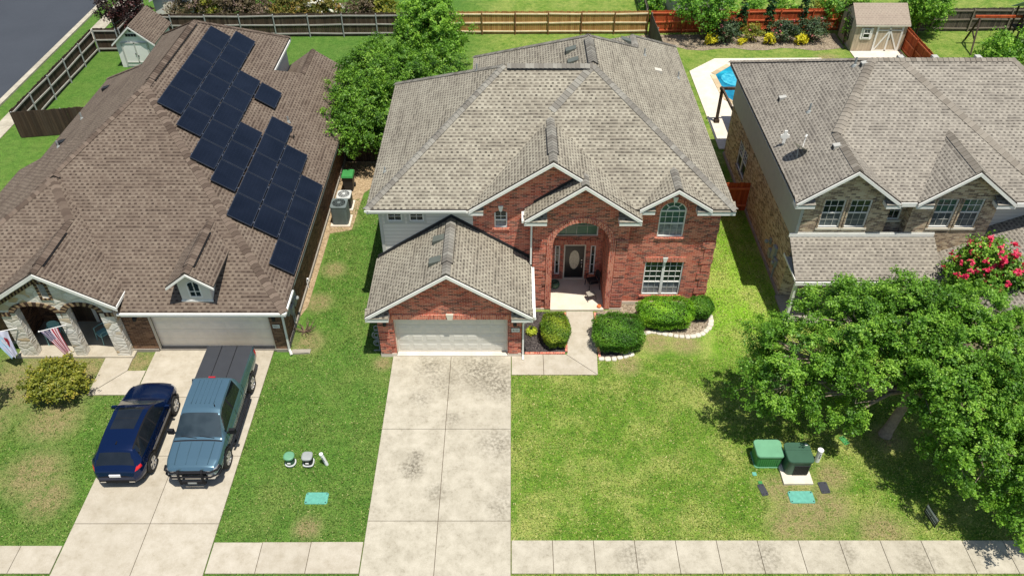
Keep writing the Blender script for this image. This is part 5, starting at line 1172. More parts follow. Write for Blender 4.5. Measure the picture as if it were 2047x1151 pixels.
b = MB(); b.poly([(15.3+.95*math.cos(a),50.2+.95*math.sin(a),.066) for a in [2*PI*k/24 for k in range(24)]]); build('spa', b, M['spa'], t)
b = MB(); b.lathe([(.95,0),(.95,.03),(1.08,.03),(1.08,0)], (15.3,50.2,.062), 24); build('spa_rim', b, M['spa'], t)
t = thing('patio_cover', 'dark timber post and roof of the patio cover beside the pool', 'patio cover', (13.8,43.6,0))
for x, y in ((12.75,44.4),(17.5,44.4)):
    b = MB(); b.box(x-.08,x+.08,y-.08,y+.08,.05,2.24); b.box(x-.15,x+.15,y-.15,y+.15,.05,.25); build('post', b, M['wood_dark'], t)
b = MB(); b.bar((12.6,44.4,2.32),(18.2,44.4,2.32),.12,.16); b.bar((12.75,44.6,2.30),(12.75,41.2,2.45),.1,.14); build('beam', b, M['wood_dark'], t); b = MB(); b.slab([(13.6,44.6,2.44),(18.2,44.6,2.44),(18.2,41.3,2.6),(13.6,41.3,2.6)], .08); build('roof', b, [M['roof_right'], M['wood_dark']], t)

# ------------------------------------------------------------------ utility boxes on the lawns
def rbox(mb, x, y, sx, sy, z0, z1, r=.12, m=0, taper=0., n=5):
    def ring(k, rr):
        a = []
        for (cx_, cy_, st) in ((1,1,0),(-1,1,90),(-1,-1,180),(1,-1,270)):
            for q in range(n+1):
                an = rad(st+90*q/n); a.append((x+cx_*(sx/2*k-rr)+rr*math.cos(an), y+cy_*(sy/2*k-rr)+rr*math.sin(an)))
        return a
    A, B_2 = ring(1, r), ring(1-taper, r); N = len(A); C2 = ring(1-taper-.03, r)
    for i in range(N):
        j = (i+1) % N
        mb.quad((*A[i],z0),(*A[j],z0),(*B_2[j],z1-.03),(*B_2[i],z1-.03), m, .5); mb.quad((*B_2[i],z1-.03),(*B_2[j],z1-.03),(*C2[j],z1),(*C2[i],z1), m, .5)
    mb.poly([(*p,z1) for p in C2], m, .5); mb.poly([(*p,z0) for p in A][::-1], m, .5)
t = thing('transformer_box', 'dark green utility transformer box standing on a concrete pad', 'utility box', (10.62,18.45,0))
b = MB(); rbox(b, 10.6, 18.3, .9, .84, .09, .84, .15); build('cabinet', b, M['udark'], t); b = MB(); rbox(b, 10.6, 18.3, .97, .92, .84, .91, .16); b.box(10.13,11.07,18.38,18.40,.91,.922); build('lid', b, M['udark'], t)
b = MB()
for k in range(10): b.box(10.42+k*.055,10.42+k*.055+.028,17.85,17.89,.12,.62)
b.box(10.39,10.98,17.86,17.89,.6,.64); build('grille', b, M['black'], t); b = MB(); b.box(10.9,11.0,18.6,18.66,.911,.916); build('sticker', b, M['white'], t)
b = MB(); b.box(10.02,11.1,17.5,19.0,-.04,.09); tag(build('concrete_plinth', b, M['concrete_clean'], bevel=.01), 'white concrete pad under the dark green transformer box', 'pad')
t = thing('utility_box', 'light green utility box left of the dark green transformer', 'utility box', (9.62,18.65,0))
b = MB(); rbox(b, 9.62, 18.65, .96, .74, .05, .62, .12, taper=-.02)
for k in range(9): b.box(9.28+k*.08,9.28+k*.08+.05,18.26,18.275,.12,.5)
build('cabinet', b, M['bin_green'], t); b = MB(); rbox(b, 9.62, 18.65, 1.04, .82, .62, .70, .14); build('lid', b, M['ugreen'], t); b = MB(); rbox(b, 9.62, 18.65, 1.02, .8, -.02, .05, .12); build('base', b, M['ugreen'], t)
def marker(label, x, y, lean=(0,0), h=.75, r=.065):
    t = thing('marker_post', label, 'marker post', (x,y,0)); b = MB(); b.tube([(x,y,-.05),(x+lean[0]*h,y+lean[1]*h,h)], r, 14); build('tube', b, M['pvc'], t); b = MB(); q = (x+lean[0]*h,y+lean[1]*h,h); b.lathe([(r*1.12,-.03),(r*1.12,.035),(0,.045)], q, 14); build('cap', b, M['pvc'], t)
    b = MB()
    for k in range(3): b.box(x-.02+lean[0]*(h*.45+k*.09),x+.02+lean[0]*(h*.45+k*.09),y-r-.006+lean[1]*(h*.4),y-r-.001+lean[1]*(h*.4),h*.42+k*.09,h*.42+k*.09+.05)
    build('print', b, M['plastic_black'], t)
marker('white marker post right of the dark green transformer box', 11.56, 18.6, (0,0), .62, .1); marker('white marker post leaning in the lawn beside the two small pedestals', -6.98, 18.42, (-.22,0), .62)
def lidbox(label, x, y, sx, sy, mat, rot=0, name='meter_box', z=.03):
    t = thing(name, label, 'meter box', (x,y,0), rot); b = MB(); rbox(b, 0, 0, sx, sy, -.03, z, min(sx,sy)*.16); o = build('cover', b, M[mat], t, world=False)
    for a in (-1,1):
        for c in (-1,1):
            if min(sx,sy) < .2: continue
            b = MB(); b.lathe([(.025,z+.001),(.025,z+.006),(0,z+.007)], (a*(sx/2-.07),c*(sy/2-.07),0), 8); build('bolt', b, M['black'], t, world=False)
    return t
lidbox('turquoise lid set in bare soil in front of the transformer pad', 10.53, 16.97, .92, .52, 'teal'); lidbox('turquoise lid with chipped edges in the lawn below the two small pedestals', -7.1, 16.92, .84, .5, 'teal')
lidbox('black oval meter lid left of the turquoise lid', 9.2, 17.28, .26, .5, 'lid_black', rad(12)); lidbox('black rectangular meter lid right of the transformer pad', 11.47, 17.38, .34, .5, 'lid_black', rad(4))
lidbox('pale green round cap in the grass by the light green box', 9.05, 17.98, .16, .16, 'teal', 0, 'irrigation_box'); lidbox('small dark green cap beside the black oval lid', 9.18, 17.6, .15, .13, 'bin_green', 0, 'irrigation_box'); lidbox('green valve lid in the shade beside the tree trunk', 12.9, 19.55, .24, .4, 'bin_green', rad(20))
def pedestal(label, x, y, lidm, bodym, sq):
    t = thing('utility_pedestal', label, 'pedestal', (x,y,0)); b = MB(); b.lathe([(.2,-.03),(.2,.08),(.175,.1),(.165,.42)], (x,y,0), 20, sq=sq); build('body', b, M[bodym], t, auto=30); b = MB(); b.lathe([(.19,.42),(.205,.45),(.2,.5),(.16,.53),(0,.54)], (x,y,0), 20, sq=sq); build('lid', b, M[lidm], t, auto=30); b = MB(); b.lathe([(.205,.08),(.215,.1),(.2,.13)], (x,y,0), 20, sq=sq); build('base_ring', b, M['ac_pale'], t); b = MB(); b.box(x-.06,x+.06,y-.19,y-.17,.22,.28); build('badge', b, M['white'], t)
pedestal('small round pedestal with pale green lid in the left lawn', -8.35, 18.45, 'ugreen', 'udark', .12); pedestal('small square pedestal with grey lid and black body', -7.67, 18.45, 'galv', 'plastic_black', .4)
# small yard sign on wire legs
t = thing('yard_sign', 'small black yard sign with white lettering on wire legs by the pavement', 'sign', (14.66,15.87,0), rad(100)); b = MB(); b.box(-.34,.34,-.008,.008,.25,.72); board = build('board', b, M['plastic_black'], t, world=False)
b = MB(); b.box(-.32,.32,.009,.012,.60,.70); b.box(-.30,-.02,.009,.012,.45,.49); b.box(.03,.30,.009,.012,.45,.49); b.box(-.30,.3,.009,.011,.53,.545); b.box(-.3,.3,.009,.011,.36,.375); b.box(-.32,.32,-.012,-.009,.60,.70); b.box(-.30,-.02,-.012,-.009,.45,.49); b.box(.03,.30,-.012,-.009,.45,.49); b.box(-.30,.3,-.011,-.009,.53,.545); b.box(-.3,.3,-.011,-.009,.36,.375); build('print', b, M['ac_pale'], board, world=False)
for x in (-.22,.22):
    b = MB(); b.tube([(x,0,-.05),(x,0,.72)], .01, 6); build('leg', b, M['black'], t, world=False)

# ------------------------------------------------------------------ beside the houses
def ac_unit(label, x, y, s, h, topm, sidem, ridged=True):
    t = thing('air_conditioner', label, 'air conditioner', (x,y,0)); b = MB(); b.box(x-s*.62,x+s*.62,y-s*.62,y+s*.62,-.03,.08); build('pad', b, M['concrete_clean'], t)
    b = MB(); rbox(b, x, y, s, s, .08, h, .12)
    if ridged:
        for k in range(14):
            for (a0,a1,b0,b1) in ((x-s/2+.06+k*(s-.12)/14,x-s/2+.06+k*(s-.12)/14+.02,y-s/2-.012,y-s/2),(x+s/2,x+s/2+.012,y-s/2+.06+k*(s-.12)/14,y-s/2+.06+k*(s-.12)/14+.02)): b.box(a0,a1,b0,b1,.15,h-.1)
    build('casing', b, M[sidem], t); b = MB(); rbox(b, x, y, s*1.03, s*1.03, h-.03, h+.03, .12); build('top', b, M[topm], t)
    b = MB(); b.lathe([(s*.41,0),(s*.41,.012),(0,.012)], (x,y,h+.03), 24); build('fan_opening', b, M['black'], t)
    b = MB()
    for rr in (.1,.2,.3,.4): b.lathe([(s*rr,.015),(s*rr,.03),(s*rr+.015,.03),(s*rr+.015,.015)], (x,y,h+.03), 24)
    for k in range(6): a = PI*k/6; b.bar((x-s*.41*math.cos(a),y-s*.41*math.sin(a),h+.062),(x+s*.41*math.cos(a),y+s*.41*math.sin(a),h+.062),.012,.012)
    b.lathe([(.09,.02),(.09,.045),(0,.05)], (x,y,h+.03), 14); build('fan_guard', b, M[topm], t)
ac_unit('tall grey air conditioner on a pale pad beside the brown house', -8.93, 33.95, .82, 1.15, 'ac', 'ac'); ac_unit('pale topped air conditioner between the tall unit and the green-lidded bin', -8.95, 35.35, .74, .75, 'ac_pale', 'plastic_black', False)
def wheelie(label, x, y, lidm, bodym, h=1.0, rot=0):
    t = thing('rubbish_bin', label, 'bin', (x,y,0), rot); b = MB(); b.hexa([(-.22,-.25,.03),(.22,-.25,.03),(.22,.25,.03),(-.22,.25,.03),(-.3,-.33,h-.06),(.3,-.33,h-.06),(.3,.33,h-.06),(-.3,.33,h-.06)]); build('body', b, M[bodym], t, world=False, bevel=.03); b = MB(); b.hexa([(-.33,-.37,h-.06),(.33,-.37,h-.06),(.33,.36,h-.06),(-.33,.36,h-.06),(-.29,-.33,h+.03),(.29,-.33,h+.03),(.29,.34,h+.06),(-.29,.34,h+.06)]); build('lid', b, M[lidm], t, world=False, bevel=.03)
    for x_ in (-.25,.25):
        b = MB(); b.lathe([(.0,-.03),(.12,-.03),(.12,.03),(0,.03)], (x_,.3,.12), 12, axis='x'); build('wheel', b, M['rubber'], t, world=False)
wheelie('black wheelie bin with green lid behind the air conditioners', -8.98, 37.0, 'bin_green', 'plastic_black')
def barrel(label, x, y, r, h):
    t = thing('barrel', label, 'barrel', (x,y,0)); b = MB(); b.lathe([(r*.85,0),(r,.15),(r*1.04,h*.5),(r,h-.1),(r*.97,h)], (x,y,0), 22); build('body', b, M['plastic_black'], t, auto=30); b = MB(); b.lathe([(r*.97,h),(r*1.03,h+.02),(r*.98,h+.06),(r*.75,h+.06),(r*.72,h-.02),(0,h-.03)], (x,y,0), 22); build('rim', b, M['lid_black'], t, auto=30)
barrel('black barrel close to the eave of the garage roof', -5.98, 28.1, .3, 1.0); barrel('black barrel further along the siding wall', -5.95, 30.6, .3, 1.0)
# coiled scroll rack left of the garage
t = thing('hose_rack', 'grey curled metal hose rack in the shade left of the garage', 'hose rack', (-5.85,24.75,0)); b = MB()
def spiral(cx, cz, r0, turns, y, ph=0): return [(cx+(r0*(1-.6*k/24))*math.cos(ph+turns*2*PI*k/24), y, cz+(r0*(1-.6*k/24))*math.sin(ph+turns*2*PI*k/24)) for k in range(25)]
for cz, r0, ph in ((.25,.2,0),(.62,.22,2),(.98,.16,4)): b.tube(spiral(-5.85, cz, r0, 1.5, 24.6+.25*cz, ph), .028, 6)
b.tube([(-5.75,24.5,0),(-5.8,24.7,.6),(-5.7,24.9,1.15)], .022, 6); build('scrolls', b, M['galv'], t); b = MB(); b.bar((-6.0,24.45,.02),(-5.7,24.45,.02),.04,.04); b.bar((-6.0,24.95,.02),(-5.7,24.95,.02),.04,.04); build('foot', b, M['galv'], t)
# entry porch: chair, pot, pumpkin
def patio_chair(label, x, y, rot, mat, seat=None, sling=False):
    t = thing('patio_chair', label, 'chair', (x,y,.1), rot); sm = seat or mat
    b = MB(); rbox(b, 0, 0, .5, .48, .40, .44, .08); build('seat', b, M[sm], t, world=False)
    b = MB(); N = 8
    for k in range(N):
        a0, a1 = [(-.26+.52*q/N) for q in (k, k+1)]; f = lambda u: .25-.05*(abs(u)/.26)**2; top = lambda u: .92-.10*(abs(u)/.26)**2.5
        b.hexa([(a0,f(a0),.5),(a1,f(a1),.5),(a1,f(a1)+.02,.5),(a0,f(a0)+.02,.5),(a0,f(a0)+.07,top(a0)),(a1,f(a1)+.07,top(a1)),(a1,f(a1)+.09,top(a1)),(a0,f(a0)+.09,top(a0))])
    build('backrest', b, M[sm], t, world=False)
    for x_ in (-1,1):
        b = MB(); b.tube([(x_*.27,.3,.0),(x_*.27,.24,.42),(x_*.27,.26,.64)], .018, 6); build('leg', b, M[mat], t, world=False)
        b = MB(); b.tube([(x_*.27,-.26,.0),(x_*.27,-.22,.42),(x_*.28,-.2,.64)], .018, 6); build('leg', b, M[mat], t, world=False)
        b = MB(); b.tube([(x_*.28,-.24,.64),(x_*.29,.0,.66),(x_*.27,.28,.66)], .02, 6); build('armrest', b, M[mat], t, world=False)
patio_chair('teal metal patio chair behind the hanging striped flag', -19.95, 24.95, rad(8), 'chair_teal'); patio_chair('teal metal patio chair beside the porch window', -17.85, 25.05, rad(-38), 'chair_teal')
patio_chair('black patio chair in the shaded arched entry', 3.78, 28.55, rad(-75), 'plastic_black'); 
t = thing('folding_stool', 'low dark wire footstool on the entry porch', 'stool', (3.65,27.72,.1), rad(20)); b = MB(); rbox(b, 0,0,.4,.32,.33,.36,.04); build('seat', b, M['slab_grey'], t, world=False)
for a in (-1,1):
    for c in (-1,1):
        b = MB(); b.tube([(a*.17,c*.13,.33),(a*.21,c*.17,0)], .012, 6); build('leg', b, M['black'], t, world=False)
t = thing('garden_pot', 'round dark green pot by the left side of the entry', 'pot', (2.02,28.55,.1)); b = MB(); b.lathe([(.12,0),(.2,.08),(.23,.2),(.2,.33),(.17,.36),(.14,.34),(0,.3)], (2.02,28.55,.1), 20); build('bowl', b, M['udark'], t, auto=40)
t = thing('pumpkin', 'small orange pumpkin at the right foot of the arch', 'pumpkin', (4.0,27.16,.1)); b = MB()
for k in range(8): a = 2*PI*k/8; b.lathe([(.015,0),(.05,.02),(.06,.06),(.05,.095),(.015,.115)], (4.0+.045*math.cos(a),27.16+.045*math.sin(a),.1), 10)
build('fruit', b, M['orange'], t, auto=60); b = MB(); b.tube([(4.0,27.16,.2),(4.01,27.15,.25)], .012, 6); build('stalk', b, M['bark'], t)
# bits by the gate of the right-hand house
t = thing('barrel', 'pink-white tank beside the reddish gate', 'barrel', (12.1,35.5,0)); b = MB(); b.lathe([(.22,0),(.24,.2),(.24,.7),(.15,.82),(0,.86)], (12.0,35.6,0), 18); build('body', b, M['cream'], t, auto=40); b = MB(); b.lathe([(.06,.84),(.06,.95),(0,.96)], (12.0,35.6,0), 10); build('valve', b, M['metal'], t)
# bare bramble by the left garage corner
t = thing('bare_bush', 'leafless dark bush beside the left garage corner', 'bush', (-9.25,25.6,0)); b = MB()
for k in range(26):
    a = random.uniform(0, 2*PI); l = random.uniform(.4,.85); e = random.uniform(.2,.9); p = Vector((-9.25,25.6,0)); q = p+Vector((math.cos(a)*l*.5,math.sin(a)*l*.5,l*.5*e)); u = q+Vector((math.cos(a+.7)*l*.4,math.sin(a+.7)*l*.4,l*.2)); b.tube([p,q,u], [.018,.012,.004], 5)
build('branches', b, M['bark'], t)
b = MB(); b.hexa([(-9.55,24.2,0),(-8.75,24.25,0),(-8.75,24.5,0),(-9.55,24.45,0),(-9.55,24.2,.08),(-8.75,24.25,.05),(-8.75,24.5,.05),(-9.55,24.45,.08)]); b.box(-9.5,-8.8,24.24,24.26,.05,.1); tag(build('splash_block', b, M['slab_grey']), 'grey concrete splash block under the left garage downspout', 'splash block')
t = thing('water_tap', 'white outdoor tap pipe by the long brown side wall', 'tap', (-9.66,28.6,0)); b = MB(); b.tube([(-9.66,28.6,0),(-9.66,28.6,.5),(-9.58,28.6,.55),(-9.55,28.6,.45)], .025, 8); build('pipe', b, M['pvc'], t); b = MB(); b.lathe([(.05,0),(.05,.02),(0,.02)], (-9.6,28.6,.58), 8); build('handle', b, M['pvc'], t)

# ------------------------------------------------------------------ flags
def flag(name, label, base, tip, w, h, colour, fold=.1, swing=(0,0), gather=.55, n=(30,44), mats=None):
    t = thing(name, label, 'flag', base); b = MB(); b.tube([base, tip], .018, 8); build('pole', b, M['pvc'], t); b = MB(); b.lathe([(.0,-.03),(.03,-.02),(.03,.02),(0,.04)], tip, 10); build('finial', b, M['pvc'], t)
    b = MB(); base = Vector(base); tip = Vector(tip); d = (tip-base).normalized(); c = Vector((-d.y,d.x,0)).normalized()
    def pt(i, j):
        u, v = i/n[0], j/n[1]; g = 1-(1-gather)*v**.7; a = tip-d*(.03+w*(u*g+(1-g)*.25)); wave = fold*v**.5*math.sin(u*11+v*2.5)+.4*fold*math.sin(u*23-v*3)*v
        return a+Vector((swing[0]*v*h,swing[1]*v*h,-h*v*(1-.12*u)))+c*wave
    for i in range(n[0]):
        for j in range(n[1]): b.poly((pt(i,j),pt(i+1,j),pt(i+1,j+1),pt(i,j+1)), colour((i+.5)/n[0], (j+.5)/n[1]), .5)
    idx = {}; v2 = []; f2 = []
    for f in b.f:
        q = []
        for vi in f:
            kx = tuple(round(a, 5) for a in b.v[vi])
            if kx not in idx: idx[kx] = len(v2); v2.append(b.v[vi])
            q.append(idx[kx])
        f2.append(q)
    b.v = v2; b.f = f2
    build('cloth', b, mats, t, auto=180)
for nm, c in (('flag_red', hx(150,30,44,.85)), ('flag_white', hx(226,206,210,.8)), ('flag_blue', hx(28,40,84,.85)), ('flag_sky', hx(170,200,220,.85)), ('flag_pale', hx(206,208,226,.75))): M[nm] = plain(nm, c, .8, var=.05)
def usa(u, v):
    # hung from its hoist: stripes run down the cloth, union next to the pole tip
    if u < .54 and v < .42:
        gx, gy = (u/.54*7) % 1, (v/.42*9) % 1
        return 1 if (gx-.5)**2+(gy-.5)**2 < .085 else 2
    return int(u*13) % 2
flag('flag', 'red white and blue striped flag hanging from a pole on the middle stone pier', (-18.5,24.02,1.95), (-19.15,23.25,2.3), .72, 1.4, usa, .06, (.30,-.02), .36, mats=[M['flag_red'], M['flag_white'], M['flag_blue']])
def pale(u, v):
    r_ = math.hypot((u-.5)*1.0, (v-.42)*1.5)
    if r_ < .16: return 0 if (u*9+v*5) % 1 > .5 else 1
    if r_ < .34: return 1 if u < .62 else 2
    if v > .38 and u < .12: return 1
    return 3
flag('flag', 'pale flag with a round blue and red emblem on the leftmost pier', (-20.62,24.02,1.75), (-21.5,23.35,2.05), .8, 1.4, pale, .08, (.28,-.05), .36, mats=[M['flag_white'], M['flag_sky'], M['flag_red'], M['flag_pale']])

# ------------------------------------------------------------------ on the right-hand roof
zz = lambda x: 5.6+.72*(x-11.95)
t = thing('satellite_dish', 'pale satellite dish with receiver arm near the left eave of the tan roof', 'satellite dish', (12.85,30.55,zz(12.85))); b = MB(); c0 = Vector((12.62,30.5,zz(12.62)+.45)); n_ = Vector((.447,.33,.83)).normalized(); ax = n_.cross(Vector((0,0,1))).normalized(); ay = n_.cross(ax); prev = None
for R_, dz in ((0.001,0),(.2,.012),(.37,.05)):
    cur = [c0+ax*R_*math.cos(a)+ay*R_*math.sin(a)*1.15+n_*dz for a in [2*PI*k/24 for k in range(24)]]
    if prev:
        for k in range(24): b.quad(prev[k], prev[(k+1) % 24], cur[(k+1) % 24], cur[k])
    prev = cur
build('reflector', b, M['white'], t, auto=60); b = MB(); b.tube([c0, c0-n_*.12, (12.6,30.42,zz(12.6))], .03, 8); build('mount', b, M['galv'], t); b = MB(); b.tube([c0-ay*-.3, c0+n_*.55+Vector((0,0,.05))], .018, 8); b.tube([c0+n_*.5, c0+n_*.62], .045, 8); build('arm', b, M['white'], t)
t = thing('antenna', 'white cross-shaped antenna standing at the left eave of the tan roof', 'antenna', (12.3,31.75,zz(12.3))); b = MB(); b.bar((12.35,31.75,zz(12.35)+.1),(12.35,31.75,zz(12.35)+.75),.14,.05); b.bar((12.15,31.75,zz(12.35)+.46),(12.55,31.75,zz(12.35)+.46),.05,.14); b.bar((12.23,31.75,zz(12.35)+.46),(12.47,31.75,zz(12.35)+.46),.055,.24); build('panel', b, M['white'], t, bevel=.02); b = MB(); b.tube([(12.35,31.75,zz(12.35)-.05),(12.35,31.75,zz(12.35)+.15)], .03, 8); build('mast', b, M['galv'], t)

# ------------------------------------------------------------------ play frame, far right
t = thing('swing_set', 'wooden swing set and fort with a light blue canopy, far right', 'swing set', (35.5,55.5,0)); b = MB(); b.bar((33.1,55.7,2.2),(36.6,55.7,2.2),.12,.16); build('beam', b, M['wood_red'], t)
for q in (((33.5,55.7,2.15),(32.9,54.2,0)),((33.5,55.7,2.15),(33.7,56.9,0)),((36.5,55.7,2.6),(35.9,54.3,0)),((36.6,55.7,2.6),(36.9,56.9,0))):
    b = MB(); b.bar(q[0], q[1], .1, .1); build('leg', b, M['wood_dark'], t)
b = MB(); b.bar((33.1,54.8,.9),(33.6,56.2,.9),.08,.08); build('brace', b, M['wood_dark'], t)
b = MB(); b.box(36.4,38.2,54.6,56.6,1.2,1.3)
for x in (36.4,38.1):
    for y in (54.6,56.5): b.box(x,x+.1,y,y+.1,0,2.6)
build('fort', b, M['wood_dark'], t); b = MB(); b.slab([(36.1,54.3,2.5),(38.5,54.3,2.5),(38.5,55.6,3.3),(36.1,55.6,3.3)], .03); b.slab([(36.1,56.9,2.5),(38.5,56.9,2.5),(38.5,55.6,3.3),(36.1,55.6,3.3)], .03); build('canopy', b, M['flag_sky'], t)
b = MB()
for x in (34.6,35.0): b.tube([(x,55.7,2.2),(x,55.6,.5)], .012, 5)
b.box(34.55,35.05,55.45,55.7,.45,.49); build('swing', b, M['trim_black'], t)
t = thing('paddling_pool', 'green and blue paddling pool beneath the swing set', 'paddling pool', (33.9,53.2,0)); b = MB(); b.lathe([(.8,0),(.85,.12),(.8,.22),(.68,.22),(.66,.05)], (33.9,53.2,0), 24); build('ring', b, M['bin_green'], t, auto=40); b = MB(); b.lathe([(.66,.1),(0,.1)], (33.9,53.2,0), 24); build('water', b, M['flag_blue'], t)
# ------------------------------------------------------------------ vegetation
def norm(a): return a/np.maximum(np.linalg.norm(a, axis=1, keepdims=True), 1e-6)
def leaf_object(name, P, Nn, rnd, mat, parent=None, size=.12, asp=.6, extra=None, pend=0.):
    """many small leaf faces in one mesh; P in world space"""
    n = len(P); Nn = norm(Nn); t = norm(np.cross(Nn, RNG.normal(size=(n,3)))+np.array([0,0,-pend])); b = norm(np.cross(Nn, t))
    s = (size*(.65+.7*RNG.random(n)))[:,None]; fold = Nn*s*.12
    V = np.stack([P-t*s*.5, P+b*s*.5*asp+fold, P+t*s*.5, P-b*s*.5*asp+fold], 1).reshape(-1,3)
    org = np.array(root_of(parent).location) if parent else np.array([P[:,0].mean(), P[:,1].mean(), P[:,2].min()])
    me = bpy.data.meshes.new(name); me.vertices.add(4*n); me.vertices.foreach_set('co', (V-org).ravel())
    me.loops.add(4*n); me.loops.foreach_set('vertex_index', np.arange(4*n, dtype=np.int32)); me.polygons.add(n); me.polygons.foreach_set('loop_start', np.arange(0,4*n,4,dtype=np.int32)); me.polygons.foreach_set('loop_total', np.full(n,4,dtype=np.int32))
    for m in (mat if isinstance(mat, list) else [mat]): me.materials.append(m)
    at = me.attributes.new('rnd', 'FLOAT', 'FACE'); at.data.foreach_set('value', np.clip(rnd,0,1).astype(np.float32))
    me.update(calc_edges=True); me.validate()
    o = bpy.data.objects.new(name, me); COL.objects.link(o)
    if parent: o.parent = parent
    else: o.location = org
    return o
def sphere_dirs(n, down=.45):
    d = norm(RNG.normal(size=(n*2,3))); k = (d[:,2] > -.35) | (RNG.random(n*2) < down); return d[k][:n]
def crown_pts(lobes, nclump, per, cr, shell=.6, flat=.65, updir=.45):
    L = np.array(lobes, float); w = L[:,3]*L[:,4]+L[:,4]*L[:,5]+L[:,3]*L[:,5]; w /= w.sum()
    idx = RNG.choice(len(L), nclump, p=w); d = sphere_dirs(nclump); f = shell+(1-shell)*RNG.random(nclump)**.6; f *= 1+.17*RNG.normal(size=nclump)
    C = L[idx,:3]+d*L[idx,3:6]*f[:,None]; cn = norm(d/L[idx,3:6]*L[idx,3:6].mean(1)[:,None]); crn = RNG.random(nclump)
    k = np.repeat(np.arange(nclump), per); n = len(k); T = 6
    td = norm(cn[:,None,:].repeat(T,1).reshape(-1,3)*.55+RNG.normal(size=(nclump*T,3))*np.array([.75,.75,.5])+np.array([0,0,.12])); tl = cr*2.3*(.55+.7*RNG.random(nclump*T))
    ti = k*T+RNG.integers(0, T, n); s = RNG.random(n)**.8; sl = s*tl[ti]
    P = C[k]+td[ti]*sl[:,None]+RNG.normal(size=(n,3))*cr*np.where(s < .5, .42, .26)[:,None]; P[:,2] -= .22*sl*s
    Nn = cn[k]*.4+td[ti]*.25+np.array([0,0,updir])+RNG.normal(size=(n,3))*.5
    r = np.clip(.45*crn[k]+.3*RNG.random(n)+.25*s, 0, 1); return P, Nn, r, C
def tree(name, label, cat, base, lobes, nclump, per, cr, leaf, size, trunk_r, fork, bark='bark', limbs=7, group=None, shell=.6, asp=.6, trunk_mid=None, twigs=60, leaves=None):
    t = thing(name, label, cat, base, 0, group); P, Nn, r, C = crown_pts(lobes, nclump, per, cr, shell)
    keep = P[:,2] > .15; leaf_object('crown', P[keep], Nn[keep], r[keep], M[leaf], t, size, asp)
    b = MB(); base = Vector(base); fork = Vector(fork); mid = Vector(trunk_mid) if trunk_mid else (base+fork)/2+Vector((.05,.05,0))
    b.tube([base-Vector((0,0,.1)), base+(mid-base)*.15, mid, fork], [trunk_r*1.5, trunk_r*1.1, trunk_r*.92, trunk_r*.75], 12)
    tr = build('trunk', b, M[bark], t, auto=60); b = MB(); ends = []
    for l in lobes:
        c = Vector(l[:3]); k = fork+(c-fork)*.5+Vector((random.uniform(-.2,.2),random.uniform(-.2,.2),.25)); b.tube([fork-Vector((0,0,.1)), k, c], [trunk_r*.62, trunk_r*.4, trunk_r*.2], 8); ends.append((k, c))
    for i in range(min(twigs, nclump)):
        c = Vector(C[random.randrange(nclump)]); k, e = min(ends, key=lambda q: (q[1]-c).length); m_ = e+(c-e)*.5+Vector((0,0,.1)); b.tube([k+(e-k)*random.random(), m_, c], [trunk_r*.16, trunk_r*.09, .008], 5)
    build('branch', b, M[bark], t, auto=60); return t
# the broad tree in the right-hand front lawn
def lobe(px, py, z, r, rz=.8, ry=1.): p = G(px, py, z); return (p.x, p.y, z, r, r*ry, r*rz)
oak = [lobe(1585,705,3.7,1.6), lobe(1700,655,4.6,1.45), lobe(1550,770,2.6,1.1), lobe(1650,785,2.5,1.2), lobe(1735,705,4.2,1.2), lobe(1840,655,4.8,1.55), lobe(1960,710,4.6,1.75), lobe(1945,815,3.9,1.6), lobe(1985,915,2.9,1.5), lobe(2085,800,4.2,2.1), lobe(2060,1000,2.2,1.3), lobe(1885,735,4.6,1.1), lobe(2130,940,3.2,1.7), lobe(1690,585,4.4,.5), lobe(1770,590,4.6,.55), lobe(1620,600,4.2,.5), lobe(1700,605,4.9,1.0), lobe(1815,600,5.1,1.1), lobe(1960,630,5.1,1.2), lobe(1840,790,3.5,.6), lobe(1900,905,2.6,.6), lobe(1700,830,2.1,.5), lobe(1800,745,4.0,.7)]
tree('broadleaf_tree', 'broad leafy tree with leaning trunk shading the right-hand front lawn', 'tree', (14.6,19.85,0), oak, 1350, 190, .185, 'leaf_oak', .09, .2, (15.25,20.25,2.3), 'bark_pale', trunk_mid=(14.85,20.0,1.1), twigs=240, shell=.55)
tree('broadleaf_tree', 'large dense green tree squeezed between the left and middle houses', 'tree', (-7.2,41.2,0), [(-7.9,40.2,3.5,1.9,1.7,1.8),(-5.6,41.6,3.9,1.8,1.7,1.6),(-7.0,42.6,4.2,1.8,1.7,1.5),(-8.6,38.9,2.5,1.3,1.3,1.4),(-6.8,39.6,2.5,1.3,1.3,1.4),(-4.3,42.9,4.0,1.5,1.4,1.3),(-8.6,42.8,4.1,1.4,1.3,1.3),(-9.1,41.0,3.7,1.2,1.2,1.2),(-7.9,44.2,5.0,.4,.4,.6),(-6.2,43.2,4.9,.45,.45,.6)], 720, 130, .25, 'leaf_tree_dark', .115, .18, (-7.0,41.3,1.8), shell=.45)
tree('round_tree', 'rounded bright green tree standing at the joint of dark and cedar fences', 'tree', (-5.6,52.2,0), [(-5.6,52.0,3.1,1.9,1.8,1.6),(-4.9,51.6,2.2,1.6,1.4,1.2),(-6.4,52.1,2.3,1.5,1.3,1.2),(-5.6,52.6,4.1,1.3,1.2,1.0)], 380, 120, .22, 'leaf_mid', .13, .13, (-5.6,52.1,1.5), twigs=40, shell=.5)
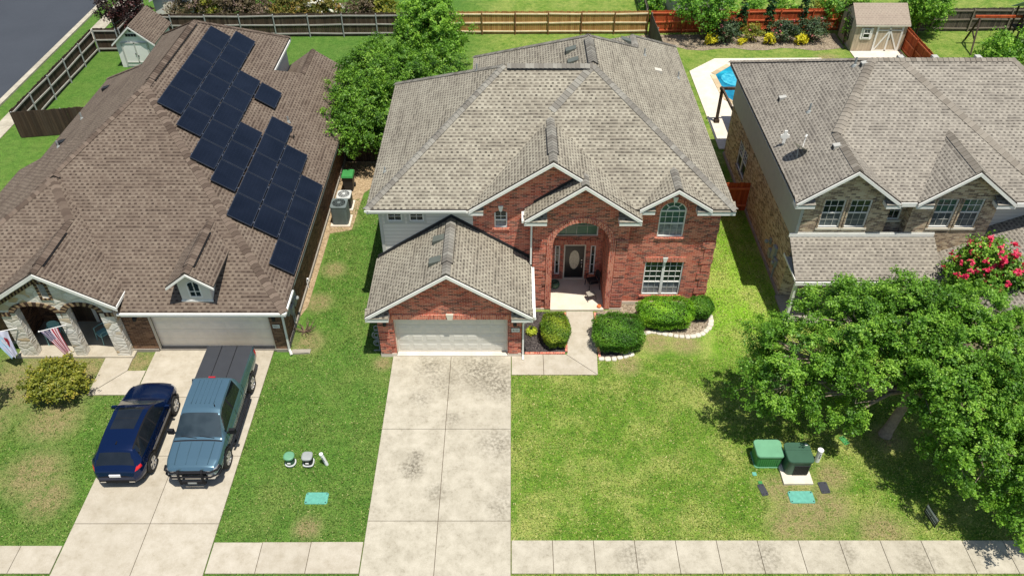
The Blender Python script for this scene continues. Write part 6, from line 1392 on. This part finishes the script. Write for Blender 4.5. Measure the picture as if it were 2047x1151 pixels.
tree('front_yard_tree', 'tree at the left edge of the lawn, its shadow reaching the bush', 'tree', (-22.6,19.4,0), [(-22.4,19.2,4.6,2.0,2.0,1.5),(-21.7,20.4,4.2,1.5,1.5,1.1),(-23.5,20.2,4.8,1.8,1.8,1.4),(-22.0,17.8,4.2,1.5,1.5,1.1)], 330, 70, .28, 'leaf_deep', .17, .16, (-22.5,19.3,2.4), twigs=20)
# crape myrtle with pink blossom
t = tree('crape_myrtle', 'crape myrtle with deep pink blossom in front of the tan house', 'tree', (19.8,25.4,0), [(19.3,25.6,3.1,.95,.9,1.3),(20.3,25.4,3.2,1.0,.9,1.2),(19.6,25.8,4.1,.75,.7,.8),(20.8,25.1,2.9,.8,.8,1.0),(18.9,25.1,2.5,.8,.8,.9)], 420, 55, .2, 'leaf_oak', .12, .07, (19.8,25.4,.7), 'bark_pale', twigs=40)
P, Nn, r, C = crown_pts([(19.4,25.5,3.3,1.2,1.0,1.45),(20.4,25.3,3.3,1.2,1.0,1.3),(19.7,25.7,4.25,.9,.8,.9)], 120, 44, .075, .98, .9); k = (P[:,2] > 3.1); leaf_object('blossom', P[k], Nn[k], r[k], M['flower_pink'], t, .09, .9)
# clipped and loose bushes
def bush(name, label, c, rx, ry, h, leaf, n=1700, size=.055, e=.6, rough=.05, z0=.05, cat='bush', group=None, base=.55):
    t = thing(name, label, cat, (c[0],c[1],0), 0, group); A = 2*PI*rx*ry+2*PI*(rx+ry)/2*h; N = int(n*A); d = sphere_dirs(N, .9); N = len(d)
    q = d/(np.abs(d)**(2/e)).sum(1)[:,None]**(e/2); lump = 1+rough*(np.sin(q[:,0]*7+q[:,1]*5+c[0])+np.sin(q[:,1]*9-q[:,2]*6+c[1])+.6*np.sin(q[:,0]*17+c[0]*3)*np.sin(q[:,1]*15+q[:,2]*11)); lump = lump+np.where(RNG.random(N) > .97, .08*RNG.random(N), 0); q = q*lump[:,None]*(1-.10*RNG.random(N)**2)[:,None]
    zc = z0+(h-z0)*base; P = np.array([c[0],c[1],zc])+q*np.array([rx,ry,1])*np.where(q[:,2:3] > 0, np.array([1,1,h-zc]), np.array([.93,.93,zc-z0])); P += RNG.normal(size=P.shape)*size*.3
    Nn = d*.9+RNG.normal(size=(N,3))*.55; rn = .42*RNG.random(N)+.3+.28*np.sin(P[:,0]*3.1+P[:,1]*2.3)*np.sin(P[:,1]*2.9+P[:,2]*4); leaf_object('foliage', P, Nn, rn, M[leaf], t, size, .55)
    b = MB(); b.lathe([(.05,.1),(.72,.22),(.9,.5),(.86,.8),(.6,.93),(0,.97)], (0,0,0), 16, sq=.3); b.v = [(c[0]+x*rx*.86, c[1]+y*ry*.86, z*h*.86) for x, y, z in b.v]; b.tube([(c[0],c[1],-.05),(c[0],c[1],.4)], .06, 6); build('twigs', b, M['bush_core'], t); return t  # solid dark core added inside to block the view through, plus a stem
M['bush_core'] = plain('inner_core', hx(40,58,24,.6), .9)
bush('boxwood', 'clipped yellow-green boxwood in the dark mulch bed', (1.9,25.2), .62, .85, 1.0, 'leaf_box_yellow'); bush('boxwood', 'largest clipped boxwood right of the entry walk', (4.62,24.95), 1.1, .95, 1.15, 'leaf_box_dark'); bush('boxwood', 'wide bright green boxwood beneath the double window', (6.85,26.2), 1.22, .78, 1.15, 'leaf_box'); bush('boxwood', 'round dark boxwood at the right-hand wall corner', (8.5,26.65), .58, .55, .98, 'leaf_box_dark', e=.85)
bush('small_plant', 'small lime-yellow plant in the dark mulch', (.86,25.5), .19, .19, .3, 'leaf_lime', 1600, .08, 1., .15)
def loose(name, label, c, rx, ry, h, leaf, n=60, per=60, cr=.16, size=.1, cat='bush', group=None, flowers=None, nf=10, z0=.25):
    t = thing(name, label, cat, (c[0],c[1],0), 0, group); zc = (h+z0)/2; P, Nn, r, C = crown_pts([(c[0],c[1],zc,rx,ry,(h-z0)/2)], n, per, cr, .45, .8); k = P[:,2] > .04; leaf_object('foliage', P[k], Nn[k], r[k], M[leaf], t, size)
    b = MB()
    for i in range(9): q = Vector(C[random.randrange(n)]); b.tube([(c[0],c[1],-.03), ((c[0]+q.x)/2,(c[1]+q.y)/2,q.z*.6), q], [.03,.02,.006], 5)
    build('stem', b, M['bark'], t)
    if flowers: P, Nn, r, C = crown_pts([(c[0],c[1],zc,rx*1.02,ry*1.02,(h-z0)/2*1.05)], nf, 22, .06, .95, .8); k = P[:,2] > zc*.7; leaf_object('flowers', P[k], Nn[k], r[k], M[flowers], t, size*.8, .9)
    return t
loose('shrub', 'round olive-green shrub in the dry lawn before the stone porch', (-18.5,22.0), 1.05, .95, 1.35, 'leaf_olive', 190, 60, .15, .1)
loose('rose_bush', 'first rose bush from the left before the red fence', (15.75,56.4), .95, .75, 1.6, 'leaf_rose', 80, 50, .17, .11, flowers='flower_rose', nf=9, group='rose bushes along the red fence')
loose('rose_bush', 'smallest rose bush, between two slim cypresses', (17.6,56.5), .6, .5, 1.25, 'leaf_olive', 45, 45, .14, .1, flowers='flower_rose', nf=4, group='rose bushes along the red fence')
loose('rose_bush', 'wide rose bush between two yellow plants', (20.0,56.5), .95, .75, 1.6, 'leaf_rose', 80, 50, .17, .11, flowers='flower_rose', nf=7, group='rose bushes along the red fence')
loose('rose_bush', 'rose bush nearest the tan shed', (22.2,56.5), .9, .75, 1.7, 'leaf_rose', 80, 50, .17, .11, flowers='flower_rose', nf=9, group='rose bushes along the red fence')
for i, (x, r_, lb) in enumerate(((14.6,.42,'yellow flowering plant at the left end of the flower bed'),(16.85,.25,'tiny yellow flower clump right of the first rose bush'),(18.85,.38,'yellow flowering plant left of the wide rose bush'),(21.15,.38,'yellow flowering plant nearest the tan shed'))):
    loose('flowering_plant', lb, (x,56.0), r_, r_*.8, .75 if r_ > .3 else .4, 'flower_yellow', 40 if r_ > .3 else 10, 36, .1, .1, group='yellow plants in the flower bed', z0=.1)
for x, h, lb in ((14.75,3.0,'slim cypress shaded by the tree over the red fence'),(16.9,3.0,'slim cypress left of the smallest rose bush'),(18.95,3.4,'slim cypress right of the smallest rose bush'),(21.35,3.8,'tallest slim cypress, close to the tan shed')):
    y = 57.3; t = thing('cypress', lb, 'cypress', (x,y,0), 0, 'cypresses against the red fence'); P, Nn, r, C = crown_pts([(x,y,h*.5,.26,.26,h*.5)], 60, 60, .09, .5, 1.6, .8); k = P[:,2] > .1; leaf_object('foliage', P[k], Nn[k], r[k], M['leaf_cypress'], t, .12, .4); b = MB(); b.tube([(x,y,-.05),(x,y,h*.9)], [.05,.015], 6); build('trunk', b, M['bark'], t)
# beyond the fences
def bg(name, label, px, py, z, r, rz, leaf, n=70, per=50, cat='shrub', group=None, flowers=None, nf=14, size=.16, bark='bark', tr=.09):
    p = G(px, py, z); c = (p.x, p.y); t = thing(name, label, cat, (c[0],c[1],0), 0, group); P, Nn, rn, C = crown_pts([(c[0],c[1],z,r,r,rz),(c[0]+r*.5,c[1]-r*.2,z-.2*rz,r*.6,r*.6,rz*.7),(c[0]-r*.5,c[1]+r*.1,z-.25*rz,r*.6,r*.6,rz*.7)], n, per, .26, .5); k = P[:,2] > .05; leaf_object('crown', P[k], Nn[k], rn[k], M[leaf], t, size)
    b = MB(); b.tube([(c[0],c[1],-.05),(c[0]+.05,c[1],z)], [tr,tr*.5], 7)
    for i in range(10): q = Vector(C[random.randrange(n)]); b.tube([(c[0],c[1],z*.5), ((c[0]+q.x)/2,(c[1]+q.y)/2,(z*.6+q.z)/2), q], [tr*.4,tr*.25,.01], 5)
    build('trunk', b, M[bark], t)
    if flowers: P, Nn, rn, C = crown_pts([(c[0],c[1],z,r*1.02,r*1.02,rz*1.02)], nf, 26, .14, .95); k = P[:,2] > z*.7; leaf_object('blossom', P[k], Nn[k], rn[k], M[flowers], t, size*.9, .9)
bg('purple_tree', 'dark wine-coloured tree behind the roof of the white shed', 245, 12, 2.4, 1.6, 1.6, 'leaf_wine', 110, 50, 'tree')
bg('flowering_shrub', 'dusky mauve shrub beside the blue-roofed shed', 378, 10, 1.4, 1.3, 1.3, 'leaf_purple', 90, 50); bg('flowering_shrub', 'olive and yellow shrub in the row past the dark fence', 420, 12, 1.1, 1.3, 1.1, 'leaf_olive', 90, 50); bg('flowering_shrub', 'grey-mauve shrub in the middle of the row past the dark fence', 462, 12, 1.4, 1.3, 1.3, 'leaf_purple', 100, 50); bg('flowering_shrub', 'mauve shrub at the right end of the row past the dark fence', 508, 10, 1.4, 1.2, 1.3, 'leaf_purple', 90, 50)
bg('flowering_shrub', 'tawny orange shrub left of the white blossom', 580, 10, 1.2, 1.4, 1.2, 'leaf_autumn', 100, 50); bg('flowering_shrub', 'shrub covered in white blossom past the dark fence', 640, 14, 1.0, 1.3, 1.0, 'leaf_autumn', 90, 50, flowers='flower_white', nf=60)
bg('flowering_shrub', 'dark mauve shrub left of the rounded tree', 725, 10, 1.4, 1.3, 1.3, 'leaf_purple', 90, 50); bg('flowering_shrub', 'olive shrub touching the rounded tree', 765, 14, 1.2, 1.0, 1.1, 'leaf_olive', 70, 50)
bg('backyard_tree', 'green tree leaning over the red fence from the next yard', 1412, 8, 2.6, 1.9, 1.3, 'leaf_deep', 150, 50, 'tree'); bg('backyard_tree', 'dark shrub by the grey shed past the cedar fence', 1305, 8, 1.2, .7, 1.0, 'leaf_deep', 50, 50, 'tree'); bg('garden_plant', 'lime plant at the corner of the cedar and red fences', 1306, 24, .7, .5, .5, 'leaf_box', 30, 40)
bg('backyard_tree', 'green tree right behind the tan shed roof', 1852, 8, 2.4, 1.5, 1.5, 'leaf_mid', 150, 50, 'tree'); bg('backyard_tree', 'dark green tree left behind the tan shed roof', 1690, 4, 2.2, 1.5, 1.4, 'leaf_deep', 110, 50, 'tree'); bg('garden_plant', 'small dark plant on the lawn past the red fence', 1510, 12, .6, .6, .6, 'leaf_deep', 30, 36); bg('garden_plant', 'leafy plant past the red fence near the tan shed', 1575, 12, .5, .7, .5, 'leaf_mid', 30, 36); bg('garden_plant', 'olive plant past the red fence beside the dark tree', 1640, 10, .5, .6, .5, 'leaf_olive', 30, 36)
bg('backyard_tree', 'bright green tree rising past the right end of the tan roof', 2035, 108, 3.0, 1.9, 1.6, 'leaf_mid', 150, 55, 'tree'); bg('garden_plant', 'low leafy plant at the foot of the swing set', 1975, 112, 1.6, .8, .8, 'leaf_mid', 50, 50)
t = loose('climbing_vine', 'thin vine climbing the trellis on the tan shed', (24.3,56.0), .15, .5, 1.9, 'leaf_mid', 26, 20, .12, .1)
# white flowering twigs in front of the dark fence
t = loose('flowering_shrub', 'white blossoming shrub behind the large dense tree', (-9.3,50.5), .35, .4, 1.9, 'flower_white', 40, 40, .12, .1, 'shrub')

# ------------------------------------------------------------------ edging stones
def stones(pts, step, label, group, s=.13, mat='edging'):
    src = None; acc = 0.; prev = None; P = [Vector(p) for p in pts]; out = []
    for a, b in zip(P, P[1:]):
        L = (b-a).length; d = 0 if not out else step-acc
        while d <= L: out.append(a+(b-a)*d/L); d += step
        acc = L-(d-step)
    for i, p in enumerate(out):
        if src is None:
            b = MB(); b.lathe([(s*.95,-.05),(s*1.0,.03),(s*.94,.06),(s*.8,.075),(0,.08)], (0,0,0), 16, sq=.45); o = build('edging_stone', b, M[mat], world=False, auto=60); src = o; tag(o, label, 'stone', group)
        else: o = copy_tree(src)
        o.location = (p.x, p.y, 0); q_ = out[min(i+1,len(out)-1)]-out[max(i-1,0)]; o.rotation_euler = (0,0,math.atan2(q_.y,q_.x)+random.uniform(-.15,.15)); k = random.uniform(.85,1.1); o.scale = (k, random.uniform(.8,1.05), random.uniform(.8,1.2))
M['edging'] = concrete('white_stone', hx(232,224,208,.88), hx(214,204,186,.84), hx(150,138,120,.8), .4, 1.5)
stones([(3.85,23.93),(4.4,23.93),(5.0,24.12),(5.35,24.35)], .27, 'white edging stone along the bed before the largest boxwood', 'white stones before the largest boxwood')
stones([(5.85,25.45),(6.2,25.62),(6.7,25.5),(7.3,25.33),(7.9,25.28),(8.4,25.42),(8.8,25.78),(9.0,26.2),(9.02,26.7)], .25, 'white edging stone curving round the bed under the double window', 'white stones under the double window')
b = MB()
def brow(p, q):
    p, q = Vector(p), Vector(q); L = (q-p).length; n_ = int(L/.2); d = (q-p)/L; c = Vector((-d.y,d.x,0))*.05
    for k in range(n_): a, e = p+d*(k*L/n_+.008), p+d*((k+1)*L/n_-.008); up = Vector((0,0,.07)); b.hexa([a-c,e-c,e+c,a+c,a-c+up,e-c+up,e+c+up,a+c+up])
brow((.55,24.24,0),(2.3,24.26,0)); brow((2.36,24.35,0),(2.42,26.85,0)); tag(build('brick_edging', b, M['brick_trim']), 'red brick edging round the dark mulch bed left of the walk', 'edging')
b = MB(); brow((3.77,24.0,0),(3.79,26.85,0)); tag(build('brick_edging', b, M['brick_trim']), 'red brick edging along the right side of the walk', 'edging')

# ------------------------------------------------------------------ short grass blades over the lawns near the camera
def in_rects(x, y, R):
    k = np.zeros(len(x), bool)
    e = .05*RNG.random(len(x))**2*1.6
    for a in R: k |= (x > a[0]+e) & (x < a[1]-e) & (y > a[2]+e) & (y < a[3]-e)
    return k
paved = [(-5.13,-.03,13,24.2),(-15.48,-10.33,13,24.6),(-.05,40,13.94,15.22),(-17,-5.1,13.94,15.14),(-40,-15.5,13.94,15.01),(-.02,3.65,22.98,24.2),(.4,3.75,24.2,27),(-17.5,-15.45,21.86,24.2),(-5.75,.5,23.9,28),(.4,9.05,23.9,42.8),(-5.8,9,27,42.8),(-24.5,-9.2,23.9,45.4),(12.2,28,26,41.5),(9.99,11.15,17.5,19),(19,29.3,23.9,29),(9.1,10.15,18.2,19.1),(10.0,11.02,16.68,17.26),(-7.56,-6.64,16.64,17.2)]
def grass(name, label, x0, x1, y0, y1, n, size, mat):
    x = x0+(x1-x0)*RNG.random(n); y = y0+(y1-y0)*RNG.random(n); k = ~in_rects(x, y, paved)
    den = .5+.5*np.sin(x*1.3+np.sin(y*1.1)*2)*np.sin(y*1.7+np.sin(x*.9)*2); k &= RNG.random(n) < .45+.55*den
    for sx, sy, sr in SPOTS: k &= (np.hypot(x-sx, y-sy) > sr*.85) | (RNG.random(n) < .3)
    x, y = x[k], y[k]; N = len(x)
    P = np.stack([x, y, np.full(N, size*.28)], 1); Nn = np.stack([RNG.normal(size=N), RNG.normal(size=N), .55+.3*RNG.random(N)], 1); o = leaf_object(name, P, Nn, RNG.random(N), mat, None, size, .3); tag(o, label, 'grass', kind='stuff'); return o
def grassmat(name, stops): return leafmat(name, stops, .3, .6)
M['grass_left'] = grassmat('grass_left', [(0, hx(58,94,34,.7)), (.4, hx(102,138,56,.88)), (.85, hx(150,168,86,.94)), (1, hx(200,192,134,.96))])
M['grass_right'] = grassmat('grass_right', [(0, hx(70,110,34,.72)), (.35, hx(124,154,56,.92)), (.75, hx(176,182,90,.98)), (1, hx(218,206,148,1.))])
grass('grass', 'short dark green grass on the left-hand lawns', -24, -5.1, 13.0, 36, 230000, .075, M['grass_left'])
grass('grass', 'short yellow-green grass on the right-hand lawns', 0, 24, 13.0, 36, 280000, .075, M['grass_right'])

# ------------------------------------------------------------------ light, sky, camera
sd = Vector((.95,-1.3,5.6)).normalized()
sun = bpy.data.lights.new('sun', 'SUN'); sun.energy = 4.9; sun.angle = rad(.53); sun.color = (1, .955, .88); so = bpy.data.objects.new('sun', sun); COL.objects.link(so); so.rotation_euler = (-sd).to_track_quat('-Z', 'Y').to_euler(); so.location = sd*80
W = bpy.data.worlds.new('World'); SC.world = W; W.use_nodes = True; nt = W.node_tree; bgn = nt.nodes['Background']; sky = nt.nodes.new('ShaderNodeTexSky'); sky.sky_type = 'NISHITA'; sky.sun_disc = False
sky.sun_elevation = math.asin(sd.z); sky.sun_rotation = math.atan2(sd.x, sd.y); sky.air_density = 1.0; sky.dust_density = 1.0; nt.links.new(sky.outputs[0], bgn.inputs[0]); bgn.inputs[1].default_value = .10
cam = bpy.data.cameras.new('camera'); co = bpy.data.objects.new('camera', cam); COL.objects.link(co); SC.camera = co
cam.sensor_width = 36; cam.lens = 36*F_/2047; cam.clip_end = 2000; co.location = (0,0,H_); co.rotation_euler = (PI/2-PITCH, 0, 0)
SC.view_settings.view_transform = 'Standard'; SC.view_settings.look = 'None'; SC.view_settings.exposure = .34; SC.view_settings.gamma = 1
SC.render.resolution_x = 1024; SC.render.resolution_y = 575
